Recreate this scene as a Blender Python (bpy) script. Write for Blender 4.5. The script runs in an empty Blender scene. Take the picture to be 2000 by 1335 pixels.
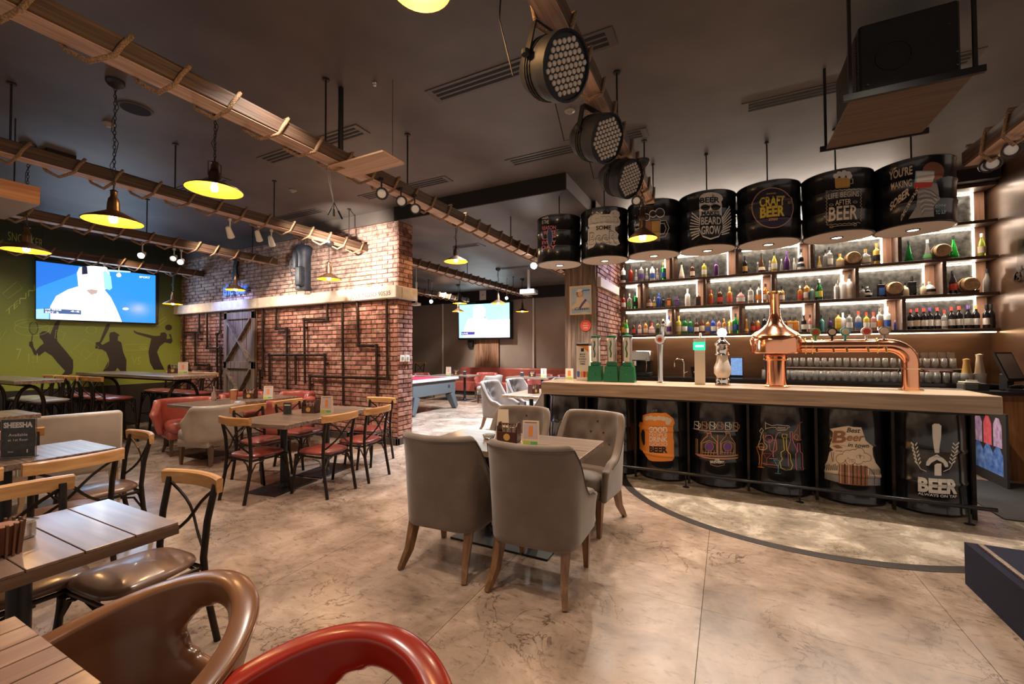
import bpy, bmesh, math, random
from math import sin, cos, pi, radians, sqrt, atan2
from mathutils import Vector, Matrix
random.seed(7)
S = bpy.context.scene
COL = S.collection
# ---------------------------------------------------------------- camera, world, exposure
F = 830.0
yaw, pit, roll = radians(26.84), radians(1.17), radians(-0.22)
CAM = Vector((0, 0, 1.5))
FW = Vector((-sin(yaw) * cos(pit), cos(yaw) * cos(pit), sin(pit)))
_r = Vector((cos(yaw), sin(yaw), 0)); _u = _r.cross(FW)
RT = _r * cos(roll) + _u * sin(roll); UP = -_r * sin(roll) + _u * cos(roll)
cd = bpy.data.cameras.new('camera'); cam = bpy.data.objects.new('camera', cd); COL.objects.link(cam)
cd.sensor_width = 36; cd.lens = 36 * F / 2000; cd.clip_start = 0.05; cd.clip_end = 60
cam.matrix_world = Matrix(((RT.x, UP.x, -FW.x, 0), (RT.y, UP.y, -FW.y, 0), (RT.z, UP.z, -FW.z, 1.5), (0, 0, 0, 1)))
S.camera = cam
W = bpy.data.worlds.new('world'); S.world = W; W.use_nodes = True
bg = W.node_tree.nodes['Background']; bg.inputs[0].default_value = (1.0, 0.80, 0.66, 1); bg.inputs[1].default_value = 0.50
S.view_settings.view_transform = 'Standard'; S.view_settings.look = 'None'
S.view_settings.gamma = 1; S.view_settings.use_curve_mapping = False
S.view_settings.exposure = 0.22
S.cycles.max_bounces = 7; S.cycles.diffuse_bounces = 3; S.cycles.glossy_bounces = 3
S.cycles.transmission_bounces = 5; S.cycles.sample_clamp_indirect = 4; S.cycles.caustics_reflective = False
S.cycles.caustics_refractive = False

def ray(x, y): return FW + RT * ((x - 1000) / F) - UP * ((y - 667.5) / F)
def at(x, y, X=None, Y=None, Z=None):      # where the sight line of a photo point meets a real plane
    d = ray(x, y)
    i, v = (0, X) if X is not None else ((1, Y) if Y is not None else (2, Z))
    return CAM + d * ((v - CAM[i]) / d[i])
# ---------------------------------------------------------------- lamps
def lamp(name, kind, loc, power, color, to=None, size=0.05, angle=80, blend=0.6, sy=None):
    l = bpy.data.lights.new(name, kind); l.energy = power; l.color = color
    if kind == 'SPOT': l.spot_size = radians(angle); l.spot_blend = blend; l.shadow_soft_size = size
    elif kind == 'AREA':
        l.size = size
        if sy: l.shape = 'RECTANGLE'; l.size_y = sy
    else: l.shadow_soft_size = size
    o = bpy.data.objects.new(name, l); o.location = loc; COL.objects.link(o)
    if to is not None: o.rotation_euler = (Vector(to) - Vector(loc)).to_track_quat('-Z', 'Y').to_euler()
    return o
WARM = (1.0, 0.72, 0.48); SOFT = (1.0, 0.84, 0.70); COOL = (0.80, 0.88, 1.0); AMB = (1.0, 0.58, 0.25)
# spots added under the ceiling to brighten the floor, no fittings there
LIGHTS = [
 ((-2.6, 1.9, 3.72), 170, SOFT, (-2.3, 2.0, 0), 95), ((-1.7, 3.4, 3.72), 140, WARM, (-1.2, 3.1, 0), 85),
 ((-4.6, 3.0, 3.72), 180, SOFT, (-4.4, 2.6, 0), 95), ((0.3, 2.0, 3.72), 55, WARM, (0.2, 2.2, 0), 95),
 ((-2.0, 0.6, 3.72), 120, SOFT, (-2.1, 0.7, 0), 90), ((-3.3, 4.4, 3.72), 200, SOFT, (-3.0, 4.6, 0), 80),
 ((0.9, 3.0, 3.72), 70, SOFT, (0.9, 3.2, 0), 80), ((-6.6, 2.6, 3.72), 170, SOFT, (-6.6, 2.7, 0), 90),
 ((-8.8, 3.0, 3.72), 110, SOFT, (-8.8, 3.2, 0), 90), ((2.3, 4.6, 3.72), 40, SOFT, (2.5, 4.9, 0), 80),
 ((-4.15, 6.9, 3.5), 1300, COOL, (-4.7, 7.0, 0), 105), ((-4.3, 9.3, 3.5), 1300, COOL, (-5.4, 9.3, 0), 110),
 ((-3.7, 6.0, 3.5), 600, COOL, (-3.5, 6.1, 0), 90), ((-7.6, 10.6, 3.5), 500, SOFT, (-7.6, 11.5, 0.2), 110),
]
for p, e, c, t, a in LIGHTS: lamp('added_floor_spot', 'SPOT', p, e, c, t, 0.07, a, 0.7)
lamp('blue_sign_glow', 'SPOT', (-1.15, 7.1, 3.3), 45, (.25, .4, 1), (-1.77, 6.9, 2.9), .05, 100, .8)
# beam spotlights washing the brick wall, the lintel and the mural
for p, e, c, t, a in [((-4.75, 3.85, 2.95), 420, SOFT, (-5.6, 5.25, 3.1), 80), ((-7.2, 4.0, 3.05), 130, SOFT, (-6.8, 5.25, 2.5), 80),
                      ((-8.9, 4.2, 3.0), 150, (0.35, 0.45, 1.0), (-9.0, 5.2, 2.3), 70), ((-7.3, 3.6, 3.7), 210, SOFT, (-7.6, 5.25, 1.0), 80),
                      ((-4.85, 3.45, 3.7), 300, SOFT, (-5.3, 5.25, 1.2), 75), ((-10.0, 3.7, 3.5), 90, WARM, (-10.2, 5.25, 1.0), 70),
                      ((-9.6, 3.9, 3.3), 60, (1, .9, .7), (-11.1, 3.9, 0.8), 90), ((-9.6, 2.2, 3.3), 50, (1, .9, .7), (-11.1, 2.2, 0.9), 95)]:
    lamp('beam_spot_light', 'SPOT', p, e, c, t, 0.05, a, 0.8)
# ---------------------------------------------------------------- materials
MATS = {}
def nodes(name):
    m = bpy.data.materials.new(name); m.use_nodes = True
    nt = m.node_tree; b = nt.nodes['Principled BSDF']; MATS[name] = m
    return m, nt, b
def mat(name, c, rough=0.5, metal=0.0, var=0.0, scale=8.0, bump=0.0, emit=0.0, ec=None, trans=0.0, coat=0.0, c2=None, stretch=None, detail=5, ramp=(0.35, 0.7), sheen=0.0):
    if name in MATS: return MATS[name]
    m, nt, b = nodes(name)
    c = tuple(c) + (1,)
    b.inputs['Base Color'].default_value = c; b.inputs['Roughness'].default_value = rough; b.inputs['Metallic'].default_value = metal
    if trans: b.inputs['Transmission Weight'].default_value = trans
    if coat: b.inputs['Coat Weight'].default_value = coat; b.inputs['Coat Roughness'].default_value = 0.12
    if sheen: b.inputs['Sheen Weight'].default_value = sheen
    if emit: b.inputs['Emission Strength'].default_value = emit; b.inputs['Emission Color'].default_value = tuple(ec or c[:3]) + (1,)
    if var or c2 or bump:
        tc = nt.nodes.new('ShaderNodeTexCoord'); mp = nt.nodes.new('ShaderNodeMapping'); no = nt.nodes.new('ShaderNodeTexNoise')
        nt.links.new(tc.outputs['Object'], mp.inputs[0]); nt.links.new(mp.outputs[0], no.inputs['Vector'])
        if stretch: mp.inputs['Scale'].default_value = stretch
        no.inputs['Scale'].default_value = scale; no.inputs['Detail'].default_value = detail
        if var or c2:
            r = nt.nodes.new('ShaderNodeValToRGB'); r.color_ramp.elements[0].position = ramp[0]; r.color_ramp.elements[1].position = ramp[1]
            k = max(0, 1 - var)
            r.color_ramp.elements[0].color = tuple(v * k for v in c[:3]) + (1,)
            r.color_ramp.elements[1].color = (tuple(c2) + (1,)) if c2 else tuple(min(1, v * (1 + var)) for v in c[:3]) + (1,)
            nt.links.new(no.outputs['Fac'], r.inputs[0]); nt.links.new(r.outputs[0], b.inputs['Base Color'])
        if bump:
            bp = nt.nodes.new('ShaderNodeBump'); bp.inputs['Strength'].default_value = bump; bp.inputs['Distance'].default_value = 0.01
            nt.links.new(no.outputs['Fac'], bp.inputs['Height']); nt.links.new(bp.outputs[0], b.inputs['Normal'])
    return m
def wood(name, c1, c2, axis='Y', rough=0.5, fine=60, coat=0.0, bump=0.15, long=3.0):
    st = {'X': (long, fine, fine), 'Y': (fine, long, fine), 'Z': (fine, fine, long)}[axis]
    m, nt, b = nodes(name)
    N = nt.nodes.new; L = nt.links.new
    tc = N('ShaderNodeTexCoord'); mp = N('ShaderNodeMapping'); mp.inputs['Scale'].default_value = [v / 10 for v in st]
    oi = N('ShaderNodeObjectInfo'); sc = N('ShaderNodeVectorMath'); sc.operation = 'SCALE'; sc.inputs[0].default_value = (7, 9, 5); L(oi.outputs['Random'], sc.inputs['Scale'])
    ad = N('ShaderNodeVectorMath'); L(tc.outputs['Object'], ad.inputs[0]); L(sc.outputs[0], ad.inputs[1]); L(ad.outputs[0], mp.inputs[0])
    n1 = N('ShaderNodeTexNoise'); n1.inputs['Scale'].default_value = 5; n1.inputs['Detail'].default_value = 7; n1.inputs['Distortion'].default_value = 0.6
    L(mp.outputs[0], n1.inputs['Vector'])
    r = N('ShaderNodeValToRGB'); r.color_ramp.elements[0].position = 0.32; r.color_ramp.elements[1].position = 0.68
    r.color_ramp.elements[0].color = tuple(c1) + (1,); r.color_ramp.elements[1].color = tuple(c2) + (1,)
    L(n1.outputs['Fac'], r.inputs[0]); L(r.outputs[0], b.inputs['Base Color'])
    bp = N('ShaderNodeBump'); bp.inputs['Strength'].default_value = bump; bp.inputs['Distance'].default_value = 0.004
    L(n1.outputs['Fac'], bp.inputs['Height']); L(bp.outputs[0], b.inputs['Normal'])
    b.inputs['Roughness'].default_value = rough
    if coat: b.inputs['Coat Weight'].default_value = coat; b.inputs['Coat Roughness'].default_value = 0.15
    return m
# ---------------------------------------------------------------- mesh builder
class MB:
    def __init__(s): s.v = []; s.f = []; s.M = Matrix.Identity(4)
    def add(s, vs, fs):
        n = len(s.v); M = s.M
        s.v += [tuple(M @ Vector(p)) for p in vs]; s.f += [tuple(i + n for i in f) for f in fs]; return s
    def box(s, x0, x1, y0, y1, z0, z1, b=0.0, seg=1):
        if b > 0:
            bm = bmesh.new(); bmesh.ops.create_cube(bm, size=1)
            for v in bm.verts: v.co = Vector(((x0 + x1) / 2 + v.co.x * (x1 - x0), (y0 + y1) / 2 + v.co.y * (y1 - y0), (z0 + z1) / 2 + v.co.z * (z1 - z0)))
            bmesh.ops.bevel(bm, geom=bm.edges[:], offset=b, segments=seg, affect='EDGES', profile=0.5)
            bm.verts.index_update(); s.add([tuple(v.co) for v in bm.verts], [tuple(v.index for v in f.verts) for f in bm.faces]); bm.free(); return s
        return s.add([(x0, y0, z0), (x1, y0, z0), (x1, y1, z0), (x0, y1, z0), (x0, y0, z1), (x1, y0, z1), (x1, y1, z1), (x0, y1, z1)],
                     [(3, 2, 1, 0), (4, 5, 6, 7), (0, 1, 5, 4), (1, 2, 6, 5), (2, 3, 7, 6), (3, 0, 4, 7)])
    def tube(s, pts, r, n=8, closed=False, flat=1.0, up=None):
        P = [Vector(p) for p in pts]; R = r if isinstance(r, (list, tuple)) else [r] * len(P)
        vs = []; fs = []; m = len(P); prev = None
        for i, p in enumerate(P):
            if closed: t = P[(i + 1) % m] - P[i - 1]
            else: t = P[min(i + 1, m - 1)] - P[max(i - 1, 0)]
            t.normalize()
            if prev is None:
                a = Vector(up) if up else (Vector((0, 0, 1)) if abs(t.z) < 0.9 else Vector((0, 1, 0)))
                a = (a - t * a.dot(t)).normalized()
            else: a = (prev - t * prev.dot(t)); a = a.normalized() if a.length > 1e-6 else prev
            prev = a; b = t.cross(a)
            off = pi / n if n == 4 else 0
            for k in range(n):
                q = 2 * pi * k / n + off; vs.append(tuple(p + (a * cos(q) + b * sin(q) * flat) * R[i]))
        lim = m if closed else m - 1
        for i in range(lim):
            for k in range(n):
                a0 = i * n + k; a1 = i * n + (k + 1) % n; b0 = ((i + 1) % m) * n + k; b1 = ((i + 1) % m) * n + (k + 1) % n
                fs.append((a0, a1, b1, b0))
        if not closed: fs.append(tuple(range(n - 1, -1, -1))); fs.append(tuple((m - 1) * n + k for k in range(n)))
        return s.add(vs, fs)
    def bar(s, p, q, w, h=None, up=(0, 0, 1)):
        h = h or w; p = Vector(p); q = Vector(q); t = (q - p).normalized(); u = Vector(up)
        if abs(t.dot(u)) > 0.98: u = Vector((0, 1, 0))
        a = t.cross(u).normalized() * (w / 2); b = a.cross(t).normalized() * (h / 2)
        vs = [p - a - b, p + a - b, p + a + b, p - a + b, q - a - b, q + a - b, q + a + b, q - a + b]
        return s.add([tuple(v) for v in vs], [(0, 3, 2, 1), (4, 5, 6, 7), (0, 1, 5, 4), (1, 2, 6, 5), (2, 3, 7, 6), (3, 0, 4, 7)][::1])
    def lathe(s, prof, n=16, c=(0, 0, 0), cap=True):
        vs = []; fs = []; m = len(prof)
        for r, z in prof:
            for k in range(n): q = 2 * pi * k / n; vs.append((c[0] + r * cos(q), c[1] + r * sin(q), c[2] + z))
        for i in range(m - 1):
            for k in range(n): fs.append((i * n + k, i * n + (k + 1) % n, (i + 1) * n + (k + 1) % n, (i + 1) * n + k))
        if cap:
            if prof[0][0] > 1e-4: fs.append(tuple(range(n - 1, -1, -1)))
            if prof[-1][0] > 1e-4: fs.append(tuple((m - 1) * n + k for k in range(n)))
        return s.add(vs, fs)
    def prism(s, poly, z0, z1):
        n = len(poly)
        return s.add([(x, y, z0) for x, y in poly] + [(x, y, z1) for x, y in poly],
                     [tuple(range(n - 1, -1, -1)), tuple(range(n, 2 * n))] + [(i, (i + 1) % n, n + (i + 1) % n, n + i) for i in range(n)])
    def mesh(s, name):
        me = bpy.data.meshes.new(name); me.from_pydata(s.v, [], s.f); me.validate(); me.update(); return me
def link(name, me, m=None, parent=None, smooth=False, angle=None):
    o = bpy.data.objects.new(name, me)
    if m and not me.materials: me.materials.append(m)
    if smooth:
        me.polygons.foreach_set('use_smooth', [True] * len(me.polygons))
        if angle: 
            try: me.set_sharp_from_angle(angle=radians(angle))
            except Exception: pass
    COL.objects.link(o)
    if parent: o.parent = parent
    return o
def B(name, mb, m, parent=None, smooth=False, angle=40): return link(name, mb.mesh(name), m, parent, smooth, angle)
def tag(o, label=None, cat=None, group=None, kind=None):
    if label: o['label'] = label
    if cat: o['category'] = cat
    if group: o['group'] = group
    if kind: o['kind'] = kind
    return o
def E(name, loc=(0, 0, 0), rz=0, label=None, cat=None, group=None):
    o = bpy.data.objects.new(name, None); COL.objects.link(o); o.location = loc; o.rotation_euler = (0, 0, rz); o.empty_display_size = 0.1
    return tag(o, label, cat, group)
def dup(o, parent=None):
    c = o.copy(); COL.objects.link(c); c.parent = parent
    for ch in o.children: dup(ch, c)
    return c
def place(proto, x, y, rz, label, z=0, group=None):
    o = proto if not proto.get('_used') else dup(proto)
    proto['_used'] = 1
    o.location = (x, y, z); o.rotation_euler = (0, 0, rz); o['label'] = label
    if group: o['group'] = group
    return o
PLACED = []
# colours
M = {}
M['black'] = mat('black_metal', (0.008, 0.008, 0.010), 0.45, 0.0)
M['blackm'] = mat('black_matte', (0.015, 0.014, 0.014), 0.7)
M['bronze'] = mat('dark_bronze_frame', (0.022, 0.014, 0.010), 0.35, 0.5, var=0.3, scale=20)
M['steel'] = mat('brushed_steel', (0.55, 0.54, 0.52), 0.25, 1.0)
M['chrome'] = mat('chrome', (0.85, 0.83, 0.80), 0.08, 1.0)
M['white'] = mat('white_plastic', (0.75, 0.72, 0.68), 0.4)
M['cream'] = mat('cream_paper', (0.80, 0.74, 0.64), 0.6)
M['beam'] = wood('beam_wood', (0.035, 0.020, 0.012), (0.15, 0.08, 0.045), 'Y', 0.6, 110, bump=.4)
M['beam_lit'] = wood('beam_lit_underside', (0.42, 0.26, 0.18), (0.80, 0.56, 0.42), 'Y', 0.6, 60)  # paler copy of the beam wood, lamplight from below painted in
M['rope'] = mat('sisal_rope', (0.34, 0.21, 0.12), 0.85, var=0.5, scale=120, bump=0.8)
M['rail'] = wood('ash_rail', (0.50, 0.24, 0.08), (0.72, 0.40, 0.16), 'X', 0.4, 60, coat=0.3)
M['legwood'] = wood('walnut_leg', (0.10, 0.045, 0.018), (0.26, 0.13, 0.055), 'Z', 0.4, 60, coat=0.3)
M['legoak'] = wood('dark_oak_leg', (0.06, 0.035, 0.022), (0.16, 0.10, 0.06), 'Z', 0.45, 60)
M['copper'] = mat('polished_copper', (0.95, 0.46, 0.27), 0.13, 1.0)
M['brass'] = mat('polished_brass', (0.95, 0.68, 0.30), 0.15, 1.0)
M['red'] = mat('red_print', (0.62, 0.04, 0.03), 0.5)
# ================================================================= STRUCTURE
# ---- floor: marble slabs
def marble(name, base, dark, light, scale=1.6, rough=0.16):
    m, nt, b = nodes(name); N = nt.nodes.new; L = nt.links.new
    g = N('ShaderNodeNewGeometry'); oi = N('ShaderNodeObjectInfo')
    n1 = N('ShaderNodeTexNoise'); n1.inputs['Scale'].default_value = scale; n1.inputs['Detail'].default_value = 9; n1.inputs['Roughness'].default_value = 0.65; n1.inputs['Distortion'].default_value = 0.5
    L(g.outputs['Position'], n1.inputs['Vector'])
    r1 = N('ShaderNodeValToRGB'); e = r1.color_ramp.elements; e[0].position = 0.30; e[0].color = dark + (1,); e[1].position = 0.68; e[1].color = light + (1,)
    em = r1.color_ramp.elements.new(0.5); em.color = base + (1,)
    L(n1.outputs['Fac'], r1.inputs[0])
    # thin dark veins
    n2 = N('ShaderNodeTexNoise'); n2.inputs['Scale'].default_value = scale * 1.3; n2.inputs['Detail'].default_value = 10; n2.inputs['Roughness'].default_value = 0.6; n2.inputs['Distortion'].default_value = 0.8
    L(g.outputs['Position'], n2.inputs['Vector'])
    sb = N('ShaderNodeMath'); sb.operation = 'SUBTRACT'; sb.inputs[1].default_value = 0.5; L(n2.outputs['Fac'], sb.inputs[0])
    ab = N('ShaderNodeMath'); ab.operation = 'ABSOLUTE'; L(sb.outputs[0], ab.inputs[0])
    r2 = N('ShaderNodeValToRGB'); e = r2.color_ramp.elements; e[0].position = 0.0; e[0].color = (0.22, 0.16, 0.13, 1); e[1].position = 0.010; e[1].color = (1, 1, 1, 1)
    L(ab.outputs[0], r2.inputs[0])
    n3 = N('ShaderNodeTexNoise'); n3.inputs['Scale'].default_value = 1.1; L(g.outputs['Position'], n3.inputs['Vector'])
    r3 = N('ShaderNodeValToRGB'); r3.color_ramp.elements[0].position = 0.45; r3.color_ramp.elements[1].position = 0.6; L(n3.outputs['Fac'], r3.inputs[0])
    # small pits
    n4 = N('ShaderNodeTexNoise'); n4.inputs['Scale'].default_value = 11; n4.inputs['Detail'].default_value = 7; n4.inputs['Roughness'].default_value = 0.7
    mpp = N('ShaderNodeMapping'); mpp.inputs['Rotation'].default_value = (0, 0, 0.6); mpp.inputs['Scale'].default_value = (1.0, 2.6, 1.0); L(g.outputs['Position'], mpp.inputs[0]); L(mpp.outputs[0], n4.inputs['Vector'])
    r4 = N('ShaderNodeValToRGB'); e = r4.color_ramp.elements; e[0].position = 0.28; e[0].color = (0.28, 0.22, 0.18, 1); e[1].position = 0.46; e[1].color = (1, 1, 1, 1); L(n4.outputs['Fac'], r4.inputs[0])
    mx = N('ShaderNodeMixRGB'); mx.blend_type = 'MULTIPLY'; L(r3.outputs[0], mx.inputs[0]); L(r1.outputs[0], mx.inputs[1]); L(r2.outputs[0], mx.inputs[2])
    m2 = N('ShaderNodeMixRGB'); m2.blend_type = 'MULTIPLY'; m2.inputs[0].default_value = 0.8; L(mx.outputs[0], m2.inputs[1]); L(r4.outputs[0], m2.inputs[2])
    # slab to slab tone
    mr = N('ShaderNodeMapRange'); mr.inputs['To Min'].default_value = 0.88; mr.inputs['To Max'].default_value = 1.08; L(oi.outputs['Random'], mr.inputs[0])
    m3 = N('ShaderNodeMixRGB'); m3.blend_type = 'MULTIPLY'; m3.inputs[0].default_value = 1; L(m2.outputs[0], m3.inputs[1]); L(mr.outputs[0], m3.inputs[2])
    L(m3.outputs[0], b.inputs['Base Color'])
    rr = N('ShaderNodeMapRange'); rr.inputs['To Min'].default_value = rough - 0.06; rr.inputs['To Max'].default_value = rough + 0.14; L(n1.outputs['Fac'], rr.inputs[0]); L(rr.outputs[0], b.inputs['Roughness'])
    return m
M['marble'] = marble('cream_marble', (0.315, 0.232, 0.175), (0.15, 0.105, 0.078), (0.49, 0.38, 0.30), 2.0, 0.2)
M['inlay'] = marble('veined_inlay_marble', (0.30, 0.25, 0.19), (0.16, 0.13, 0.10), (0.56, 0.49, 0.40), 3.4, 0.22)
M['mosaic'] = mat('dark_mosaic_border', (0.012, 0.009, 0.008), 0.45, c2=(0.055, 0.038, 0.03), scale=90, ramp=(0.45, 0.7))
fl = MB().box(-14, 5, -5, 14, -0.12, -0.012)
floor = B('floor', fl, mat('floor_bed', (0.10, 0.075, 0.06), 0.8)); tag(floor, kind='structure')
T = 1.25
sl = MB().box(-T / 2 + .0015, T / 2 - .0015, -T + .0007, T - .0007, -0.012, 0.0).mesh('slab'); sl.materials.append(M['marble'])
for i in range(-11, 4):
    for j in range(-2, 6):
        x = -0.15 + (i + 0.5) * T; y = 0.22 + (j + 0.5) * 2 * T
        o = link('slab', sl, None, floor); o.location = (x, y, 0)
# curved inlay in front of the bar: circle through the measured border
AC, AR = Vector((0.62, 5.62)), 1.86
def arcpts(r, n=48, a0=180 + 9, a1=360 - 9): return [(AC.x + r * cos(radians(a0 + (a1 - a0) * k / n)), AC.y + r * sin(radians(a0 + (a1 - a0) * k / n))) for k in range(n + 1)]
mb = MB(); P = arcpts(AR - 0.09); mb.prism(P, 0.0005, 0.002); o = B('inlay_stone', mb, M['inlay'], floor)
mb = MB(); A1, A2 = arcpts(AR), arcpts(AR - 0.09)
for k in range(48):
    mb.prism([A2[k], A2[k + 1], A1[k + 1], A1[k]][::-1], 0.0005, 0.0025)
o = B('inlay_border', mb, M['mosaic'], floor)
# ---- ceiling
M['ceil'] = mat('dark_ceiling_paint', (0.115, 0.098, 0.09), 0.55, var=0.25, scale=1.2)
M['ceilb'] = mat('dark_soffit_paint', (0.016, 0.014, 0.015), 0.9)
c = MB(); c.box(-12, 5, -5, 5.2, 3.8, 3.95); c.box(-1.83, 5, 5.2, 8.4, 3.8, 3.95)
ceiling = B('ceiling', c, M['ceil']); tag(ceiling, kind='structure')
c = MB(); c.box(-12, -1.83, 5.2, 13.4, 3.6, 3.95)
o = B('ceiling', c, M['ceil']); tag(o, kind='structure')
c = MB(); c.box(-4.72, -1.83, 5.17, 5.2, 3.58, 3.8)
o = B('trim_1', c, M['ceilb']); tag(o, kind='structure')
c = MB(); c.box(-12, -1.8, 12.75, 13.0, 3.25, 3.6)
o = B('trim_2', c, M['ceilb']); tag(o, kind='structure')
# ---- back room wall
M['gwall'] = mat('warm_grey_wall_paint', (0.32, 0.27, 0.24), 0.6, var=0.1, scale=1.5)
wb = B('wall_back', MB().box(-12, -1.8, 13.0, 13.2, 0, 3.6), M['gwall']); tag(wb, kind='structure')
bs = B('baseboard_back', MB().box(-12, -1.8, 12.97, 13.0, 0, 0.1), M['legoak']); tag(bs, kind='structure')
wl = B('wall_far_left', MB().box(-12.2, -12, 5.5, 13.2, 0, 3.6), M['gwall']); tag(wl, kind='structure')
# divider wall between bar and back room, carrying the column
M['brickmortar'] = mat('mortar', (0.22, 0.165, 0.14), 0.9, var=0.3, scale=40, bump=0.4)
wd = B('wall_divider', MB().box(-2.24, -1.775, 6.36, 13.0, 0, 3.6), M['brickmortar']); tag(wd, kind='structure')
# ---- bar wall and side wall
def plaster(name, c1, c2, rough=0.28, metal=0.55):
    return mat(name, c1, rough, metal, c2=c2, scale=1.6, stretch=(1, 1, 3.5), bump=0.04, detail=6)
M['bplaster'] = plaster('brown_metallic_plaster', (0.085, 0.045, 0.026), (0.15, 0.083, 0.05), .3, .35)
w = B('wall_bar', MB().box(-1.8, 3.3, 7.92, 8.1, 0, 3.8), M['bplaster']); tag(w, kind='structure')
w = B('wall_right', MB().box(3.12, 3.3, 5.6, 7.92, 0, 3.8), M['bplaster']); tag(w, kind='structure')
# ---- mural wall
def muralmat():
    m, nt, b = nodes('lime_mural_painted_shade'); N = nt.nodes.new; L = nt.links.new
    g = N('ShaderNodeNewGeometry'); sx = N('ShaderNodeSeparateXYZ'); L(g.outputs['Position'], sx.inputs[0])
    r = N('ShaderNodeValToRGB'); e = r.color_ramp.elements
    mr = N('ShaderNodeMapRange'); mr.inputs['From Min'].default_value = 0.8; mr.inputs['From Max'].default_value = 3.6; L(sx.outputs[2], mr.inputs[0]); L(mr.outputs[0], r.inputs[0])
    e[0].color = (0.36, 0.42, 0.07, 1); e[1].color = (0.022, 0.035, 0.015, 1); x = e.new(0.42); x.color = (0.17, 0.22, 0.045, 1)  # darkens with height: the unlit wall top is painted into the lime
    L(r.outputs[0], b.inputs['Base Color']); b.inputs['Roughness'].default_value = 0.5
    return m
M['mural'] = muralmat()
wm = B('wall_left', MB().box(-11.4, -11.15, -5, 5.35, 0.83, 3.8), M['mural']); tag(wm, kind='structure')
o = B('trim_3', MB().box(-11.4, -11.12, -5, 5.25, 0, 0.83), mat('dark_dado', (0.035, 0.03, 0.028), 0.6)); tag(o, kind='structure')
# ---- brick wall
def brickmat(name, c1, c2, c3):
    m, nt, b = nodes(name); N = nt.nodes.new; L = nt.links.new
    g = N('ShaderNodeNewGeometry'); oi = N('ShaderNodeObjectInfo'); ad = N('ShaderNodeMath'); L(g.outputs['Random Per Island'], ad.inputs[0]); L(oi.outputs['Random'], ad.inputs[1])
    fr = N('ShaderNodeMath'); fr.operation = 'FRACT'; L(ad.outputs[0], fr.inputs[0])
    r = N('ShaderNodeValToRGB'); e = r.color_ramp.elements; e[0].color = c1 + (1,); e[1].color = c3 + (1,); e.new(0.5).color = c2 + (1,); L(fr.outputs[0], r.inputs[0])
    n = N('ShaderNodeTexNoise'); n.inputs['Scale'].default_value = 14; n.inputs['Detail'].default_value = 8; L(g.outputs['Position'], n.inputs['Vector'])
    r2 = N('ShaderNodeValToRGB'); e = r2.color_ramp.elements; e[0].position = 0.36; e[0].color = (0.22, 0.18, 0.18, 1); e[1].position = 0.55; e[1].color = (1, 1, 1, 1); L(n.outputs['Fac'], r2.inputs[0])
    mx = N('ShaderNodeMixRGB'); mx.blend_type = 'MULTIPLY'; mx.inputs[0].default_value = 0.75; L(r.outputs[0], mx.inputs[1]); L(r2.outputs[0], mx.inputs[2]); L(mx.outputs[0], b.inputs['Base Color'])
    bp = N('ShaderNodeBump'); bp.inputs['Strength'].default_value = 0.5; bp.inputs['Distance'].default_value = 0.008; L(n.outputs['Fac'], bp.inputs['Height']); L(bp.outputs[0], b.inputs['Normal'])
    b.inputs['Roughness'].default_value = 0.75
    return m
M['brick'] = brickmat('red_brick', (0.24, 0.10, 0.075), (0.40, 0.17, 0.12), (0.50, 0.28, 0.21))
BW = B('wall_brick', MB().box(-11.4, -4.725, 5.27, 5.6, 0, 3.8), M['brickmortar']); tag(BW, kind='structure')
BL, BH = 0.235, 0.075
def brickshape(l, d=0.02, h=0.064): 
    c = 0.004; x = l / 2; z = h / 2
    return [(-x, 0, -z), (x, 0, -z), (x, 0, z), (-x, 0, z), (-x + c, -d, -z + c), (x - c, -d, -z + c), (x - c, -d, z - c), (-x + c, -d, z - c)], \
           [(4, 5, 6, 7), (0, 1, 5, 4), (1, 2, 6, 5), (2, 3, 7, 6), (3, 0, 4, 7)]
bmeshes = []
for d in (0.018, 0.022, 0.027):
    mb = MB(); mb.add(*brickshape(BL - 0.012, d)); me = mb.mesh('brick'); me.materials.append(M['brick']); bmeshes.append(me)
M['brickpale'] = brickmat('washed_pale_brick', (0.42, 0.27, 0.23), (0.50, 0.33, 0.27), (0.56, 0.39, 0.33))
def bricks_on(parent, p0, ux, width, z0, z1, keep, nrm, stuffname='brickwork', bm_=None):
    """courses of bricks: individual objects inside keep(u), the rest joined"""
    mb = MB(); n = 0; rows = int(round((z1 - z0) / BH)); rz = atan2(ux[1], ux[0])
    for r in range(rows):
        z = z0 + (r + 0.5) * (z1 - z0) / rows; off = (r % 2) * BL / 2; u = -off
        while u < width - 0.02:
            a, b_ = max(u, 0), min(u + BL, width); u += BL
            if b_ - a < 0.03: continue
            cx = p0[0] + ux[0] * (a + b_) / 2; cy = p0[1] + ux[1] * (a + b_) / 2
            tilt = random.uniform(-.006, .006)
            if keep(cx, cy, z) and b_ - a > BL - .01 and n < 296:
                o = link('brick', random.choice(bmeshes), None, parent); o.location = (cx, cy, z); o.rotation_euler = (tilt, tilt, rz); n += 1
            elif keep(cx, cy, z) and n < 296:
                q = MB(); q.add(*brickshape(b_ - a - .012, .022)); o = B('brick', q, M['brick'], parent); o.location = (cx, cy, z); o.rotation_euler = (0, 0, rz); n += 1
            else:
                mb.M = Matrix.Translation((cx, cy, z)) @ Matrix.Rotation(rz, 4, 'Z') @ Matrix.Rotation(tilt, 4, 'X')
                mb.add(*brickshape(b_ - a - .012, random.choice((.018, .022, .027))))
    if mb.v: o = B(stuffname, mb, bm_ or M['brick'], parent); tag(o, kind='stuff')
    return n
lowkeep = lambda x, y, z: x > -6.05
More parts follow.
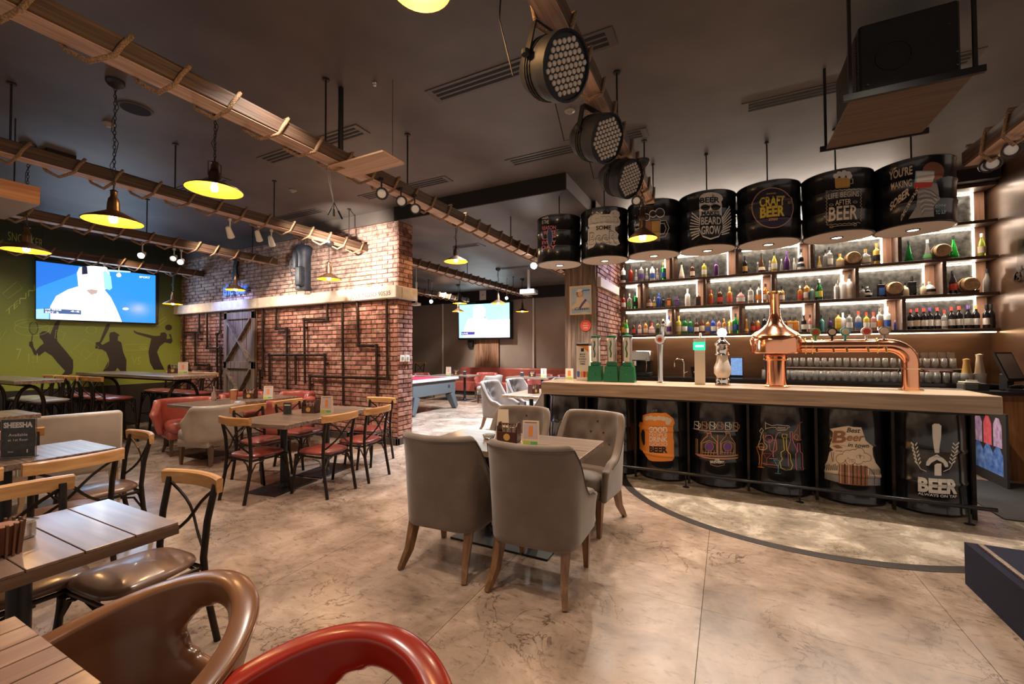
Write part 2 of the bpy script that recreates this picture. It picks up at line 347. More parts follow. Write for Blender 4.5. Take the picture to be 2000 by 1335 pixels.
# 296 of the bricks nearest the pillar stand alone on the wall; its end face is a second wall piece
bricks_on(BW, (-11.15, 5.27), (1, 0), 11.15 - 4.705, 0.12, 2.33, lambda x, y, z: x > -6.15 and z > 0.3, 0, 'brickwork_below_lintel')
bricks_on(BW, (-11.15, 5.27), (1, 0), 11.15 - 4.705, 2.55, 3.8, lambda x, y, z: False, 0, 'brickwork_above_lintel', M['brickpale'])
BE = B('wall_brick_end', MB().box(-4.725, -4.72, 5.27, 5.6, 0, 3.6), M['brickmortar']); tag(BE, kind='structure')
bricks_on(BE, (-4.72, 5.25), (0, 1), 0.35, 0.0, 3.6, lambda x, y, z: True, 0)
# brick panel on the divider beside the back bar
BD = B('wall_bar_return', MB().box(-1.775, -1.77, 6.36, 7.92, 0, 3.8), M['brickmortar']); tag(BD, kind='structure')
bricks_on(BD, (-1.77, 6.36), (0, 1), 1.56, 0.75, 2.47, lambda x, y, z: z > 1.2, 0)
bricks_on(BD, (-1.77, 6.36), (0, 1), 1.56, 2.62, 3.5, lambda x, y, z: False, 0, 'brickwork_above_ledge')
o = B('ledge', MB().box(-1.77, -1.70, 6.36, 7.6, 2.47, 2.62, .006), mat('pale_ledge', (0.6, 0.5, 0.42), 0.5), BD)
# skirting of the brick wall
o = B('baseboard_brick', MB().box(-11.15, -4.68, 5.22, 5.27, 0, 0.11, .006).box(-4.72, -4.68, 5.22, 5.6, 0, .11), mat('dark_skirting', (0.05, 0.035, 0.028), 0.4)); tag(o, kind='structure')
# lintel with carved letters
M['lint'] = mat('weathered_concrete', (0.48, 0.42, 0.36), 0.7, c2=(0.66, 0.58, 0.50), scale=9, bump=0.5, ramp=(.3, .7))
lt = E('trim_4'); tag(lt, kind='structure')
o = B('lintel_beam', MB().box(-11.15, -4.62, 5.10, 5.25, 2.34, 2.54, .012).box(-4.71, -4.62, 5.252, 5.64, 2.34, 2.54, .012), M['lint'], lt)

# ================================================================= flat print tools
def text_polys(s, bold=0.0, size=1.0, shear=0.0, space=1.0):
    cu = bpy.data.curves.new('t', 'FONT'); cu.body = s; cu.size = size; cu.offset = bold; cu.shear = shear; cu.space_character = space; cu.resolution_u = 3
    ob = bpy.data.objects.new('t', cu); COL.objects.link(ob)
    me = bpy.data.meshes.new_from_object(ob)
    V = [(v.co.x, v.co.y) for v in me.vertices]; Fc = [tuple(p.vertices) for p in me.polygons]
    bpy.data.objects.remove(ob); bpy.data.meshes.remove(me); bpy.data.curves.remove(cu)
    return V, Fc
class Print:
    """flat print laid on a real surface. to2(px,py)->(u,v) on the surface; to3(u,v,lift)->world point"""
    def __init__(s, to2, to3, step=None): s.to2, s.to3, s.step, s.L = to2, to3, step, {}
    def _put(s, V, Fc, m, layer):
        s.L.setdefault((m, layer), [[], []]); A = s.L[(m, layer)]; n = len(A[0]); A[0] += V; A[1] += [tuple(i + n for i in f) for f in Fc]
    def polyuv(s, pts, m, layer=0):
        s._put(list(pts), [tuple(range(len(pts)))], m, layer)
    def poly(s, pts, m, layer=0): s.polyuv([s.to2(*p) for p in pts], m, layer)
    def line(s, pts, w, m, layer=1, closed=False):       # px polyline, w in px
        Q = [s.to2(*p) for p in pts]; a = s.to2(*pts[0]); b = s.to2(pts[0][0] + 1, pts[0][1]); k = sqrt((a[0] - b[0]) ** 2 + (a[1] - b[1]) ** 2)
        s.lineuv(Q, w * k, m, layer, closed)
    def lineuv(s, Q, w, m, layer=1, closed=False):
        n = len(Q); Lp, Rp = [], []
        for i in range(n):
            p0 = Q[i - 1] if (closed or i > 0) else Q[i]; p1 = Q[(i + 1) % n] if (closed or i < n - 1) else Q[i]
            dx, dy = p1[0] - p0[0], p1[1] - p0[1]; l = sqrt(dx * dx + dy * dy) or 1; nx, ny = -dy / l * w / 2, dx / l * w / 2
            Lp.append((Q[i][0] + nx, Q[i][1] + ny)); Rp.append((Q[i][0] - nx, Q[i][1] - ny))
        V = Lp + Rp; Fc = [(i, (i + 1) % n, n + (i + 1) % n, n + i) for i in range(n if closed else n - 1)]
        s._put(V, Fc, m, layer)
    def ell(s, c, rx, ry, m, layer=0, n=20, w=None, a0=0, a1=360):
        full = a1 - a0 >= 360
        pts = [(c[0] + rx * cos(radians(a0 + (a1 - a0) * k / n)), c[1] + ry * sin(radians(a0 + (a1 - a0) * k / n))) for k in range(n if full else n + 1)]
        if w: s.line(pts, w, m, layer, full)
        else: s.poly(pts, m, layer)
    def text(s, st, pl, pr, h, m, layer=2, bold=0.01, shear=0.0, mono=False):   # baseline from pl to pr (px), cap height h px
        V, Fc = text_polys(st, bold, 1.0, shear)
        if not V: return
        x0 = min(v[0] for v in V); x1 = max(v[0] for v in V); y1 = 0.69 if not mono else max(v[1] for v in V)
        a = s.to2(*pl); b = s.to2(*pr); t = s.to2(pl[0], pl[1] - h); ux, uy = b[0] - a[0], b[1] - a[1]; vx, vy = t[0] - a[0], t[1] - a[1]
        W = [(a[0] + ux * (x - x0) / (x1 - x0) + vx * y / y1, a[1] + uy * (x - x0) / (x1 - x0) + vy * y / y1) for x, y in V]
        s._put(W, Fc, m, layer)
    def build(s, parent, name='print', lift0=0.0015, dl=0.0008):
        inv = parent.matrix_basis.inverted() if parent else Matrix.Identity(4)
        for (m, layer), (V, Fc) in s.L.items():
            bm = bmesh.new(); vv = [bm.verts.new((p[0], p[1], 0)) for p in V]
            for f in Fc:
                try: bm.faces.new([vv[i] for i in f])
                except ValueError: pass
            if s.step:
                us = [p[0] for p in V]; u = math.ceil(min(us) / s.step) * s.step
                while u < max(us):
                    bmesh.ops.bisect_plane(bm, geom=bm.verts[:] + bm.edges[:] + bm.faces[:], plane_co=(u, 0, 0), plane_no=(1, 0, 0)); u += s.step
            for vc in getattr(s, 'vcuts', ()):
                bmesh.ops.bisect_plane(bm, geom=bm.verts[:] + bm.edges[:] + bm.faces[:], plane_co=(0, vc, 0), plane_no=(0, 1, 0))
            bmesh.ops.triangulate(bm, faces=bm.faces[:])
            for v in bm.verts: v.co = inv @ Vector(s.to3(v.co.x, v.co.y, lift0 + dl * layer))
            me = bpy.data.meshes.new(name); bm.to_mesh(me); bm.free(); link(name, me, m, parent)
def plane_print(X=None, Y=None, sgn=1):
    """vertical wall plane; sgn = side the print lies on"""
    if X is not None: return Print(lambda px, py: (lambda p: (p.y, p.z))(at(px, py, X=X)), lambda u, v, l: (X + sgn * l, u, v))
    return Print(lambda px, py: (lambda p: (p.x, p.z))(at(px, py, Y=Y)), lambda u, v, l: (u, Y + sgn * l, v))
def flat(name, c, rough=0.55, emit=0): return mat('print_' + name, c, rough, emit=emit)
K = {k: flat(k, c) for k, c in dict(white=(.78, .74, .68), cream=(.72, .58, .42), black=(.01, .01, .01), orange=(.78, .26, .035), dorange=(.45, .13, .02), gold=(.62, .36, .10), yellow=(.75, .55, .06),
    grey=(.30, .28, .27), red=(.6, .06, .04), blue=(.05, .14, .5), purple=(.12, .05, .25), brown=(.30, .12, .06), pink=(.7, .22, .3), teal=(.08, .4, .42), green=(.12, .45, .12), amber=(.6, .25, .05), skin=(.7, .42, .3), sky=(.35, .5, .6), lime=(.45, .55, .08), copper=(.5, .22, .12), navy=(.03, .05, .16)).items()}
# mural prints
sil = flat('silhouette', (0.035, 0.03, 0.028)); ml = flat('mural_line', (0.36, 0.42, 0.10))
mz = lambda pts, ox=0, oy=420, s=3.928: [(ox + x / s, oy + y / s) for x, y in pts]
P = plane_print(X=-11.15)
P.poly(mz([(385, 915), (420, 830), (445, 800), (465, 800), (437, 905), (440, 965), (520, 1060), (560, 1110), (562, 1165), (555, 1215), (500, 1235), (470, 1280), (438, 1290), (455, 1245), (500, 1195), (440, 1130), (400, 1080), (345, 1045), (300, 1078), (262, 1072), (240, 1020), (222, 1000), (225, 970), (250, 968), (258, 1010), (275, 1040), (310, 1000), (335, 985), (325, 960), (305, 940), (302, 910), (325, 890), (355, 890), (380, 905)]), sil)
P.ell((258 / 3.928, 420 + 865 / 3.928), 34 / 3.928, 48 / 3.928, sil, 0, 20, w=1.6)
P.line(mz([(250, 910), (240, 975)]), 1.8, sil)
for k in range(-2, 3): P.line(mz([(258 + k * 12, 825), (258 + k * 12, 905)]), .3, sil); P.line(mz([(228, 865 + k * 15), (288, 865 + k * 15)]), .3, sil)
P.poly(mz([(838, 920), (845, 900), (875, 893), (898, 905), (920, 922), (905, 928), (903, 960), (930, 975), (945, 1050), (970, 1110), (968, 1200), (930, 1200), (900, 1170), (885, 1195), (790, 1195), (835, 1115), (815, 1050), (785, 1030), (730, 1022), (735, 975), (765, 970), (785, 995), (840, 965)]), sil)
P.poly(mz([(762, 975), (810, 850), (822, 830), (845, 832), (835, 870), (778, 978)]), sil)
P.poly(mz([(1022, 880), (1050, 895), (1180, 925), (1225, 925), (1235, 900), (1265, 898), (1280, 915), (1278, 950), (1310, 945), (1295, 915), (1310, 910), (1325, 965), (1310, 985), (1265, 975), (1225, 1005), (1205, 1050), (1230, 1120), (1262, 1185), (1180, 1185), (1150, 1130), (1138, 1050), (1160, 945), (1050, 912), (1030, 900)]), sil)
P.ell((1293 / 3.928, 420 + 861 / 3.928), 27 / 3.928, 23 / 3.928, sil, 0, 16)
P.text('TENNIS', mz([(45, 780)])[0], mz([(330, 520)])[0], 12, ml, 1, 0.0)
P.text('SNOOKER', mz([(60, 190)])[0], mz([(330, 250)])[0], 17, ml, 1, 0.0)
P.text('VS', mz([(1010, 1145)])[0], mz([(1080, 1145)])[0], 15, ml, 1, 0.0)
P.text('7', mz([(125, 1100)])[0], mz([(165, 1100)])[0], 20, ml, 1, 0.0)
P.text('1:1', mz([(215, 1130)])[0], mz([(290, 1130)])[0], 18, ml, 1, 0.0)
P.text('GOAL', mz([(1070, 1030)])[0], mz([(1140, 1032)])[0], 7, ml, 1, 0.0)
for c, rx, ry in [((245, 830), 135, 35), ((245, 870), 135, 55), ((790, 1120), 45, 60), ((700, 880), 40, 30), ((230, 1170), 30, 30)]: P.ell(mz([c])[0], rx / 3.928, ry / 3.928, ml, 1, 24, w=.7)
for pts in [[(960, 990), (1130, 990), (1130, 1035), (960, 1035)], [(1310, 1070), (1380, 1070), (1380, 1120), (1310, 1120)], [(650, 950), (760, 1010), (640, 1120), (540, 1050)], [(430, 880), (500, 900), (480, 960), (420, 940)], [(0, 900), (50, 880), (0, 960)], [(0, 1190), (100, 1190), (100, 1230), (0, 1225)], [(640, 1020), (700, 1060), (660, 1100), (620, 1070)], [(1160, 850), (1270, 780), (1280, 800), (1180, 870)], [(280, 1150), (370, 1230), (340, 1240)], [(0, 1000), (20, 1110)], [(20, 600), (130, 510), (170, 560), (60, 640)]]:
    P.line(mz(pts), .8, ml, 1, True)
P.build(wm, 'mural_print')
P = plane_print(Y=5.10, sgn=-1)
P.text('JOLS 75GSO 90S35', (684, 583.5), (763, 575.5), 8, mat('print_carving', (.12, .09, .08), .8), 1, 0.01); P.build(lt, 'carved_letters')
# ================================================================= BEAMS
def beam(x, y0, y1, z0, w, h, label, rods=(), wraps=True, rope0=None, pitch=0.31, group='rope-wrapped timber beams under the ceiling', rope_mat=None, zc=3.8):
    t = E('timber_beam', (x, y0, z0), 0, label, 'beam', group)
    L = y1 - y0
    mb = MB(); n = max(2, int(L / 0.35)); vs = []; fs = []
    pr = [(-w / 2, 0.012), (-w / 2 + .012, 0), (w / 2 - .012, 0), (w / 2, 0.012), (w / 2, h - .012), (w / 2 - .012, h), (-w / 2 + .012, h), (-w / 2, h - .012)]
    for i in range(n + 1):
        j = 0.004
        for px, pz in pr: vs.append((px + random.uniform(-j, j), L * i / n, pz + random.uniform(-j, j)))
    for i in range(n):
        for k in range(8): fs.append((i * 8 + k, i * 8 + (k + 1) % 8, (i + 1) * 8 + (k + 1) % 8, (i + 1) * 8 + k))
    fs.append(tuple(range(7, -1, -1))); fs.append(tuple(n * 8 + k for k in range(8)))
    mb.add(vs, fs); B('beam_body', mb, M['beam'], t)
    B('lit_underside', MB().box(-w / 2 + .012, w / 2 - .001, 0, L, -.004, -.0005), M['beam_lit'], t)  # thin pale sheet: the lit underside is put into its colour
    if wraps:
        mb = MB(); pts = []; y = 0.1; hw = w / 2 + .011; e = .011
        i = 0
        while y < L - 0.12:
            jit = random.uniform(-.03, .03)
            # over the top, down the right side, sagging under the beam and up the left side
            pts += [(-hw, y, h + e), (hw, y + .03 + jit, h + e), (hw, y + .07 + jit, h * .5), (hw * .9, y + .10 + jit, -e - .004), (0, y + .16, -e - .06), (-hw * .95, y + pitch * .72, -e - .008), (-hw, y + pitch * .88, h * .6)]
            y += pitch
        pts = [(a_, L - b_, c_) for a_, b_, c_ in pts]; mb.tube(pts, 0.0135, 6); B('rope', mb, rope_mat or M['rope'], t, True, 80)
    for ry in rods:
        B('hanger_rod', MB().tube([(0, ry - y0, h - .01), (0, ry - y0, zc - z0)], 0.008, 6).lathe([(.03, 0), (.03, .012)], 10, (0, ry - y0, zc - z0 - .012)), M['black'], t)
    return t
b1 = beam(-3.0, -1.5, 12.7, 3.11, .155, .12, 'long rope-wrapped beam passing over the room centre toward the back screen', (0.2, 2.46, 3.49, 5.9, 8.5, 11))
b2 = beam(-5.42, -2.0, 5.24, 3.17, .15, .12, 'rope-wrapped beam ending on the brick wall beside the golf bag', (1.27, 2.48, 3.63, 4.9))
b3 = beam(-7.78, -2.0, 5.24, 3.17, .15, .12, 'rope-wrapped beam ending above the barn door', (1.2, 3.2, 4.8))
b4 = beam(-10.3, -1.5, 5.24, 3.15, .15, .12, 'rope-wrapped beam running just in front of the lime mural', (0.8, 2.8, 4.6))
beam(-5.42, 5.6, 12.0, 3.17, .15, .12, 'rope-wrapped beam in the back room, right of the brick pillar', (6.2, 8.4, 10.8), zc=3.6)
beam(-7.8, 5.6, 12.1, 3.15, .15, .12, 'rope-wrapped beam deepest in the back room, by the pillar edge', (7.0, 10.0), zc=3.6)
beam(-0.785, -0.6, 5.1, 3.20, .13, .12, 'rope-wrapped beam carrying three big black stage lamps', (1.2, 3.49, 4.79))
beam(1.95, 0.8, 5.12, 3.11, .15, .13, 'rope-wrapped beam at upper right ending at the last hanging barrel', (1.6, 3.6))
# ---- boards on beams
t = E('timber_box', (0, 0, 0), 0, 'orange timber box hanging at the far upper left', 'box')
p = at(78, 399, Z=2.98)
B('box_side', MB().box(p.x - .03, p.x, p.y - 1.3, p.y, 2.98, 3.15).box(p.x - 1.0, p.x - .03, p.y - .03, p.y, 2.98, 3.15), wood('box_orange_wood', (.55, .22, .09), (.80, .40, .20), 'Y', .5), t)
B('box_bottom', MB().box(p.x - 1.0, p.x - .002, p.y - 1.3, p.y - .002, 2.97, 2.979), mat('box_panel', (.42, .34, .28), .6), t)
for yy in (.15, .9): B('hanger_rod', MB().tube([(p.x - .1, p.y - yy, 3.1), (p.x - .1, p.y - yy, 3.8)], .006, 6), M['black'], t)
t = E('shelf_board', (0, 0, 0), 0, 'pale timber board fixed across the central beam, with a thick black drop pole', 'board')
B('board', MB().box(-3.05, -2.42, 2.52, 2.78, 3.08, 3.10, .004), wood('pale_board', (.50, .32, .20), (.72, .50, .34), 'X', .5), t)
B('pole', MB().tube([(-2.98, 2.6, 3.1), (-2.98, 2.6, 3.8)], .022, 10), M['black'], t)
B('bracket', MB().tube([(-3.1, 2.75, 3.12), (-2.98, 2.83, 3.28), (-2.86, 2.75, 3.12)], .008, 6), M['black'], t)
B('wire', MB().tube([(-2.5, 2.72, 3.1), (-2.5, 2.72, 3.8)], .002, 4), M['black'], t)
t = E('cable_bundle', (0, 0, 0), 0, 'loose cable with three plug ends dangling below the central beam', 'cable')
q = at(640, 325, X=-3.0); r = at(652, 395, X=-3.0)
B('cord', MB().tube([q, (q.x, q.y + .01, (q.z + r.z) / 2 + .03), r], .004, 6).tube([(q.x, q.y + .02, q.z), (q.x, q.y + .03, (q.z + r.z) / 2), r], .004, 6), mat('grey_cable', (.25, .24, .23), .5), t)
for a in (-.06, 0, .09):
    B('plug', MB().tube([r, (r.x, r.y + a * .5, r.z - .06)], .004, 6).tube([(r.x, r.y + a * .5, r.z - .06), (r.x, r.y + a, r.z - .12)], .009, 6), M['black'], t)
# ---- pendants
M['bulb'] = mat('glowing_bulb', (1, .7, .35), emit=45, ec=(1, .62, .28)); M['shadein'] = mat('yellow_enamel_inside', (.80, .40, .03), .35, emit=0)
M['shadeout'] = mat('dark_bronze_shade', (.10, .055, .03), .35, .7)
def pendant(x, y, z, d, top, label, watt=60, cage=True, glow=1.0):
    r = d / 2; t = E('pendant_lamp', (x, y, z), 0, label, 'pendant lamp', 'chain-hung industrial pendant lamps')
    prof = [(r, 0), (r * .92, .016), (r * .55, .055), (r * .22, .09), (r * .2, .16)]
    B('shade', MB().lathe(prof, 28, cap=False), M['shadeout'], t, True)
    B('shade_inside', MB().lathe([(a * .985, b - .003) for a, b in prof[:4]], 28, cap=False), M['shadein'], t, True)
    B('rim', MB().tube([(r * cos(2 * pi * k / 28), r * sin(2 * pi * k / 28), 0) for k in range(28)], .004, 5, True), M['shadeout'], t, True)
    B('socket', MB().lathe([(r * .2, .15), (.035, .19), (.022, .21), (.022, .25), (.03, .255), (.012, .27)], 14), M['shadeout'], t, True, 50)
    if cage:
        for a in (0, pi / 2):
            B('cage_bar', MB().tube([(-.055 * cos(a), -.055 * sin(a), .12), (-.055 * cos(a), -.055 * sin(a), .25), (0, 0, .27), (.055 * cos(a), .055 * sin(a), .25), (.055 * cos(a), .055 * sin(a), .12)], .004, 5), M['shadeout'], t)
    B('bulb', MB().lathe([(.012, .07), (.022, .05), (.03, .02), (.024, -.008), (.001, -.018)], 14), M['bulb'], t, True)
    H = top - z; mb = MB(); k = 0; zz = .27
    while zz < H - .05:
        a = (k % 2) * pi / 2
        mb.tube([(.010 * cos(a) * cos(q), .010 * sin(a) * cos(q), zz + .02 + .02 * sin(q)) for q in [2 * pi * i / 8 for i in range(8)]], .0028, 4, True); zz += .031; k += 1
    B('chain', mb, M['black'], t)
    mb = MB(); pts = [(0, 0, .27)]; q = 0
    n = int(H / .12)
    for i in range(1, n): pts.append((.022 * sin(i * 2.1), .022 * cos(i * 1.7), .27 + (H - .3) * i / n))
    pts.append((0, 0, H)); B('cord', mb.tube(pts, .003, 5), M['black'], t, True)
    B('ceiling_rose', MB().lathe([(.012, -.07), (.05, -.045), (.065, -.02), (.065, 0)], 18, (0, 0, H)), M['black'], t, True, 50)
    l = lamp('pendant_light', 'POINT', (x, y, z - .01), watt, AMB, size=.03); return t
PEND = [(-4.23, 2.25, 3.0, .46, 3.8, 'largest pendant lamp with glowing yellow shade, left of centre', 45, 1), (-4.6, 1.66, 2.6, .40, 3.8, 'pendant lamp on long chain, upper left, above the lime wall screen', 35, 0),
        (-6.86, 1.74, 2.62, .38, 3.8, 'pendant lamp hanging just left of the mural television', 25, 0), (-3.99, 5.84, 2.98, .39, 3.6, 'pendant lamp hanging beyond the brick pillar corner', 30, 1),
        (-.63, 3.72, 2.45, .24, 3.12, 'small pendant lamp shining in front of the hanging barrels', 18, 0), (-5.4, 4.5, 2.6, .34, 3.17, 'pendant lamp right of the golf bag on the brick wall', 22, 1),
        (-7.78, 4.5, 2.6, .32, 3.17, 'pendant lamp over the barn door', 18, 0), (-10.3, 4.7, 2.5, .34, 3.15, 'pendant lamp near the mural corner, right of the big screen', 14, 0),
        (-9.35, 1.45, 2.6, .36, 3.8, 'pendant lamp cut by the left edge of the view', 14, 0)]
for x, y, z, d, top, lb, wt, cg in PEND: pendant(x, y, z, d, top, lb, wt, cg)
for px, py, Y, lb in [(898, 592, 9.5, 'higher of two pendant lamps left of the back room screen'), (895, 608, 11.2, 'lower of two pendant lamps left of the back room screen'), (973, 592, 9.5, 'pendant lamp overlapping top right of the back room screen'), (1020, 608, 11.2, 'pendant lamp right of the back room screen')]:
    p = at(px, py, Y=Y); pendant(p.x, p.y, p.z, .38, 3.6, lb, 12, 0)
# ---- stage lamps
M['lens'] = mat('led_lens', (.62, .55, .47), .2)
def stagelamp(y, label):
    t = E('stage_lamp', (-.82, y, 3.08), 0, label, 'stage lamp', 'black stage lamps on the rope beam')
    t.scale = (1.1, 1.1, 1.1)
    d = Vector((0.84, -0.36, -.38)).normalized(); R = d.to_track_quat('Z', 'X').to_matrix().to_4x4()
    off = Vector((0.0, 0, -.08))
    mb = MB(); mb.M = Matrix.Translation(off) @ R
    mb.lathe([(.03, -.17), (.07, -.155), (.11, -.10), (.135, -.02), (.14, .06), (.147, .065), (.147, .12), (.135, .125), (.132, .112), (0, .112)], 28)
    B('housing', mb, mat('blue_black_housing', (.006, .008, .014), .6), t, True, 35)
    mb = MB(); mb.M = Matrix.Translation(off) @ R
    for z in (-.03, -.01, .01): mb.tube([((.139 if z > -.02 else .136) * cos(2 * pi * k / 24), (.139 if z > -.02 else .136) * sin(2 * pi * k / 24), z) for k in range(24)], .003, 4, True)
    B('cooling_rib', mb, M['blackm'], t)
    i = 0
    for q in range(-4, 5):
        for s_ in range(-4, 5):
            u = .029 * (q + s_ / 2); v = .029 * s_ * .866
            if u * u + v * v < .118 ** 2:
                mb = MB(); mb.M = Matrix.Translation(off) @ R; mb.lathe([(.0122, .112), (.0118, .119), (.006, .123)], 8, (u, v, 0)); o = B('led_lens', mb, M['lens'], t, True)
    s1 = R @ Vector((0, .15, 0)); s2 = R @ Vector((0, -.15, 0))
    B('yoke', MB().bar(off + s1, (s1.x * .7, s1.y * .7, .1), .035, .008).bar(off + s2, (s2.x * .7, s2.y * .7, .1), .035, .008).bar((s1.x * .7, s1.y * .7, .1), (s2.x * .7, s2.y * .7, .1), .035, .008), M['black'], t)
    B('knob', MB().lathe([(.02, 0), (.02, .02)], 10, tuple(off + s1 * 1.05)), M['blackm'], t)
    B('power_cord', MB().tube([off - d * .17, off + Vector((-.20, .0, .03)), off + Vector((-.25, -.05, .3)), off + Vector((-.18, -.10, .85))], .004, 6), M['black'], t, True)
    return t
stagelamp(2.08, 'nearest and biggest black stage lamp at top centre')
stagelamp(2.91, 'middle one of three black stage lamps')
stagelamp(3.68, 'farthest of three black stage lamps, just before the hanging barrels')
# ---- small spotlights
def spotlet(p, d, label, m, on=0, r=.045, top=3.14):
    t = E('spotlight', tuple(p), 0, label, 'spotlight', 'small beam spotlights')
    R = Vector(d).normalized().to_track_quat('Z', 'Y').to_matrix().to_4x4()
    mb = MB(); mb.M = R; mb.lathe([(.015, -.09), (.028, -.075), (r * .8, -.03), (r, .05), (r * 1.05, .055), (r * .9, .056), (r * .7, .03)], 16, cap=True); B('head', mb, m, t, True, 40)
    mb = MB(); mb.M = R; mb.lathe([(r * .72, .034), (0.001, .038)], 14); B('lamp_face', mb, mat('spot_lit_' + str(on), (1, .95, .88), emit=max(on, .02)), t)
    hh = max(top - p[2], .05); B('arm', MB().tube([(0, 0, -.0), (0.0, 0, hh)], .008, 6).lathe([(.02, .0), (.02, .03)], 10, (0, 0, hh - .03)), m, t)
M['wspot'] = mat('white_metal', (.6, .58, .55), .35)
for (px, py), lb in [((745, 378), 'first of three black spotlights under the central beam, nearest the pale board'), ((783, 393), 'middle of three black spotlights under the central beam'), ((810, 408), 'last of three black spotlights under the central beam')]:
    p = at(px, py, X=-2.9); spotlet(p, (.8, -.7, -.35), lb, M['black'], .05, .055)
for (px, py), lb in [((449, 455), 'white spotlight under beam, leftmost before the brick wall'), ((505, 462), 'white spotlight under beam, middle before the brick wall'), ((530, 472), 'white spotlight under beam aimed down at brick wall')]:
    p = at(px, py, X=-5.45); spotlet(p, (-.5, .6, -.7), lb, M['wspot'], 6, .04)
for (px, py), lb, o in [((278, 497), 'dazzling white spotlight above right end of mural screen', 120), ((340, 503), 'thin white spotlight right of the dazzling one', 3), ((354, 510), 'bright white spotlight nearest the brick corner', 40)]:
    p = at(px, py, X=-7.8); spotlet(p, (.6, -.5, -.4), lb, M['wspot'], o, .045)
p = at(204, 524, X=-10.3); spotlet(p, (.8, -.3, -.3), 'dazzling spotlight at top edge of the mural screen', M['wspot'], 80, .045)
p = at(232, 536, X=-10.25); spotlet(p, (.8, -.3, -.3), 'small bright spotlight overlapping the mural screen', M['wspot'], 40, .035)
p = at(1043, 518, X=-2.95); spotlet(p, (.3, -.9, -.3), 'dazzling white spotlight at far end of central beam', M['wspot'], 120, .06)
p = at(843, 664 - 76, Y=10.5); spotlet(p, (.3, -.9, -.3), 'bright spotlight in back room near pillar', M['wspot'], 60, .06, 3.6)
p = at(990, 581, Y=11.0); spotlet(p, (.2, -.9, -.4), 'bright spotlight above the back room screen', M['wspot'], 40, .05, 3.6)
for (px, py), lb in [((1972, 293), 'nearest of three black spotlights on right-hand beam'), ((1936, 320), 'middle of three black spotlights on right-hand beam'), ((1903, 341), 'farthest of three black spotlights on right-hand beam')]:
    p = at(px, py, X=2.0); p.y = min(p.y, 5.06); spotlet(p, (-.15, -.95, -.25), lb, mat('dark_brown_metal', (.05, .03, .025), .4, .4), .05, .055)
p = at(1243, 392, X=-.84); spotlet(p, (.2, -.9, -.3), 'small black spotlight at the end of the stage lamp beam', M['black'], .05, .05, 3.21)
# ---- ceiling fittings
M['slot'] = mat('vent_black', (.004, .004, .004), .8); M['ventf'] = mat('vent_frame', (.09, .075, .068), .5)
def vent(x0, x1, y, label, z=3.8, w=.2):
    t = E('ceiling_vent', (0, 0, z), 0, label, 'ceiling vent', 'slotted ceiling vents')
    B('vent_frame', MB().box(x0, x1, y - w / 2, y + w / 2, -.008, .0), M['ventf'], t)
    for k in range(3): B('slot', MB().box(x0 + .06, x1 - .06, y - w / 2 + .03 + k * .055, y - w / 2 + .06 + k * .055, -.010, -.0081), M['slot'], t)
vent(-2.36, -.7, 3.07, 'slotted ceiling vent left of the nearest stage lamp'); vent(-2.37, -.72, 4.6, 'slotted ceiling vent behind the middle stage lamp'); vent(.15, 1.8, 4.58, 'slotted ceiling vent behind the caged speaker')
vent(-4.96, -3.33, 3.19, 'slotted ceiling vent crossing behind the thick black pole'); vent(-4.85, -3.28, 4.64, 'slotted ceiling vent nearest the brick wall top'); vent(-7.2, -5.85, 4.72, 'slotted ceiling vent above the brick wall, left part')
vent(-7.4, -5.9, 3.25, 'slotted ceiling vent right of the biggest pendant shade')
vent(-4.9, -4.3, 7.2, 'louvred vent in back room ceiling', 3.6, .3); vent(-5.2, -3.6, 9.6, 'farthest louvred vent in back room ceiling', 3.6, .3)
t = E('ceiling_speaker', (-4.96, 1.94, 3.8), 0, 'round flush ceiling speaker at upper left', 'speaker')
B('ring', MB().lathe([(.13, 0), (.13, -.008), (.115, -.012), (.11, -.006)], 28), M['ventf'], t, True, 30); B('grille', MB().lathe([(.11, -.009), (.001, -.0095)], 28), M['slot'], t)
for px, py, lb in [(1113, 217, 'round smoke detector left of the stage lamp beam'), (572, 372, 'round smoke detector in ceiling over the brick wall'), (212, 243, 'round smoke detector behind the long lamp chain')]:
    p = at(px, py, Z=3.79); t = E('smoke_detector', (p.x, p.y, 3.8), 0, lb, 'smoke detector'); B('body', MB().lathe([(.05, 0), (.05, -.012), (.03, -.022), (.02, -.035), (.001, -.036)], 18), mat('beige_plastic', (.35, .3, .26), .5), t, True, 40)
p = at(732, 160, Z=3.8); t = E('sprinkler', (p.x, p.y, 3.8), 0, 'tiny ceiling sprinkler above the pale board', 'sprinkler'); B('body', MB().lathe([(.018, 0), (.018, -.01), (.006, -.02), (.014, -.03), (.001, -.032)], 10), M['steel'], t)
t = E('ceiling_lamp', (-6.3, 2.15, 3.8), 0, 'small square ceiling lamp with lilac glow, upper left', 'ceiling lamp')
p = at(113, 309, Z=3.75); t.location = (p.x, p.y, 3.8)
B('frame', MB().box(-.12, .12, -.12, .12, -.05, 0), M['black'], t); B('diffuser', MB().box(-.09, .09, -.09, .09, -.055, -.0505), mat('lilac_glow', (.8, .7, 1), emit=1.6, ec=(.85, .75, 1)), t)
# bar of light hanging over ceiling top (lamp cut by the frame)
_p = at(822, -22, Z=3.3); pendant(_p.x, _p.y, 3.30, .30, 3.8, 'pendant lamp glowing at the top edge of the view', 50, 0)
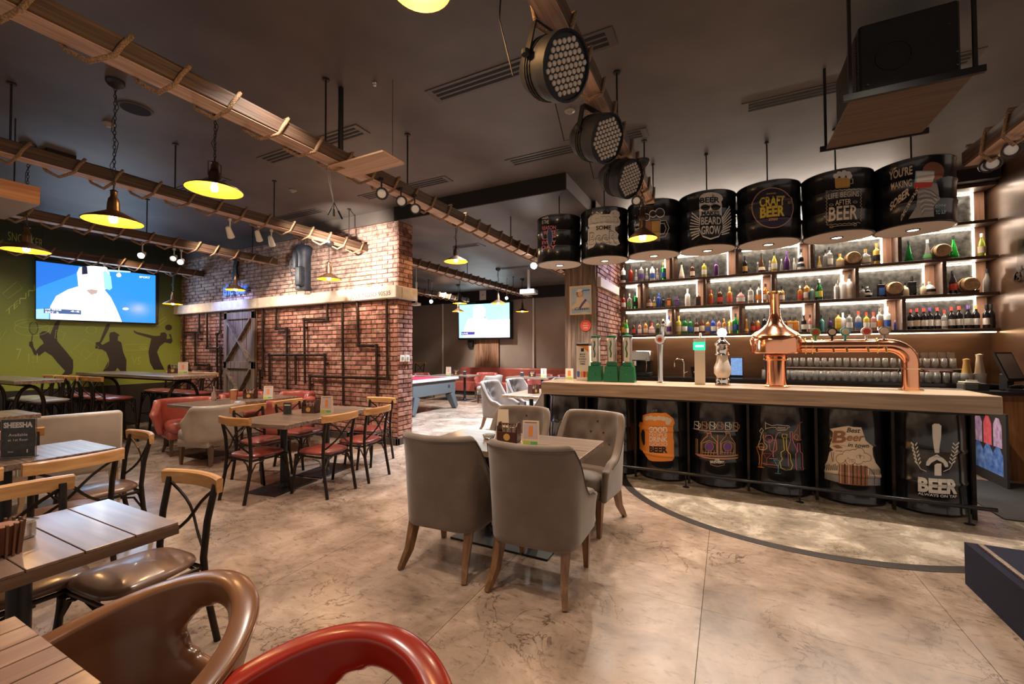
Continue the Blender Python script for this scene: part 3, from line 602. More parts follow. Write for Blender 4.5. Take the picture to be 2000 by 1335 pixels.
# ---- caged speaker
t = E('speaker_rack', (0, 0, 0), 0, 'suspended steel tray rack near top right holding the black speaker', 'rack')
X0, X1, Y0, Y1, ZB = .74, 1.33, 3.46, 4.22, 3.13
B('tray', MB().box(X0, X1, Y0, Y1, ZB, ZB + .012), wood('rack_board', (.09, .055, .035), (.14, .09, .06), 'X', .7), t)
B('edge_bar', MB().box(X0 - .04, X1 + .04, Y0 - .03, Y0, ZB - .01, ZB + .03), M['black'], t); B('edge_bar', MB().box(X0 - .04, X1 + .04, Y1, Y1 + .02, ZB - .01, ZB + .03), M['black'], t)
for x, y in [(X0, Y0 - .01), (X1, Y0 - .01), (X0, Y1 + .01), (X1, Y1 + .01)]: B('hanger_rod', MB().bar((x, y, ZB), (x, y, 3.8), .018), M['black'], t)
t = E('loudspeaker', (0, 0, 0), 0, 'large black loudspeaker cabinet sitting in the hanging rack', 'loudspeaker')
B('cabinet', MB().box(X0 + .06, X1 - .04, Y0 + .04, Y1 - .08, ZB + .013, ZB + .50, .012), mat('speaker_black', (.004, .004, .004), .6), t)
g = MB()
for k in range(26): g.box(X0 + .05, X0 + .059, Y0 + .08, Y1 - .12, ZB + .05 + k * .016, ZB + .057 + k * .016)
o = B('grille', g, mat('grille_brown', (.06, .04, .03), .5, .3), t); tag(o, kind='stuff')
B('driver_ring', MB().tube([((X0 + X1) / 2 - .06 + .09 * cos(2 * pi * k / 24), Y0 + .038, ZB + .25 + .09 * sin(2 * pi * k / 24)) for k in range(24)], .005, 5, True), mat('faint_ring', (.02, .02, .02), .3), t, True)
for a, b_ in ((.02, .06), (.45, .06), (.42, .32), (.45, .14)): B('bolt', MB().lathe([(.008, 0), (.008, .006)], 8, (X0 + .08 + a, Y0 + .036, ZB + .03 + b_)), M['steel'], t)
# ================================================================= BARRELS
M['drum'] = mat('black_drum_paint', (.014, .014, .017), .24, .25, coat=.6, bump=.04, scale=30)
class CylPrint(Print):
    def __init__(s, cx, cy, r, z0=2.66, H=.61):
        s.cx, s.cy, s.r = cx, cy, r
        def to2(px, py):
            d = ray(px, py); ox, oy = CAM.x - cx, CAM.y - cy
            a = d.x ** 2 + d.y ** 2; b = 2 * (ox * d.x + oy * d.y); c = ox * ox + oy * oy - r * r; D = b * b - 4 * a * c
            t = (-b - sqrt(max(D, 0))) / (2 * a); p = CAM + d * t
            return (r * atan2(p.x - cx, -(p.y - cy)), p.z)
        ribs = [z0 + H * k for k in ((.33, .66) if H < .8 else (.30, .62))]
        prof = [(-.022, 0), (-.010, .007), (0, .009), (.010, .007), (.022, 0)]
        def ro(z):
            for rz_ in ribs:
                d = z - rz_
                for (a, p), (b, q) in zip(prof, prof[1:]):
                    if a <= d <= b: return p + (q - p) * (d - a) / (b - a)
            return 0
        def to3(u, v, l): th = u / r; R_ = r + l + ro(v); return (cx + R_ * sin(th), cy - R_ * cos(th), v)
        Print.__init__(s, to2, to3, 0.03); s.vcuts = [z + d for z in ribs for d, _ in prof]
def drum(x, y, z0, z1, r, label, cat, group, hang=False):
    t = E('hanging_barrel' if hang else 'bar_barrel', (x, y, z0), 0, label, cat, group); H = z1 - z0
    def rib(z): return [(r, z - .022), (r + .007, z - .010), (r + .009, z), (r + .007, z + .010), (r, z + .022)]
    prof = [(r - .004, 0), (r + .004, .004), (r + .004, .014), (r, .02)]
    for k in ((.30, .62) if not hang else (.33, .66)): prof += rib(H * k)
    prof += [(r, H - .02), (r + .005, H - .014), (r + .005, H - .002), (r - .008, H), (r - .012, H - .015), (0.0, H - .015)]
    B('drum', MB().lathe([(0.0, .006 if not hang else .02)] + prof, 48), M['drum'], t, True, 45)
    return t
HX = [-2.02, -1.40, -.79, -.19, .42, 1.03, 1.63]; HY = 5.44; BXc = [-1.88, -1.28, -.69, -.11, .485, 1.08, 1.67]; BY = 5.42
hl = ['hanging barrel at far left, printed with red lettering on its left side', "hanging barrel reading SOME BEER in white, second from left", 'hanging barrel with beer mug outline, behind the small pendant lamp', 'hanging barrel with white bearded face in sunglasses', 'hanging barrel with yellow CRAFT BEER in a ring', 'hanging barrel reading LIFE BEGINS AFTER BEER', 'hanging barrel at far right, YOU ARE MAKING SOBER DECISIONS print with blue sheen']
HB = []
for x, lb in zip(HX, hl):
    t = drum(x, HY, 2.66, 3.27, .302, lb, 'barrel', 'black barrels hanging in a row above the bar', True); HB.append(t)
    B('light_disc', MB().lathe([(0, .0), (.285, .0), (.288, .012), (0, .018)], 40), mat('pale_disc', (.60, .52, .46), .6), t)
    B('downlight_ring', MB().tube([(.05 * cos(2 * pi * k / 24), .05 * sin(2 * pi * k / 24), -.002) for k in range(24)], .007, 6, True), M['bronze'], t, True)
    B('downlight', MB().lathe([(.042, -.004), (0.001, -.005)], 20), mat('downlight_glow', (1, .9, .75), emit=9, ec=(1, .88, .7)), t)
    B('hanger_rod', MB().tube([(0, 0, .58), (0, 0, 1.14)], .008, 6).lathe([(.02, 1.12), (.02, 1.14)], 8), M['black'], t)
    lamp('barrel_downlight', 'SPOT', (x, HY, 2.64), 85, SOFT, (x, HY - .08, 0), .02, 112, .5)
bl = ['bar barrel at far left, behind the tufted chair', 'bar barrel with orange ING lettering beside the tufted chair', 'bar barrel with orange mug GOOD PEOPLE DRINK GOOD BEER', 'bar barrel with copper brewery line drawing', 'bar barrel with neon drawings of instruments and glasses', 'bar barrel reading Best Beer in town over a foaming mug', 'bar barrel at far right reading BEER ALWAYS ON TAP']
BB = []
for x, lb in zip(BXc, bl): BB.append(drum(x, BY, .02, .925, .285, lb, 'barrel', 'black barrels forming the bar front'))
# ---------------- prints on hanging barrels
z3 = lambda pts, ox, oy, s: [(ox + x / s, oy + y / s) for x, y in pts]
a = lambda *p: z3(p, 1040, 380, 9.09)
P = CylPrint(HX[0], HY, .302)
for k, w in enumerate(['BEER', 'IS THE', 'REASON', 'I WAKE', 'UP', 'EVERY', 'DAY']):
    y = 425 + k * 9.5
    P.text(w, (1059, y + (3 if k < 2 else 5)), (1072 if k < 2 else 1086, y + (2 if k < 2 else 4)), 7, K['white'] if k < 2 else K['pink'], 1, .02)
P.ell(a((310, 750))[0], 5, 17, K['navy'], 2, 16); P.ell(a((310, 750))[0], 5, 17, K['sky'], 3, 16, w=.8)
P.build(HB[0])
P = CylPrint(HX[1], HY, .302)
P.poly(a((990, 430), (1040, 370), (1090, 360), (1140, 295), (1220, 350), (1370, 345), (1400, 285), (1470, 270), (1540, 310), (1550, 370), (1530, 410), (1560, 470), (1540, 545), (1480, 570), (1465, 570), (1465, 630), (1530, 700), (1510, 790), (1555, 870), (1480, 905), (1380, 890), (1290, 870), (1190, 840), (1130, 850), (1080, 930), (985, 970), (985, 620), (1010, 600), (990, 520)), K['white'])
P.text('Grab', a((1030, 530))[0], a((1520, 520))[0], 20, K['grey'], 1, .015)
P.text('Grab', a((1036, 524))[0], a((1514, 514))[0], 18, K['white'], 2, -.0)
P.text('SOME', a((1130, 630))[0], a((1395, 620))[0], 7.5, K['black'], 3, .03)
P.text('BeeR', a((1010, 890))[0], a((1500, 860))[0], 23, K['grey'], 1, .035); P.text('BeeR', a((1022, 882))[0], a((1490, 852))[0], 21, K['white'], 2, .0)
P.build(HB[1])
a = lambda *p: z3(p, 1040, 300, 4.762)
P = CylPrint(HX[2], HY, .302)
for c, r in [((1060, 590), 35), ((1120, 560), 35), ((1185, 550), 45)]: P.ell(a(c)[0], r / 4.762, r / 4.762, K['white'], 1, 18); P.ell(a(c)[0], r / 4.762 - 1.4, r / 4.762 - 1.4, mat('print_drumblack', (.03, .03, .03), .5), 2, 18)
P.poly(a((1055, 630), (1185, 620), (1175, 800), (1070, 800)), K['brown'], 0); P.poly(a((1110, 630), (1185, 625), (1175, 800), (1115, 800)), K['gold'], 1)
P.line(a((1050, 620), (1190, 610), (1180, 810), (1065, 812)), 1.0, K['white'], 3, True)
P.line(a((1187, 625), (1240, 620), (1268, 690), (1235, 770), (1183, 780)), 1.2, K['white'], 3); P.line(a((1187, 650), (1225, 650), (1243, 695), (1220, 745), (1183, 750)), 1.2, K['white'], 3)
P.text('happy', a((950, 680))[0], a((1050, 650))[0], 6, K['white'], 3, .02); P.text('hour', a((955, 720))[0], a((1030, 700))[0], 6, K['white'], 3, .02)
P.build(HB[2])
P = CylPrint(HX[3], HY, .302)
a = lambda *p: z3(p, 1180, 320, 3.709)
for k in range(9):
    y = 355 + k * 24; P.line([a((690, 400 + k * 14))[0], a((620 + 4 * abs(k - 4), y))[0]], 2.2, K['white'], 0); P.line([a((850, 400 + k * 14))[0], a((922 - 4 * abs(k - 4), y - 50))[0]], 2.2, K['white'], 0)
P.ell(a((775, 250))[0], 23, 12, K['white'], 1, 20); P.ell(a((770, 300))[0], 22, 22, K['white'], 1, 22); P.poly(a((690, 330), (850, 330), (855, 480), (830, 530), (770, 548), (715, 530), (690, 480)), K['white'], 1)
P.poly(a((698, 375), (848, 372), (856, 470), (830, 520), (770, 538), (715, 520), (692, 470)), K['black'], 2)
P.text('BEER', a((695, 285))[0], a((835, 280))[0], 10, K['black'], 3, .03)
P.ell(a((733, 316))[0], 9, 6, K['black'], 3, 16); P.ell(a((806, 314))[0], 9, 6, K['black'], 3, 16); P.line(a((735, 305), (806, 303)), 1.5, K['black'], 3)
P.text('MAKES', a((706, 372))[0], a((836, 370))[0], 7, K['black'], 3, .03)
P.text('BEARD', a((703, 440))[0], a((845, 440))[0], 14, K['white'], 3, .02); P.text('GROW', a((705, 510))[0], a((840, 508))[0], 15, K['white'], 3, .02); P.build(HB[3])
P = CylPrint(HX[4], HY, .302)
P.ell(a((1220, 318))[0], 40, 39, K['purple'], 0, 36); P.ell(a((1220, 318))[0], 38.5, 37.5, mat('print_dark2', (.02, .015, .03), .4), 1, 36); P.ell(a((1220, 318))[0], 40, 39, K['gold'], 2, 40, w=1)
P.text('CRAFT', a((1127, 312))[0], a((1306, 298))[0], 17, K['yellow'], 3, .035); P.text('BEER', a((1130, 392))[0], a((1306, 375))[0], 19, K['yellow'], 3, .045)
P.text('EST', a((1330, 290))[0], a((1358, 290))[0], 5, K['gold'], 3); P.text('2000', a((1190, 412))[0], a((1255, 408))[0], 4.5, K['gold'], 3); P.text('*****', a((1175, 232))[0], a((1245, 226))[0], 5, K['gold'], 3)
for k in range(4): P.line(a((1075 + 20 * k, 415 + 12 * k), (1360 - 20 * k, 405 + 12 * k)), .6, K['purple'], 2)
P.build(HB[4])
a = lambda *p: z3(p, 1440, 280, 4.545)
P = CylPrint(HX[5], HY, .302)
P.poly(a((865, 310), (1000, 300), (1000, 385), (985, 392), (985, 395), (880, 402), (870, 390)), K['gold']); 
for c in [(875, 290), (905, 270), (950, 260), (985, 270), (995, 290), (935, 285)]: P.ell(a(c)[0], 5.5, 5, K['white'], 1, 14)
P.line(a((1002, 315), (1025, 315), (1025, 355), (1003, 358)), 1.2, K['white'], 1)
for k in range(3): P.line(a((895 + k * 35, 320), (897 + k * 35, 390)), .9, K['orange'], 1)
P.text('LIFE BEGINS', a((808, 495))[0], a((1080, 470))[0], 10, K['cream'], 1, .01); P.text('AFTER', a((870, 552))[0], a((1010, 538))[0], 10, K['cream'], 1, .01); P.text('BEER', a((815, 690))[0], a((1065, 670))[0], 26, K['cream'], 1, .02)
z = []; 
for k in range(20): z.append(a((788 + (k % 2) * 12, 425 + k * 15))[0])
P.line(z, .8, K['cream']); z = []
for k in range(20): z.append(a((1090 + (k % 2) * 12, 405 + k * 15))[0])
P.line(z, .8, K['cream']); P.line([a((790 + 20 * k, 420 - 1.2 * k + (k % 2) * 8))[0] for k in range(16)], .8, K['cream']); P.line([a((790 + 20 * k, 718 - 1.2 * k + (k % 2) * 8))[0] for k in range(16)], .8, K['cream'])
P.ell(a((835, 740))[0], 3, 2, K['cream'], 1, 10, .7); P.ell(a((1045, 722))[0], 3, 2, K['cream'], 1, 10, .7); P.line(a((850, 738), (900, 730), (960, 728), (1030, 722)), .9, K['cream']); P.ell(a((835, 545))[0], 4, 2, K['cream'], 1, 10, .7); P.ell(a((1045, 520))[0], 4, 2, K['cream'], 1, 10, .7)
P.build(HB[5])
P = CylPrint(HX[6], HY, .302)
P.ell(a((1740, 245))[0], 21, 18, K['brown'], 0, 30)
P.poly(a((1590, 255), (1745, 255), (1740, 330), (1720, 350), (1590, 355)), K['white'], 2); P.poly(a((1582, 245), (1752, 245), (1725, 390), (1570, 400)), K['sky'], 1); P.poly(a((1572, 350), (1735, 345), (1722, 390), (1572, 405)), K['red'], 3)
P.poly(a((1700, 350), (1770, 355), (1785, 420), (1790, 500), (1740, 560), (1745, 650), (1520, 670), (1590, 560), (1600, 440), (1590, 410), (1640, 395)), K['grey'], 2)
for k in range(11): P.line(a((1600 + 4 * k, 415 + 22 * k), (1660, 400 + 20 * k), (1720, 420 + 18 * k), (1780 - 5 * k, 470 + 12 * k)), .9, K['white'] if k % 2 else K['black'], 3)
P.text("YOU'RE", a((1350, 325))[0], a((1555, 270))[0], 15, K['cream'], 2, .03); P.text('MAKING', a((1370, 412))[0], a((1550, 378))[0], 13, K['cream'], 2, .01); P.text('SOBER', a((1360, 600))[0], a((1530, 455))[0], 15, K['cream'], 2, .035); P.text('DECISIONS', a((1455, 690))[0], a((1600, 430))[0], 10, K['cream'], 4, .02)
P.text('time', a((1755, 570))[0], a((1850, 560))[0], 7, K['sky'], 2, .01, .3); P.text('TO SLIP', a((1760, 630))[0], a((1850, 622))[0], 7, K['sky'], 2)
P.build(HB[6])
# ---------------- prints on bar barrels
P = CylPrint(BXc[0], BY, .285, .02, .905); P.ell((1100, 850), 14, 30, K['grey'], 1, 20, .8); P.text('PUB', (1090, 855), (1110, 856), 10, K['grey'], 1); P.build(BB[0])
P = CylPrint(BXc[1], BY, .285, .02, .905)
P.poly([(1150, 842), (1215, 846), (1213, 855), (1222, 849), (1214, 860), (1222, 868), (1150, 866)], K['black'], 0); P.line([(1150, 840), (1206, 841), (1206, 836), (1222, 836), (1215, 848), (1222, 862), (1206, 862), (1150, 862)], .8, K['cream'], 1)
P.text('BREWING', (1150, 858), (1211, 858), 13, K['orange'], 2, .03); P.text('*', (1196, 872), (1206, 872), 6, K['cream'], 2); P.build(BB[1])
a = lambda *p: z3(p, 1240, 780, 7.418)
P = CylPrint(BXc[2], BY, .285, .02, .905)
P.poly(a((45, 350), (70, 325), (120, 325), (110, 290), (115, 230), (160, 210), (230, 195), (300, 190), (380, 195), (450, 190), (500, 225), (560, 275), (575, 340), (555, 380), (555, 560), (565, 600), (565, 850), (540, 885), (250, 890), (200, 870), (150, 800), (120, 740), (70, 700), (50, 600), (42, 400)), K['orange'])
P.poly(a((105, 440), (125, 430), (148, 470), (148, 640), (130, 670), (100, 590), (88, 500)), K['black'], 1)
for c in [(170, 270), (230, 260), (290, 275), (350, 265), (410, 275), (460, 285), (500, 300), (480, 330)]: P.ell(a(c)[0], 5, 4.5, K['cream'], 1, 14)
P.text('GOOD', a((210, 470))[0], a((470, 475))[0], 10.5, K['white'], 2, .03); P.text('PEOPLE', a((212, 525))[0], a((470, 528))[0], 5.5, K['white'], 2, 0); P.text('DRINK', a((212, 605))[0], a((474, 610))[0], 9.5, K['white'], 2, .02); P.text('GOOD', a((212, 665))[0], a((474, 670))[0], 6.5, K['white'], 2, .0); P.text('BEER', a((212, 755))[0], a((474, 765))[0], 11, K['black'], 2, .05)
P.line(a((215, 380), (560, 385)), .8, K['dorange'], 1); P.line(a((55, 360), (210, 385)), .7, K['dorange'], 1); P.text('LIVE', a((245, 180))[0], a((325, 170))[0], 4, K['grey'], 1); P.build(BB[2])
P = CylPrint(BXc[3], BY, .285, .02, .905)
cols = ['white', 'copper', 'white', 'copper', 'white', 'gold']
for k in range(6):
    c = a((895 + k * 112, 370 + k * 3))[0]; P.line([(c[0] - 4, c[1] - 7), (c[0] + 4, c[1] - 7), (c[0] + 4.5, c[1] + 7), (c[0] - 4.5, c[1] + 7)], 1.4, K[cols[k]], 1, True); P.line([(c[0] + 4, c[1] - 4), (c[0] + 8, c[1] - 2), (c[0] + 7, c[1] + 4), (c[0] + 4, c[1] + 5)], 1.1, K[cols[k]], 1)
    P.line([(c[0] - 3, c[1] - 2), (c[0] + 3, c[1] + 2)], 1.2, K[cols[k]], 1)
P.line(a((845, 415), (950, 440), (1150, 460), (1350, 460), (1490, 450)), 1, K['grey'], 1)
for cx, w in ((1080, 120), (1345, 105)):
    P.line(a((cx - w, 790), (cx - w, 620), (cx - w * .6, 560), (cx - 30, 530), (cx - 25, 480), (cx + 25, 480), (cx + 30, 530), (cx + w * .6, 570), (cx + w, 630), (cx + w, 800)), 1.5, K['copper'], 1)
    P.line(a((cx - w + 15, 760), (cx - w + 15, 630), (cx, 590), (cx + w - 15, 640), (cx + w - 15, 770)), 1.0, K['gold'], 1, True); P.ell(a((cx, 680))[0], 7, 8, K['purple'], 1, 16); P.ell(a((cx, 680))[0], 8, 9, K['copper'], 2, 16, 1.1)
    P.ell(a((cx - 10, 470))[0], 4, 3, K['copper'], 1, 12, 1)
    for q in range(5): P.line(a((cx - w + 20 + q * 40, 800), (cx - w + 30 + q * 40, 730)), .9, K['copper'], 1)
P.line(a((890, 560), (890, 780)), 1.3, K['copper'], 1); P.line(a((910, 570), (910, 780)), 1, K['gold'], 1); P.line(a((880, 785), (1100, 815), (1490, 800), (1490, 840), (1100, 850), (900, 800)), 1.6, K['copper'], 1); P.line(a((1200, 510), (1200, 800)), 1.5, K['copper'], 1)
P.text('OUR', a((1160, 880))[0], a((1225, 882))[0], 3.5, K['white'], 1, .02); P.text('BREWERY', a((1095, 918))[0], a((1290, 922))[0], 5, K['white'], 1, .03); P.line(a((1090, 890), (1100, 940), (1190, 965), (1295, 945), (1300, 895)), .8, K['copper'], 1); P.build(BB[3])
a = lambda *p: z3(p, 1450, 790, 7.025)
P = CylPrint(BXc[4], BY, .285, .02, .905)
P.line(a((318, 235), (318, 340)), 1, K['cream']); P.line(a((320, 250), (400, 285), (480, 275), (640, 290), (650, 310), (620, 315), (600, 345), (480, 350), (460, 310), (400, 310), (320, 325)), 1, K['cream']); P.line(a((480, 310), (590, 312), (585, 332), (490, 330)), .9, K['cream'], 1, True)
P.line(a((265, 320), (290, 350), (260, 395), (238, 360)), 1, K['white'], 1, True); P.line(a((262, 395), (255, 470), (235, 510), (215, 560), (240, 610), (290, 622), (335, 600), (340, 560), (300, 520), (295, 470), (290, 410)), 1, K['cream']); P.ell(a((262, 570))[0], 5, 6, K['gold'], 1, 14, 1)
P.line(a((195, 575), (310, 580)), 1, K['orange']); P.line(a((195, 575), (235, 700), (240, 845)), 1.1, K['orange']); P.line(a((295, 580), (270, 690), (265, 850)), 1.1, K['orange']); P.line(a((210, 850), (300, 860)), 1.1, K['orange'])
P.ell(a((365, 465))[0], 7.5, 7, K['pink'], 1, 20, 1); P.line(a((365, 480), (380, 620), (420, 650), (470, 620), (465, 480), (370, 478)), 1.1, K['pink']); P.line(a((420, 650), (425, 720)), 1.4, K['pink']); P.line(a((370, 735), (480, 740)), 1.1, K['pink']); P.line(a((420, 640), (465, 420), (490, 385), (530, 378)), 1, K['pink'])
P.line(a((285, 665), (400, 672), (335, 740), (285, 665)), 1, K['red']); P.line(a((335, 740), (338, 800)), 1, K['red']); P.line(a((280, 800), (500, 835)), 1, K['red'])
P.line(a((430, 755), (510, 760), (495, 840), (490, 935)), 1, K['teal']); P.line(a((430, 755), (490, 850)), 1, K['teal']); P.line(a((445, 938), (530, 945)), 1, K['teal'])
P.line(a((545, 400), (610, 405), (610, 455), (545, 450)), 1.3, K['yellow'], 1, True); P.line(a((560, 460), (575, 620), (530, 650), (530, 700), (550, 740), (515, 790), (530, 860), (590, 895), (660, 885), (690, 830), (660, 750), (655, 680), (610, 625), (600, 460)), 1.3, K['yellow'])
P.line(a((650, 370), (685, 370), (680, 480), (740, 600), (745, 640)), 1.1, K['pink']); P.line(a((650, 370), (655, 500), (625, 600), (630, 840)), 1.1, K['purple'] if False else K['pink']); P.line(a((755, 525), (785, 528), (790, 640), (820, 670), (825, 890), (735, 890), (730, 670), (755, 640)), 1.2, K['pink'], 1, True)
P.line(a((815, 240), (785, 245), (775, 300), (780, 480), (740, 490), (700, 460), (700, 400), (740, 340), (765, 270)), 1.2, K['dorange']); P.ell(a((735, 440))[0], 4, 5, K['orange'], 1, 12, 1); P.build(BB[4])
P = CylPrint(BXc[5], BY, .285, .02, .905)
P.poly(a((1200, 330), (1380, 300), (1450, 290), (1530, 305), (1630, 310), (1660, 400), (1690, 490), (1780, 570), (1790, 700), (1830, 800), (1890, 880), (1890, 1100), (1130, 1010), (1130, 830), (1165, 770), (1195, 650), (1250, 620), (1195, 575), (1230, 490), (1245, 380)), K['cream'])
P.poly(a((1130, 930), (1320, 945), (1320, 1065), (1130, 1010)), K['grey'], 1); P.poly(a((1720, 960), (1890, 990), (1890, 1105), (1720, 1105)), K['grey'], 1)
P.poly(a((1320, 810), (1715, 840), (1720, 1110), (1320, 1075)), K['brown'], 2)
for k in range(7): P.line(a((1350 + k * 55, 800 + k * 5), (1352 + k * 55, 1075 + k * 5)), 2.2 if k % 2 else 1.2, K['cream'] if k in (0, 2) else K['black'], 3)
for k, c in enumerate([(1350, 740, 60), (1440, 690, 65), (1520, 690, 75), (1600, 660, 65), (1590, 740, 70), (1680, 720, 55), (1480, 760, 60), (1720, 730, 40)]):
    P.ell(a(c[:2])[0], c[2] / 7.025 + 1.2, c[2] / 7.025 + 1.2, K['brown'], 3, 18)
for k, c in enumerate([(1350, 740, 60), (1440, 690, 65), (1520, 690, 75), (1600, 660, 65), (1590, 740, 70), (1680, 720, 55), (1480, 760, 60), (1720, 730, 40)]): P.ell(a(c[:2])[0], c[2] / 7.025, c[2] / 7.025, K['cream'], 4, 18)
for c in [(1590, 710), (1640, 720), (1520, 770), (1490, 770)]: P.ell(a(c)[0], 4, 3.5, K['brown'], 5, 14, .7, 120, 420)
P.text('Best', a((1430, 375))[0], a((1615, 385))[0], 9, K['black'], 3, .01, .3); P.text('B', a((1235, 515))[0], a((1425, 515))[0], 22, K['brown'], 3, .03, .1); P.text('eer', a((1430, 490))[0], a((1670, 495))[0], 14, K['brown'], 3, .02, .25); P.text('in town', a((1445, 570))[0], a((1725, 585))[0], 8, K['black'], 3, .01, .25)
P.poly(a((1235, 565), (1310, 550), (1385, 590), (1300, 600)), K['brown'], 3); P.line(a((1285, 630), (1375, 635)), 1, K['black'], 3); P.line(a((1220, 650), (1240, 780)), .8, K['black'], 3); P.line(a((1255, 650), (1250, 780)), .8, K['black'], 3)
P.line(a((1670, 850), (1740, 870), (1800, 940), (1810, 1090)), 1.2, K['black'], 3)
for k in range(7): P.line(a((1135 + k * 27, 900), (1140 + k * 27, 830 - (k % 3) * 10)), 1.4, K['black'], 3); P.line(a((1740 + k * 22, 960), (1745 + k * 22, 880)), .9, K['black'], 3)
P.build(BB[5])
a = lambda *p: z3(p, 1500, 620, 3.338)
P = CylPrint(BXc[6], BY, .285, .02, .905)
P.poly(a((1070, 700), (1085, 690), (1115, 692), (1130, 705), (1128, 780), (1112, 880), (1085, 880), (1072, 770)), K['white'])
P.poly(a((1032, 940), (1050, 915), (1100, 890), (1145, 918), (1170, 945), (1175, 970), (1155, 975), (1140, 945), (1100, 925), (1065, 945), (1048, 965), (1030, 962)), K['white'])
P.poly(a((1085, 960), (1100, 950), (1130, 950), (1130, 1030), (1085, 1028)), K['white'])
P.line(a((1080, 905), (1130, 908)), .9, K['black'], 2)
for s_, cx in ((1, 955), (-1, 1222)):
    for k in range(6):
        y = 825 + k * 24; x = cx + s_ * (k * 5)
        P.poly(a((x - 4, y + 14), (x - s_ * 24, y - 6), (x - s_ * 22, y - 18), (x - s_ * 4, y - 2)), K['white']); P.poly(a((x + 4, y + 14), (x + s_ * 18, y - 2), (x + s_ * 18, y - 14), (x + s_ * 4, y)), K['white'])
    P.line(a((cx + s_ * 22, 955), (cx + s_ * 40, 985), (cx + s_ * 80, 1002)), 1.3, K['white'])
P.text('BEER', a((978, 1125))[0], a((1232, 1142))[0], 25, K['white'], 1, .05); P.text('ALWAYS ON TAP', a((978, 1150))[0], a((1230, 1172))[0], 4.6, K['white'], 1, .03); P.build(BB[6])
# ================================================================= BAR COUNTER
M['ctop'] = wood('oak_counter', (.28, .18, .11), (.50, .36, .24), 'X', .35, 60, coat=.3)
t = E('bar_counter', (0, 0, 0), 0, 'long oak-topped bar counter with black barrel front', 'bar counter')
B('worktop', MB().box(-2.14, 2.06, 5.05, 5.72, .945, 1.10, .006), M['ctop'], t)
B('under_band', MB().box(-2.02, 1.98, 5.13, 5.5, .92, .945), M['blackm'], t)
B('back_panel', MB().box(-2.1, 2.0, 5.715, 5.74, 0, .945), M['blackm'], t)
for x in [-2.14] + [(BXc[i] + BXc[i + 1]) / 2 for i in range(6)] + [1.92]:
    B('upright', MB().box(x - .012, x + .012, 5.17, 5.2, .0, .93), M['bronze'], t)
B('end_panel', MB().box(1.96, 1.98, 5.30, 5.72, 0, .925), M['black'], t); B('end_panel', MB().box(-2.17, -2.165, 5.25, 5.72, 0, .925), M['drum'], t)
B('foot_rail', MB().tube([(-2.1, 5.03, .15), (2.0, 5.03, .15)], .019, 10).tube([(-2.1, 5.07, .145), (2.0, 5.07, .145)], .012, 8), M['drum'], t, True, 50)
for x in (-1.8, -1.1, -.42, .62, 1.83): B('rail_post', MB().tube([(x, 5.03, .0), (x, 5.03, .15)], .007, 6).lathe([(.035, 0), (.035, .006)], 12, (x, 5.03, 0)), M['black'], t)
# ---------------- on the counter
def at11(px, py, Y=None): return at(px, py, Z=1.1)
t = E('brewing_tower', (.47, 5.42, 1.1), 0, 'tall polished copper still-shaped beer tower with long copper pipe', 'beer tower')
B('base', MB().lathe([(.115, 0), (.115, .012), (.102, .018), (.098, .02), (.098, .27), (.108, .30), (.112, .33), (.098, .345)], 36), M['copper'], t, True, 40)
B('collar', MB().lathe([(.113, .285), (.118, .29), (.113, .30)], 32, cap=False).lathe([(.104, .006), (.12, .01), (.104, .02)], 32, cap=False), M['brass'], t, True)
B('kettle', MB().lathe([(.11, .355), (.23, .36), (.242, .372), (.242, .50), (.236, .53), (.222, .55), (.226, .562), (.195, .59), (.135, .63), (.085, .68), (.058, .74), (.048, .80), (.046, 1.03)], 40), M['copper'], t, True, 40)
B('neck_collar', MB().lathe([(.046, 1.0), (.068, 1.005), (.072, 1.02), (.062, 1.035), (.0, 1.04)], 28), M['brass'], t, True)
B('seam_ring', MB().lathe([(.226, .543), (.234, .55), (.226, .558)], 40, cap=False), M['brass'], t, True)
pp = [(.23, 0, .435), (.95, .03, .435)] + [(.95 + .17 * sin(radians(q)), .03, .265 + .17 * cos(radians(q))) for q in range(10, 91, 10)] + [(1.12, .03, .0)]
B('pipe', MB().tube(pp, .068, 24), M['copper'], t, True, 60)
B('pipe_flange', MB().tube([(.262, .0, .435), (.272, 0, .435)], .085, 24).tube([(.32, 0, .435), (.33, 0, .435)], .085, 24).tube([(.86, .03, .435), (.87, .03, .435)], .08, 24).tube([(1.12, .03, .205), (1.12, .03, .215)], .085, 24).tube([(1.12, .03, 0), (1.12, .03, .01)], .095, 24), M['brass'], t, True, 40)
for k, (x, c) in enumerate([(.36, K['green']), (.50, K['black']), (.61, K['teal']), (.78, K['white']), (.92, K['grey'])]):
    tp = B('tap_badge', MB().tube([(x, -.02, .58), (x, -.005, .58)], .045, 20).tube([(x, 0, .50), (x, 0, .54)], .012, 8), c, t, True, 40)
    B('badge_face', MB().tube([(x, -.024, .58), (x, -.0201, .58)], .030, 18), K['red'] if k in (3, 0) else K['cream'], tp)
    B('tap_lever', MB().tube([(x, -.05, .42), (x, -.07, .37)], .010, 8), M['brass'], tp)
def tapthing(name, x, label, cat='beer tap'): return E(name, (x, 5.40, 1.1), 0, label, cat)
t = tapthing('beer_tap', -.72, 'slim chrome beer tap column with round red badge')
B('column', MB().lathe([(.05, 0), (.05, .01), (.032, .02), (.030, .25), (.036, .38), (.045, .47)], 20), M['chrome'], t, True, 50)
B('badge', MB().tube([(0, -.05, .53), (0, .0, .53)], .058, 24), M['chrome'], t, True, 40); B('badge_face', MB().tube([(0, -.054, .53), (0, -.0501, .53)], .042, 24), K['white'], t); B('badge_mark', MB().tube([(0, -.057, .525), (0, -.0545, .525)], .026, 18), K['red'], t)
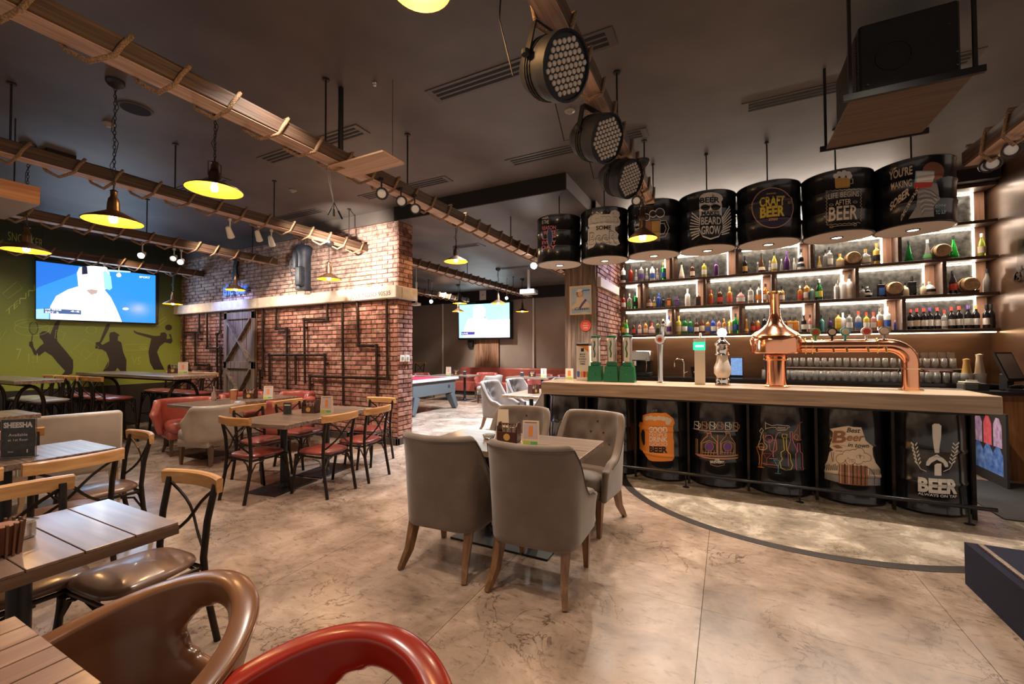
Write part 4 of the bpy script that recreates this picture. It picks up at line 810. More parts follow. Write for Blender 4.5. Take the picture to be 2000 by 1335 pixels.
B('handle', MB().tube([(.03, 0, .55), (.035, 0, .68)], .012, 10).lathe([(.012, .66), (.03, .69), (.03, .73), (.02, .75)], 14, (.035, 0, 0)), M['chrome'], t, True, 50)
t = tapthing('beer_tap', -.285, 'flat white beer tap column with glowing green badge')
B('column', MB().prism([(-.055, -.03), (.055, -.03), (.055, .02), (-.055, .02)], 0, .42).add([(-.055, -.03, .42), (.055, -.03, .42), (.055, .02, .42), (-.055, .02, .42), (-.068, -.03, .53), (.060, -.03, .545), (.060, .02, .545), (-.068, .02, .53)], [(0, 1, 5, 4), (1, 2, 6, 5), (2, 3, 7, 6), (3, 0, 4, 7), (4, 5, 6, 7)]), M['cream'], t)
B('badge', MB().box(-.068, .062, -.036, -.0305, .40, .49), mat('green_backlit', (.02, .55, .35), emit=.9, ec=(.02, .75, .45)), t); B('badge_mark', MB().box(-.045, .045, -.039, -.0365, .435, .455), mat('badge_white', (.9, .95, .9), emit=1.2), t)
B('handle', MB().lathe([(.012, .53), (.014, .57), (.01, .60)], 10, (.01, 0, 0)), M['white'], t, True)
t = tapthing('beer_tap', -.05, 'stout white and chrome ceramic beer tap with glowing globe'); t.scale = (1.25, 1.25, 1.1)
B('base', MB().lathe([(.062, 0), (.066, .01), (.055, .03), (.062, .05), (.05, .075)], 24), M['chrome'], t, True, 50); B('ceramic_body', MB().lathe([(.045, .075), (.07, .12), (.072, .18), (.05, .25), (.045, .30)], 24), mat('white_ceramic', (.82, .74, .66), .12), t, True)
B('head', MB().lathe([(.045, .30), (.06, .31), (.055, .33), (.058, .40), (.064, .41), (.06, .43), (.035, .46), (.02, .48), (.018, .50)], 24), M['chrome'], t, True, 50); B('globe', MB().lathe([(.001, .49), (.03, .505), (.042, .54), (.03, .575), (.001, .59)], 20), mat('globe_glow', (1, 1, 1), emit=3.5), t, True)
for i, px in enumerate((1164, 1199, 1232)):
    p = at(px, 744, Z=1.1); t = E('drink_dispenser', (p.x, 5.42, 1.1), 0, ['leftmost green-based table beer dispenser', 'middle green-based table beer dispenser', 'rightmost green-based table beer dispenser'][i], 'drink dispenser', 'green and clear drink dispensers on the bar')
    g = mat('green_plastic', (.01, .16, .06), .25)
    B('base', MB().box(-.095, .095, -.085, .085, 0, .014).add([(-.09, -.08, .014), (.09, -.08, .014), (.09, .08, .014), (-.09, .08, .014), (-.078, -.068, .20), (.078, -.068, .20), (.078, .068, .20), (-.078, .068, .20)], [(0, 1, 5, 4), (1, 2, 6, 5), (2, 3, 7, 6), (3, 0, 4, 7), (4, 5, 6, 7)]).box(-.058, .058, -.05, .05, .20, .255, .006), g, t)
    B('tube', MB().lathe([(.058, .25), (.058, .56)], 20), mat('clear_plastic', (.62, .58, .54), .08, trans=.8), t, True, 50)
    B('sleeve', MB().box(-.03, .03, -.068, -.060, .26, .56), K['white'], t)
    B('sleeve_print', MB().tube([(0, -.07, .31), (.008, -.07, .36), (-.008, -.07, .42), (.008, -.07, .48), (0, -.07, .52)], .010, 5), mat('sleeve_dark_green', (.02, .10, .05), .5), t); B('cap', MB().lathe([(.064, .56), (.064, .585), (.03, .592)], 18), mat('dark_green_cap', (.01, .07, .05), .3), t, True, 40)
    B('spout', MB().bar((0, -.08, .10), (0, -.11, .095), .02), g, t)
p = at(1143, 742, Z=1.1)
t = E('menu_canister', (p.x, 5.50, 1.1), 0, 'tall white printed canister with dark lid at left end of bar', 'canister'); t.scale = (1.7, 1.5, 1.28)
B('body', MB().prism([(-.05, -.04), (.05, -.04), (.05, .04), (-.05, .04)], 0, .36), K['white'], t); B('lid', MB().box(-.052, .052, -.042, .042, .362, .39, .008), M['blackm'], t)
B('print_top', MB().add([(-.05, -.041, .36), (.05, -.041, .36), (.05, -.041, .29), (-.0, -.041, .345)], [(0, 1, 2, 3)][::1]), K['orange'], t)
for k, (x, c) in enumerate([(-.035, 'blue'), (-.012, 'gold'), (.012, 'red'), (.034, 'amber')]): B('print_figure', MB().lathe([(.001, 0), (.012, .002), (.013, .06), (.001, .065)], 8, (x, -.034, .035)), K[c], t)
for k, (w, z) in enumerate([('MADE', .265), ('FOR', .24), ('SHARING', .215), ('GOOD', .19), ('TIMES', .165)]):
    V, Fc = text_polys(w, .02); mb = MB(); x1 = max(v[0] for v in V); sc = .06 / x1 if k in (2,) else .045 / x1; B('print_text', mb.add([(v[0] * sc - x1 * sc / 2, -.0415, z + v[1] * .022) for v in V], [tuple(f) for f in Fc]), K['black'], t)
B('print_logo', MB().box(-.012, .012, -.042, -.0405, .30, .335), K['black'], t)
p = at(1124, 738, Z=1.1)
t = E('menu_card', (p.x, 5.64, 1.1), radians(8), 'small drinks card beside the white canister on the bar', 'menu card')
B('card', MB().box(-.055, .055, -.002, .002, 0, .15), K['white'], t); B('picture', MB().box(-.02, .02, -.004, -.0025, .05, .12), K['orange'], t); B('strip', MB().box(-.053, .053, -.004, -.0025, .005, .03), K['lime'], t)
p = at(1840, 760, Z=1.1)
t = E('service_tray', (p.x - .02, p.y, 1.1), 0, 'steel drip tray on bar right of copper pipe', 'tray'); B('tray', MB().box(-.17, .17, -.05, .06, 0, .008, .003), M['steel'], t); B('slats', MB().box(-.15, .15, -.035, .045, .0085, .012), M['chrome'], t)
# ================================================================= BACK BAR
M['shelf'] = wood('shelf_walnut', (.045, .022, .013), (.12, .06, .035), 'X', .45, 50)
M['bayside'] = wood('bay_side_wood', (.30, .15, .09), (.50, .28, .18), 'Z', .5, 40)
M['mirror'] = mat('mottled_antique_panel', (.030, .030, .028), .3, .3, c2=(.13, .125, .11), scale=16, detail=9, ramp=(.35, .75))
M['led'] = mat('led_strip', (1, .85, .65), emit=26, ec=(1, .84, .66))
M['ledw'] = mat('led_strip_amber', (1, .7, .4), emit=18, ec=(1, .66, .36))
SU = E('shelf_unit', (0, 0, 0), 0, 'backlit wall shelving of dark wood with four long shelves of bottles', 'shelving')
ZS = [1.745, 2.21, 2.68, 3.145, 3.62]; XL, XR = -1.70, 3.10
for z in ZS: B('shelf_board', MB().box(XL, XR, 7.60, 7.90, z - .02, z + .02, .002), M['shelf'], SU)
rows = [[1314, 1445.6, 1595, 1765], [1253, 1376, 1510, 1674.6, 1846], [1311, 1440, 1587, 1759.5], [1320, 1470, 1640, 1800]]
BAYS = []
for r, pxs in enumerate(rows):
    z0, z1 = ZS[r] + .02, ZS[r + 1] - .02
    xs = [at(px, 560, Y=7.6).x for px in pxs]
    for x in xs: B('divider', MB().box(x - .02, x + .02, 7.605, 7.9, z0, z1), M['shelf'], SU)
    ed = [XL] + xs + [XR]
    for k in range(len(ed) - 1):
        a_, b_ = ed[k] + (.02 if k else 0), ed[k + 1] - .02
        # wood lining right of the divider, mottled panel behind, LED line along top and one side
        B('back_panel', MB().box(a_ + .06, b_ - .10, 7.885, 7.895, z0, z1), M['mirror'], SU)
        B('side_lining', MB().box(b_ - .10, b_, 7.86, 7.90, z0, z1), M['bayside'], SU)
        B('led_strip', MB().box(a_ + .06, b_ - .10, 7.868, 7.878, z1 - .022, z1 - .010).box(b_ - .115, b_ - .103, 7.868, 7.878, z0 + .01, z1 - .022), M['led'], SU)
    BAYS.append(ed)
B('led_strip', MB().box(XL + .1, XR, 7.70, 7.72, 1.712, 1.724), M['ledw'], SU)
B('top_pelmet', MB().box(XL, XR - .02, 7.45, 7.9, 3.645, 3.8), M['blackm'], SU)
for r in range(4): lamp('shelf_led_light', 'AREA', (.7, 7.64, ZS[r + 1] - .03), 30, (1, .84, .68), (.7, 7.75, 0), 4.6, sy=.03)
lamp('shelf_led_light', 'AREA', (.7, 7.70, 1.70), 9, (1, .66, .36), (.7, 7.72, 0), 4.6, sy=.05)
lamp('added_ceiling_glow', 'AREA', (.25, 7.42, 3.60), 20, (1, .84, .70), (.25, 6.2, 3.95), 3.6, sy=.05)  # lamp added to brighten the ceiling behind the hanging barrels
B('added_glow_strip', MB().box(-1.5, 2.0, 7.43, 7.445, 3.60, 3.612), M['led'], SU)  # glowing strip added to go with that lamp, hidden behind the barrels
# ---- bottles
def glass(name, c, tr=.55, r=.07): return mat('glass_' + name, c, r, trans=tr)
G = dict(clear=glass('clear', (.80, .78, .74), .7), green=glass('green', (.02, .30, .06)), bright=glass('brightgreen', (.05, .75, .10), .5), dark=glass('dark', (.012, .010, .012), 0), brown=glass('brown', (.12, .04, .015), .3), amber=glass('amber', (.70, .28, .05), .5), gold=glass('gold', (.80, .52, .12), .3),
         blue=glass('blue', (.03, .08, .5), .4), purple=glass('purple', (.10, .03, .14), .2), red=glass('red', (.55, .05, .02), .5), pink=glass('pink', (.75, .32, .28), .5), yellow=glass('yellow', (.85, .70, .10), .5), white=glass('white', (.85, .83, .80), .0, .2), teal=glass('teal', (.15, .45, .45), .5), olive=glass('olive', (.16, .18, .03), .3), cream=glass('cream', (.75, .62, .42), 0, .3), grey=glass('grey', (.22, .20, .17), .1, .3), lime=glass('lime', (.55, .65, .08), .5))
PROF = {  # unit height 1, radius in units of height
 'wine': [(.115, 0), (.12, .02), (.12, .58), (.105, .66), (.055, .73), (.045, .78), (.045, .97), (.05, .975), (.05, 1), (0, 1)],
 'burg': [(.125, 0), (.13, .02), (.13, .45), (.11, .58), (.06, .72), (.045, .80), (.045, 1), (0, 1)],
 'spirit': [(.13, 0), (.135, .02), (.135, .62), (.12, .68), (.055, .74), (.045, .80), (.045, 1), (0, 1)],
 'slim': [(.10, 0), (.105, .02), (.105, .50), (.08, .62), (.045, .75), (.04, 1), (0, 1)],
 'bell': [(.16, 0), (.17, .03), (.16, .15), (.11, .42), (.07, .60), (.045, .74), (.045, 1), (0, 1)],
 'squat': [(.24, 0), (.26, .05), (.26, .45), (.22, .60), (.08, .72), (.07, .80), (.07, 1), (0, 1)],
 'round': [(.20, 0), (.26, .12), (.29, .30), (.26, .48), (.16, .62), (.07, .68), (.07, .84), (0, .84)],
}
CAPC = dict(k=K['black'], r=K['red'], w=K['white'], g=K['gold'], b=K['blue'], p=K['purple'], s=M['steel'])
LABC = dict(w=K['white'], c=K['cream'], k=K['black'], r=K['red'], b=K['blue'], g=K['gold'], y=K['yellow'], p=K['purple'], n=None, o=K['orange'], e=K['green'])
_bc = {}
def bottle(x, y, z, h, kind, col, lab, cap, label, group, name='bottle'):
    key = (kind, col)
    if ('body',) + key not in _bc:
        if kind == 'square':
            m = MB(); m.box(-.16, .16, -.10, .10, 0, .68, .03, 2).lathe([(.06, .67), (.05, .72), (.05, .9), (0, .9)], 10)
        else: m = MB().lathe(PROF[kind], 14)
        me = m.mesh('bottle_body'); me.materials.append(G[col]); me.polygons.foreach_set('use_smooth', [True] * len(me.polygons)); me.set_sharp_from_angle(angle=radians(50)); _bc[('body',) + key] = me
    o = bpy.data.objects.new(name, _bc[('body',) + key]); COL.objects.link(o); o.location = (x, y, z); o.scale = (h, h, h); o.rotation_euler = (0, 0, random.uniform(-.2, .2))
    tag(o, label, name, group)
    if LABC[lab]:
        k2 = ('lab', kind, lab)
        if k2 not in _bc:
            r = {'square': 0, 'round': .293}.get(kind) or (PROF[kind][1][0] + .002 if kind in PROF else 0)
            if kind == 'square': m = MB().box(-.12, .12, -.106, -.1005, .12, .5)
            elif kind == 'bell': m = MB().lathe([(.165, .14), (.135, .30)], 14, cap=False)
            elif kind == 'round': m = MB().lathe([(.285, .2), (.294, .3), (.285, .38)], 14, cap=False)
            else: m = MB().lathe([(r, .16), (r, .44)], 14, cap=False)
            me = m.mesh('bottle_label'); me.materials.append(LABC[lab]); _bc[k2] = me
        c = bpy.data.objects.new('bottle_label', _bc[k2]); COL.objects.link(c); c.parent = o
    k3 = ('cap', kind, cap)
    if k3 not in _bc:
        r, a_, b_ = {'squat': (.078, .82, 1.01), 'round': (.078, .74, .88), 'square': (.056, .75, .93)}.get(kind, (.052, .84, 1.008))
        me = MB().lathe([(r, a_), (r, b_), (0, b_ + .003)], 10).mesh('cap'); me.materials.append(CAPC[cap]); _bc[k3] = me
    c = bpy.data.objects.new('cap', _bc[k3]); COL.objects.link(c); c.parent = o
    return o
CN = dict(clear='clear', green='green', bright='bright green', dark='black', brown='brown', amber='amber', gold='golden', blue='blue', purple='purple', red='orange-red', pink='pinkish', yellow='yellow', white='white', teal='pale teal', olive='olive', cream='cream', grey='dusty grey', lime='yellow-green')
LN = dict(w='white label', c='cream label', k='black label', r='red label', b='blue label', g='gold label', y='yellow label', p='purple label', n='no label', o='orange label', e='green label')
KN = dict(wine='wine bottle', burg='sloping-shouldered bottle', spirit='bottle', slim='slim bottle', bell='bell-shaped bottle', squat='short round bottle', round='ball-shaped bottle', square='square bottle')
ORD = ['first', 'second', 'third', 'fourth', 'fifth', 'sixth', 'seventh', 'eighth', 'ninth', 'tenth', 'eleventh', 'twelfth', 'thirteenth', 'fourteenth', 'fifteenth']
def q3(v): return 1180 + v / 3.709
def q4(v): return 1560 + v / 3.709
top = [(q3(100), 130, 'spirit', 'white', 'k', 'k'), (q3(125), 55, 'spirit', 'lime', 'w', 'g'), (q3(195), 120, 'spirit', 'red', 'n', 'k'), (q3(235), 90, 'slim', 'clear', 'w', 'w'), (q3(272), 130, 'spirit', 'clear', 'p', 'k'), (q3(312), 95, 'slim', 'clear', 'w', 'w'), (q3(352), 125, 'spirit', 'white', 'b', 'k'), (q3(388), 90, 'slim', 'clear', 'w', 'w'), (q3(433), 125, 'spirit', 'green', 'b', 'g'),
       (q3(565), 120, 'bell', 'cream', 'w', 'k'), (q3(643), 110, 'spirit', 'brown', 'c', 'k'), (q3(728), 120, 'spirit', 'yellow', 'w', 'k'), (q3(815), 115, 'spirit', 'purple', 'n', 'p'),
       (q3(1025), 130, 'wine', 'dark', 'g', 'k'), (q3(1117), 80, 'slim', 'clear', 'n', 'w'), (q3(1145), 140, 'bell', 'brown', 'c', 'k'), (q3(1205), 85, 'slim', 'clear', 'w', 'w'), (q3(1237), 140, 'burg', 'yellow', 'w', 'k'), (q3(1290), 90, 'slim', 'clear', 'n', 'w'), (q3(1328), 140, 'burg', 'purple', 'n', 'p'), (q3(1382), 90, 'slim', 'white', 'n', 'w'), (q3(1430), 150, 'bell', 'white', 'k', 'k'),
       (q4(20), 130, 'spirit', 'dark', 'w', 'k'), (q4(155), 90, 'bell', 'gold', 'c', 'g'), (q4(200), 130, 'spirit', 'clear', 'n', 'k'), (q4(228), 150, 'spirit', 'clear', 'w', 'k'), (q4(305), 95, 'squat', 'gold', 'c', 'g'), ('keg', q4(395)), (q4(490), 115, 'squat', 'clear', 'c', 'g'), (q4(570), 150, 'spirit', 'gold', 'k', 'g'),
       (q4(805), 150, 'bell', 'green', 'n', 'k'), (q4(940), 150, 'bell', 'clear', 'e', 'w'), ('keg', q4(1035)), (q4(1130), 165, 'bell', 'bright', 'n', 'k'), (q4(1335), 165, 'burg', 'lime', 'c', 'w')]
mid = [(q3(127), 110, 'spirit', 'red', 'w', 'k'), (q3(185), 110, 'spirit', 'clear', 'e', 'w'), (q3(228), 120, 'spirit', 'green', 'k', 'k'), (q3(330), 85, 'squat', 'brown', 'c', 'k'), (q3(365), 80, 'spirit', 'clear', 'y', 'g'), (q3(397), 105, 'spirit', 'blue', 'n', 'b'), (q3(430), 80, 'spirit', 'dark', 'k', 'k'), (q3(472), 95, 'square', 'brown', 'o', 'k'), (q3(530), 80, 'square', 'purple', 'p', 'p'), (q3(605), 125, 'spirit', 'white', 'w', 'w'), (q3(683), 100, 'square', 'brown', 'k', 'w'),
       (q3(775), 110, 'spirit', 'amber', 'r', 'r'), (q3(840), 125, 'spirit', 'brown', 'r', 'k'), (q3(910), 125, 'spirit', 'amber', 'r', 'g'), (q3(990), 105, 'squat', 'pink', 'w', 'k'), (q3(1062), 135, 'spirit', 'clear', 'w', 'k'), (q3(1122), 140, 'spirit', 'clear', 'o', 'k'), (q3(1170), 135, 'spirit', 'amber', 'w', 'k'), (q3(1290), 110, 'spirit', 'amber', 'w', 'k'), (q3(1420), 110, 'spirit', 'amber', 'r', 'w'), (q3(1468), 140, 'spirit', 'amber', 'k', 's'), (q3(1505), 110, 'spirit', 'teal', 'n', 'k'), (q3(1552), 145, 'burg', 'dark', 'e', 'k'),
       (q4(58), 140, 'spirit', 'amber', 'w', 's'), (q4(97), 110, 'spirit', 'clear', 'n', 'k'), (q4(150), 150, 'burg', 'green', 'y', 'w'), (q4(275), 135, 'spirit', 'clear', 'n', 's'), (q4(320), 170, 'spirit', 'white', 'n', 'w'), (q4(367), 170, 'spirit', 'white', 'c', 'k'), (q4(465), 85, 'squat', 'clear', 'n', 'k'), (q4(497), 95, 'round', 'dark', 'w', 'w'), (q4(598), 135, 'square', 'dark', 'b', 'k'), ('keg', q4(688)), (q4(770), 95, 'squat', 'cream', 'n', 'k'), (q4(820), 150, 'square', 'dark', 'k', 'k'), (q4(903), 90, 'squat', 'cream', 'n', 'w'), (q4(950), 110, 'round', 'white', 'k', 'w'),
       (q4(1118), 165, 'burg', 'dark', 'r', 'k'), ('keg', q4(1228)), (q4(1368), 165, 'burg', 'grey', 'n', 'k')]
bot = [(q3(112), 130, 'wine', 'olive', 'y', 'k'), (q3(163), 110, 'burg', 'bright', 'w', 'g'), (q3(212), 95, 'spirit', 'brown', 'r', 'k'), (q3(257), 95, 'spirit', 'pink', 'w', 'k'), (q3(300), 105, 'spirit', 'amber', 'c', 'k'), (q3(343), 85, 'squat', 'pink', 'w', 'r'), (q3(388), 105, 'spirit', 'olive', 'k', 'k'), (q3(428), 110, 'spirit', 'clear', 'w', 'w'), (q3(468), 130, 'spirit', 'white', 'p', 'b'),
       (q3(540), 130, 'spirit', 'yellow', 'c', 'g'), (q3(583), 125, 'spirit', 'green', 'w', 'k'), (q3(623), 120, 'spirit', 'green', 'b', 'k'), (q3(668), 110, 'spirit', 'brown', 'w', 'k'), (q3(708), 130, 'burg', 'brown', 'c', 'k'), (q3(750), 110, 'spirit', 'amber', 'b', 'k'), (q3(788), 120, 'spirit', 'blue', 'w', 'k'), (q3(830), 110, 'spirit', 'pink', 'c', 'k'), (q3(868), 105, 'spirit', 'amber', 'w', 'g'), (q3(910), 115, 'spirit', 'yellow', 'w', 'k'), (q3(950), 140, 'spirit', 'green', 'b', 'k'),
       (q3(1028), 100, 'bell', 'amber', 'g', 'g'), (q3(1075), 110, 'spirit', 'brown', 'r', 'k'), (q3(1112), 110, 'spirit', 'amber', 'r', 'k'), (q3(1160), 130, 'spirit', 'dark', 'k', 'k'), (q3(1262), 120, 'spirit', 'green', 'k', 'k'), (q3(1305), 105, 'spirit', 'brown', 'w', 'k'), (q3(1345), 115, 'square', 'amber', 'c', 'k'), (q3(1385), 115, 'square', 'amber', 'o', 'k'), (q3(1445), 120, 'spirit', 'dark', 'w', 'k'), (q3(1490), 120, 'spirit', 'pink', 'w', 'k'),
       (q4(165), 115, 'spirit', 'teal', 'n', 'k'), (q4(225), 100, 'spirit', 'purple', 'k', 'k'), (q4(285), 140, 'spirit', 'gold', 'y', 'k'), (q4(318), 130, 'spirit', 'white', 'n', 'w'), (q4(362), 140, 'spirit', 'clear', 'w', 'k'), (q4(430), 140, 'spirit', 'clear', 'b', 'r'), (q4(485), 130, 'spirit', 'yellow', 'w', 'r'), (q4(540), 130, 'spirit', 'pink', 'w', 'r'), (q4(585), 160, 'spirit', 'clear', 'o', 's'), (q4(635), 165, 'spirit', 'white', 'b', 'w'), (q4(706), 70, 'slim', 'blue', 'n', 'w'),
       (q4(803), 145, 'wine', 'dark', 'w', 'r'), (q4(850), 150, 'wine', 'dark', 'c', 'r'), (q4(900), 150, 'wine', 'dark', 'w', 'r'), (q4(948), 155, 'wine', 'dark', 'w', 'p'), (q4(1003), 155, 'wine', 'dark', 'w', 'r'), (q4(1048), 135, 'wine', 'clear', 'w', 'r'), (q4(1100), 155, 'wine', 'dark', 'w', 'r'), (q4(1155), 160, 'wine', 'dark', 'w', 'r'), (q4(1225), 165, 'wine', 'dark', 'w', 'p'), (q4(1283), 165, 'wine', 'dark', 'w', 'g'), (q4(1352), 165, 'wine', 'dark', 'w', 'k'), (q4(1420), 170, 'wine', 'dark', 'k', 'k')]
def keg(x, y, z, label):
    t = E('mini_keg', (x, y, z), 0, label, 'keg', 'small wooden kegs on the shelves')
    mb = MB(); mb.M = Matrix.Rotation(pi / 2, 4, 'X') @ Matrix.Rotation(0, 4, 'Z'); mb.lathe([(0, -.09), (.075, -.10), (.082, -.09), (.098, 0), (.082, .09), (.075, .10), (0, .09)], 20, (0, .115, 0)); B('body', mb, wood('keg_wood', (.42, .25, .12), (.66, .45, .25), 'Y', .5), t, True, 35)
    for yy in (-.05, .05): B('hoop', MB().tube([(.096 * cos(2 * pi * k / 24), yy, .115 + .096 * sin(2 * pi * k / 24)) for k in range(24)], .004, 5, True), M['bronze'], t)
    for yy in (-.06, .06): B('cradle', MB().box(-.08, .08, yy - .01, yy + .01, 0, .035), M['shelf'], t)
SN = ['highest bottle shelf', 'middle bottle shelf', 'lowest bottle shelf']
BAYN = ['leftmost', 'second', 'third', 'fourth', 'rightmost', 'rightmost']
for si, (row, z, ri) in enumerate([(top, ZS[2] + .021, 2), (mid, ZS[1] + .021, 1), (bot, ZS[0] + .021, 0)]):
    cnt = {}
    for it in row:
        kg = it[0] == 'keg'; px = it[1] if kg else it[0]
        p = at(px, 600, Y=7.71); x = min(max(p.x, XL + .05), XR - .05)
        ed = BAYS[ri]; bay = max([k for k in range(len(ed) - 1) if ed[k] <= x] or [0]); cnt[bay] = cnt.get(bay, 0) + 1
        for e_ in ed[1:-1]:
            if abs(x - e_) < .07: x = e_ + (.07 if x >= e_ else -.07)
        nb = len(ed) - 1; bn = ['leftmost bay', 'second bay', 'third bay', 'fourth bay', 'fifth bay', 'sixth bay'][bay] if bay < nb - 1 else 'rightmost bay'
        if kg: keg(min(x, XR - .16), 7.70, z, 'small wooden keg on the %s, %s' % (SN[si], bn)); continue
        dist = (Vector((p.x, 7.71, 0)) - Vector((0, 0, 0))).dot(FW)
        h = it[1] / 3.709 * dist / F * 1.02
        bottle(x, 7.70 + (.0 if len(row) < 42 else random.choice((-.01, .01))), z, min(h, .38), it[2], it[3], it[4], it[5],
               '%s %s%s, %s from left in %s, %s' % (CN[it[3]], KN[it[2]], '' if it[4] == 'n' else ' with ' + LN[it[4]], ORD[cnt[bay] - 1], bn, SN[si]), 'bottles on the ' + SN[si])
# ---- back counter
t = E('back_counter', (0, 0, 0), 0, 'dark back counter under the bottle shelves', 'counter')
B('cabinet', MB().box(-1.65, 2.78, 7.22, 7.9, 0, 1.03), mat('dark_brown_laminate', (.05, .025, .015), .45), t); B('counter_top', MB().box(-1.68, 3.10, 7.16, 7.9, 1.03, 1.07, .004), mat('black_stone', (.012, .012, .014), .15), t)
for k in range(4): B('cabinet_door', MB().box(-.9 + k * .9, -.03 + k * .9, 7.205, 7.22, .1, .98, .003), mat('cabinet_door_brown', (.16, .07, .035), .4), t)
t = E('return_cabinet', (0, 0, 0), 0, 'glossy wooden cabinet with black top at the far right edge', 'cabinet')
B('front_panel', MB().box(2.72, 3.1, 6.93, 6.95, 0, .97), wood('teak_panel', (.18, .065, .02), (.42, .18, .06), 'Z', .3, 40, coat=.4), t); B('side_panel', MB().box(2.72, 2.74, 6.95, 7.15, 0, .97), wood('teak_side', (.12, .05, .02), (.25, .1, .04), 'Z', .35, 40), t)
B('counter_top', MB().box(2.45, 3.1, 6.86, 7.15, .97, 1.01, .004), M['black'], t); B('hook', MB().tube([(2.46, 6.88, .97), (2.44, 6.86, .90), (2.47, 6.84, .88)], .012, 6), M['black'], t)
# glasses standing upside down in rows on the back counter
M['glass'] = mat('clear_tumbler_glass', (.80, .78, .74), .08, trans=.75)
gm = MB().lathe([(.036, 0), (.037, .005), (.03, .13), (0, .132), (.0, .126), (.027, .124), (.034, .004)], 12).mesh('drinking_glass'); gm.materials.append(M['glass']); gm.polygons.foreach_set('use_smooth', [True] * len(gm.polygons))
n = 0
for r_, y in enumerate((7.24, 7.33, 7.50)):
    for k in range(27):
        x = .50 + k * .085 + (r_ % 2) * .04
        if x > 2.66: continue
        o = bpy.data.objects.new('drinking_glass', gm); COL.objects.link(o); o.location = (x, y, 1.071)
        tag(o, 'upturned clear tumbler in the %s row behind the copper pipe' % ['front', 'middle', 'back'][r_], 'glass', ['front', 'middle', 'back'][r_] + ' row of upturned tumblers')
tr = E('glass_rack', (1.3, 7.62, 1.07), 0, 'clear shelf stand behind the tumblers holding smaller glasses', 'rack'); B('shelf', MB().box(-.80, 1.45, -.20, .12, .165, .175), M['steel'], tr); B('leg', MB().box(-.80, -.79, -.2, .12, 0, .165), M['steel'], tr); B('leg', MB().box(1.44, 1.45, -.2, .12, 0, .165), M['steel'], tr)
for k in range(25):
    o = bpy.data.objects.new('drinking_glass', gm); COL.objects.link(o); o.location = (.56 + k * .085, 7.47, 1.247); tag(o, 'upturned clear tumbler in the upper row on the rack behind the copper pipe', 'glass', 'upper row of upturned tumblers')
for k in range(5):
    o = bpy.data.objects.new('shot_glass', gm); COL.objects.link(o); o.location = (1.0 + k * .10 + (.25 if k > 3 else 0), 7.62, 1.245); o.scale = (1.05, 1.05, .65); tag(o, 'short tumbler standing on the rack above the glass rows', 'glass', 'tumblers on the rack')
wg = MB().lathe([(.035, 0), (.006, .008), (.005, .09), (.03, .12), (.04, .16), (.034, .21)], 12, cap=False).mesh('wine_glass'); wg.materials.append(M['glass']); wg.polygons.foreach_set('use_smooth', [True] * len(wg.polygons))
for k in range(5):
    o = bpy.data.objects.new('wine_glass', wg); COL.objects.link(o); o.location = (2.28 + k * .09, 7.64, 1.245); tag(o, 'stemmed glass on the rack right of the copper elbow', 'glass', 'stemmed glasses on the rack')
# equipment on the left of the back counter
t = E('coffee_machine', (-1.33, 7.42, 1.07), 0, 'chrome espresso machine behind the drink dispensers', 'coffee machine')
B('body', MB().box(-.2, .2, -.16, .2, .25, .42, .02), M['steel'], t, True, 40); B('drip_base', MB().box(-.2, .2, -.18, .2, 0, .06, .01), M['black'], t); B('column', MB().box(-.18, .18, .04, .2, .06, .25), M['black'], t); B('group_head', MB().lathe([(.035, .17), (.035, .25)], 14, (-.06, -.08, 0)).bar((-.06, -.08, .18), (-.06, -.24, .16), .022), M['chrome'], t, True, 50); B('steam_wand', MB().tube([(.14, -.16, .3), (.15, -.2, .2), (.14, -.2, .08)], .006, 6), M['chrome'], t)
t = E('kitchen_tap', (-.62, 7.3, 1.07), 0, 'curved chrome sink tap behind the slim beer tap', 'tap'); B('spout', MB().tube([(0, 0, 0), (0, 0, .22)] + [(-.07 + .07 * cos(radians(q)), 0, .22 + .07 * sin(radians(q))) for q in range(20, 181, 20)] + [(-.14, 0, .16)], .011, 8), M['chrome'], t, True); B('lever', MB().bar((0, 0, .06), (.06, -.02, .09), .012), M['chrome'], t)
t = E('ice_bucket', (-.42, 7.26, 1.07), 0, 'dark bar caddy with white lettering behind the beer taps', 'bucket'); B('body', MB().lathe([(.08, 0), (.10, .17), (.095, .17), (.08, .02)], 20), M['black'], t, True, 40)
V, Fc = text_polys('BAR', .02); x1 = max(v[0] for v in V); B('lettering', MB().add([(v[0] / x1 * .1 - .05, -.102, .08 + v[1] * .03) for v in V], Fc), K['white'], t)
t = E('blender_jug', (-.05, 7.35, 1.07), 0, 'glass blender behind the white beer tap column', 'blender'); B('base', MB().lathe([(.07, 0), (.07, .06), (.05, .1)], 16), M['black'], t, True, 40); B('jug', MB().lathe([(.045, .1), (.06, .26), (.055, .28), (.02, .30)], 16), M['glass'], t, True)
t = E('display_screen', (.13, 7.62, 1.07), 0, 'small blue lit drinks fridge screen behind the taps', 'screen'); B('case', MB().box(-.09, .09, 0, .05, .0, .32, .006), M['black'], t); B('picture', MB().box(-.08, .08, -.003, -.0005, .03, .30), mat('blue_glow', (.2, .4, .8), emit=.7, c2=(.6, .8, 1), scale=30), t)
t = E('drinks_cooler', (.62, 7.45, 1.07), 0, 'dark bottle chiller with green bottle on top, left of the copper still', 'drinks chiller'); B('body', MB().box(-.12, .12, -.1, .12, 0, .38, .01), mat('navy_box', (.02, .022, .04), .35), t); B('front_strip', MB().box(-.11, .11, -.103, -.1005, .10, .115), K['dorange'], t); B('badge', MB().tube([(0, -.104, .28), (0, -.1005, .28)], .025, 16), K['grey'], t)
bottle(.62, 7.47, 1.451, .30, 'square', 'green', 'n', 'k', 'upturned green bottle on top of the dark chiller', 'bottles on the back counter')
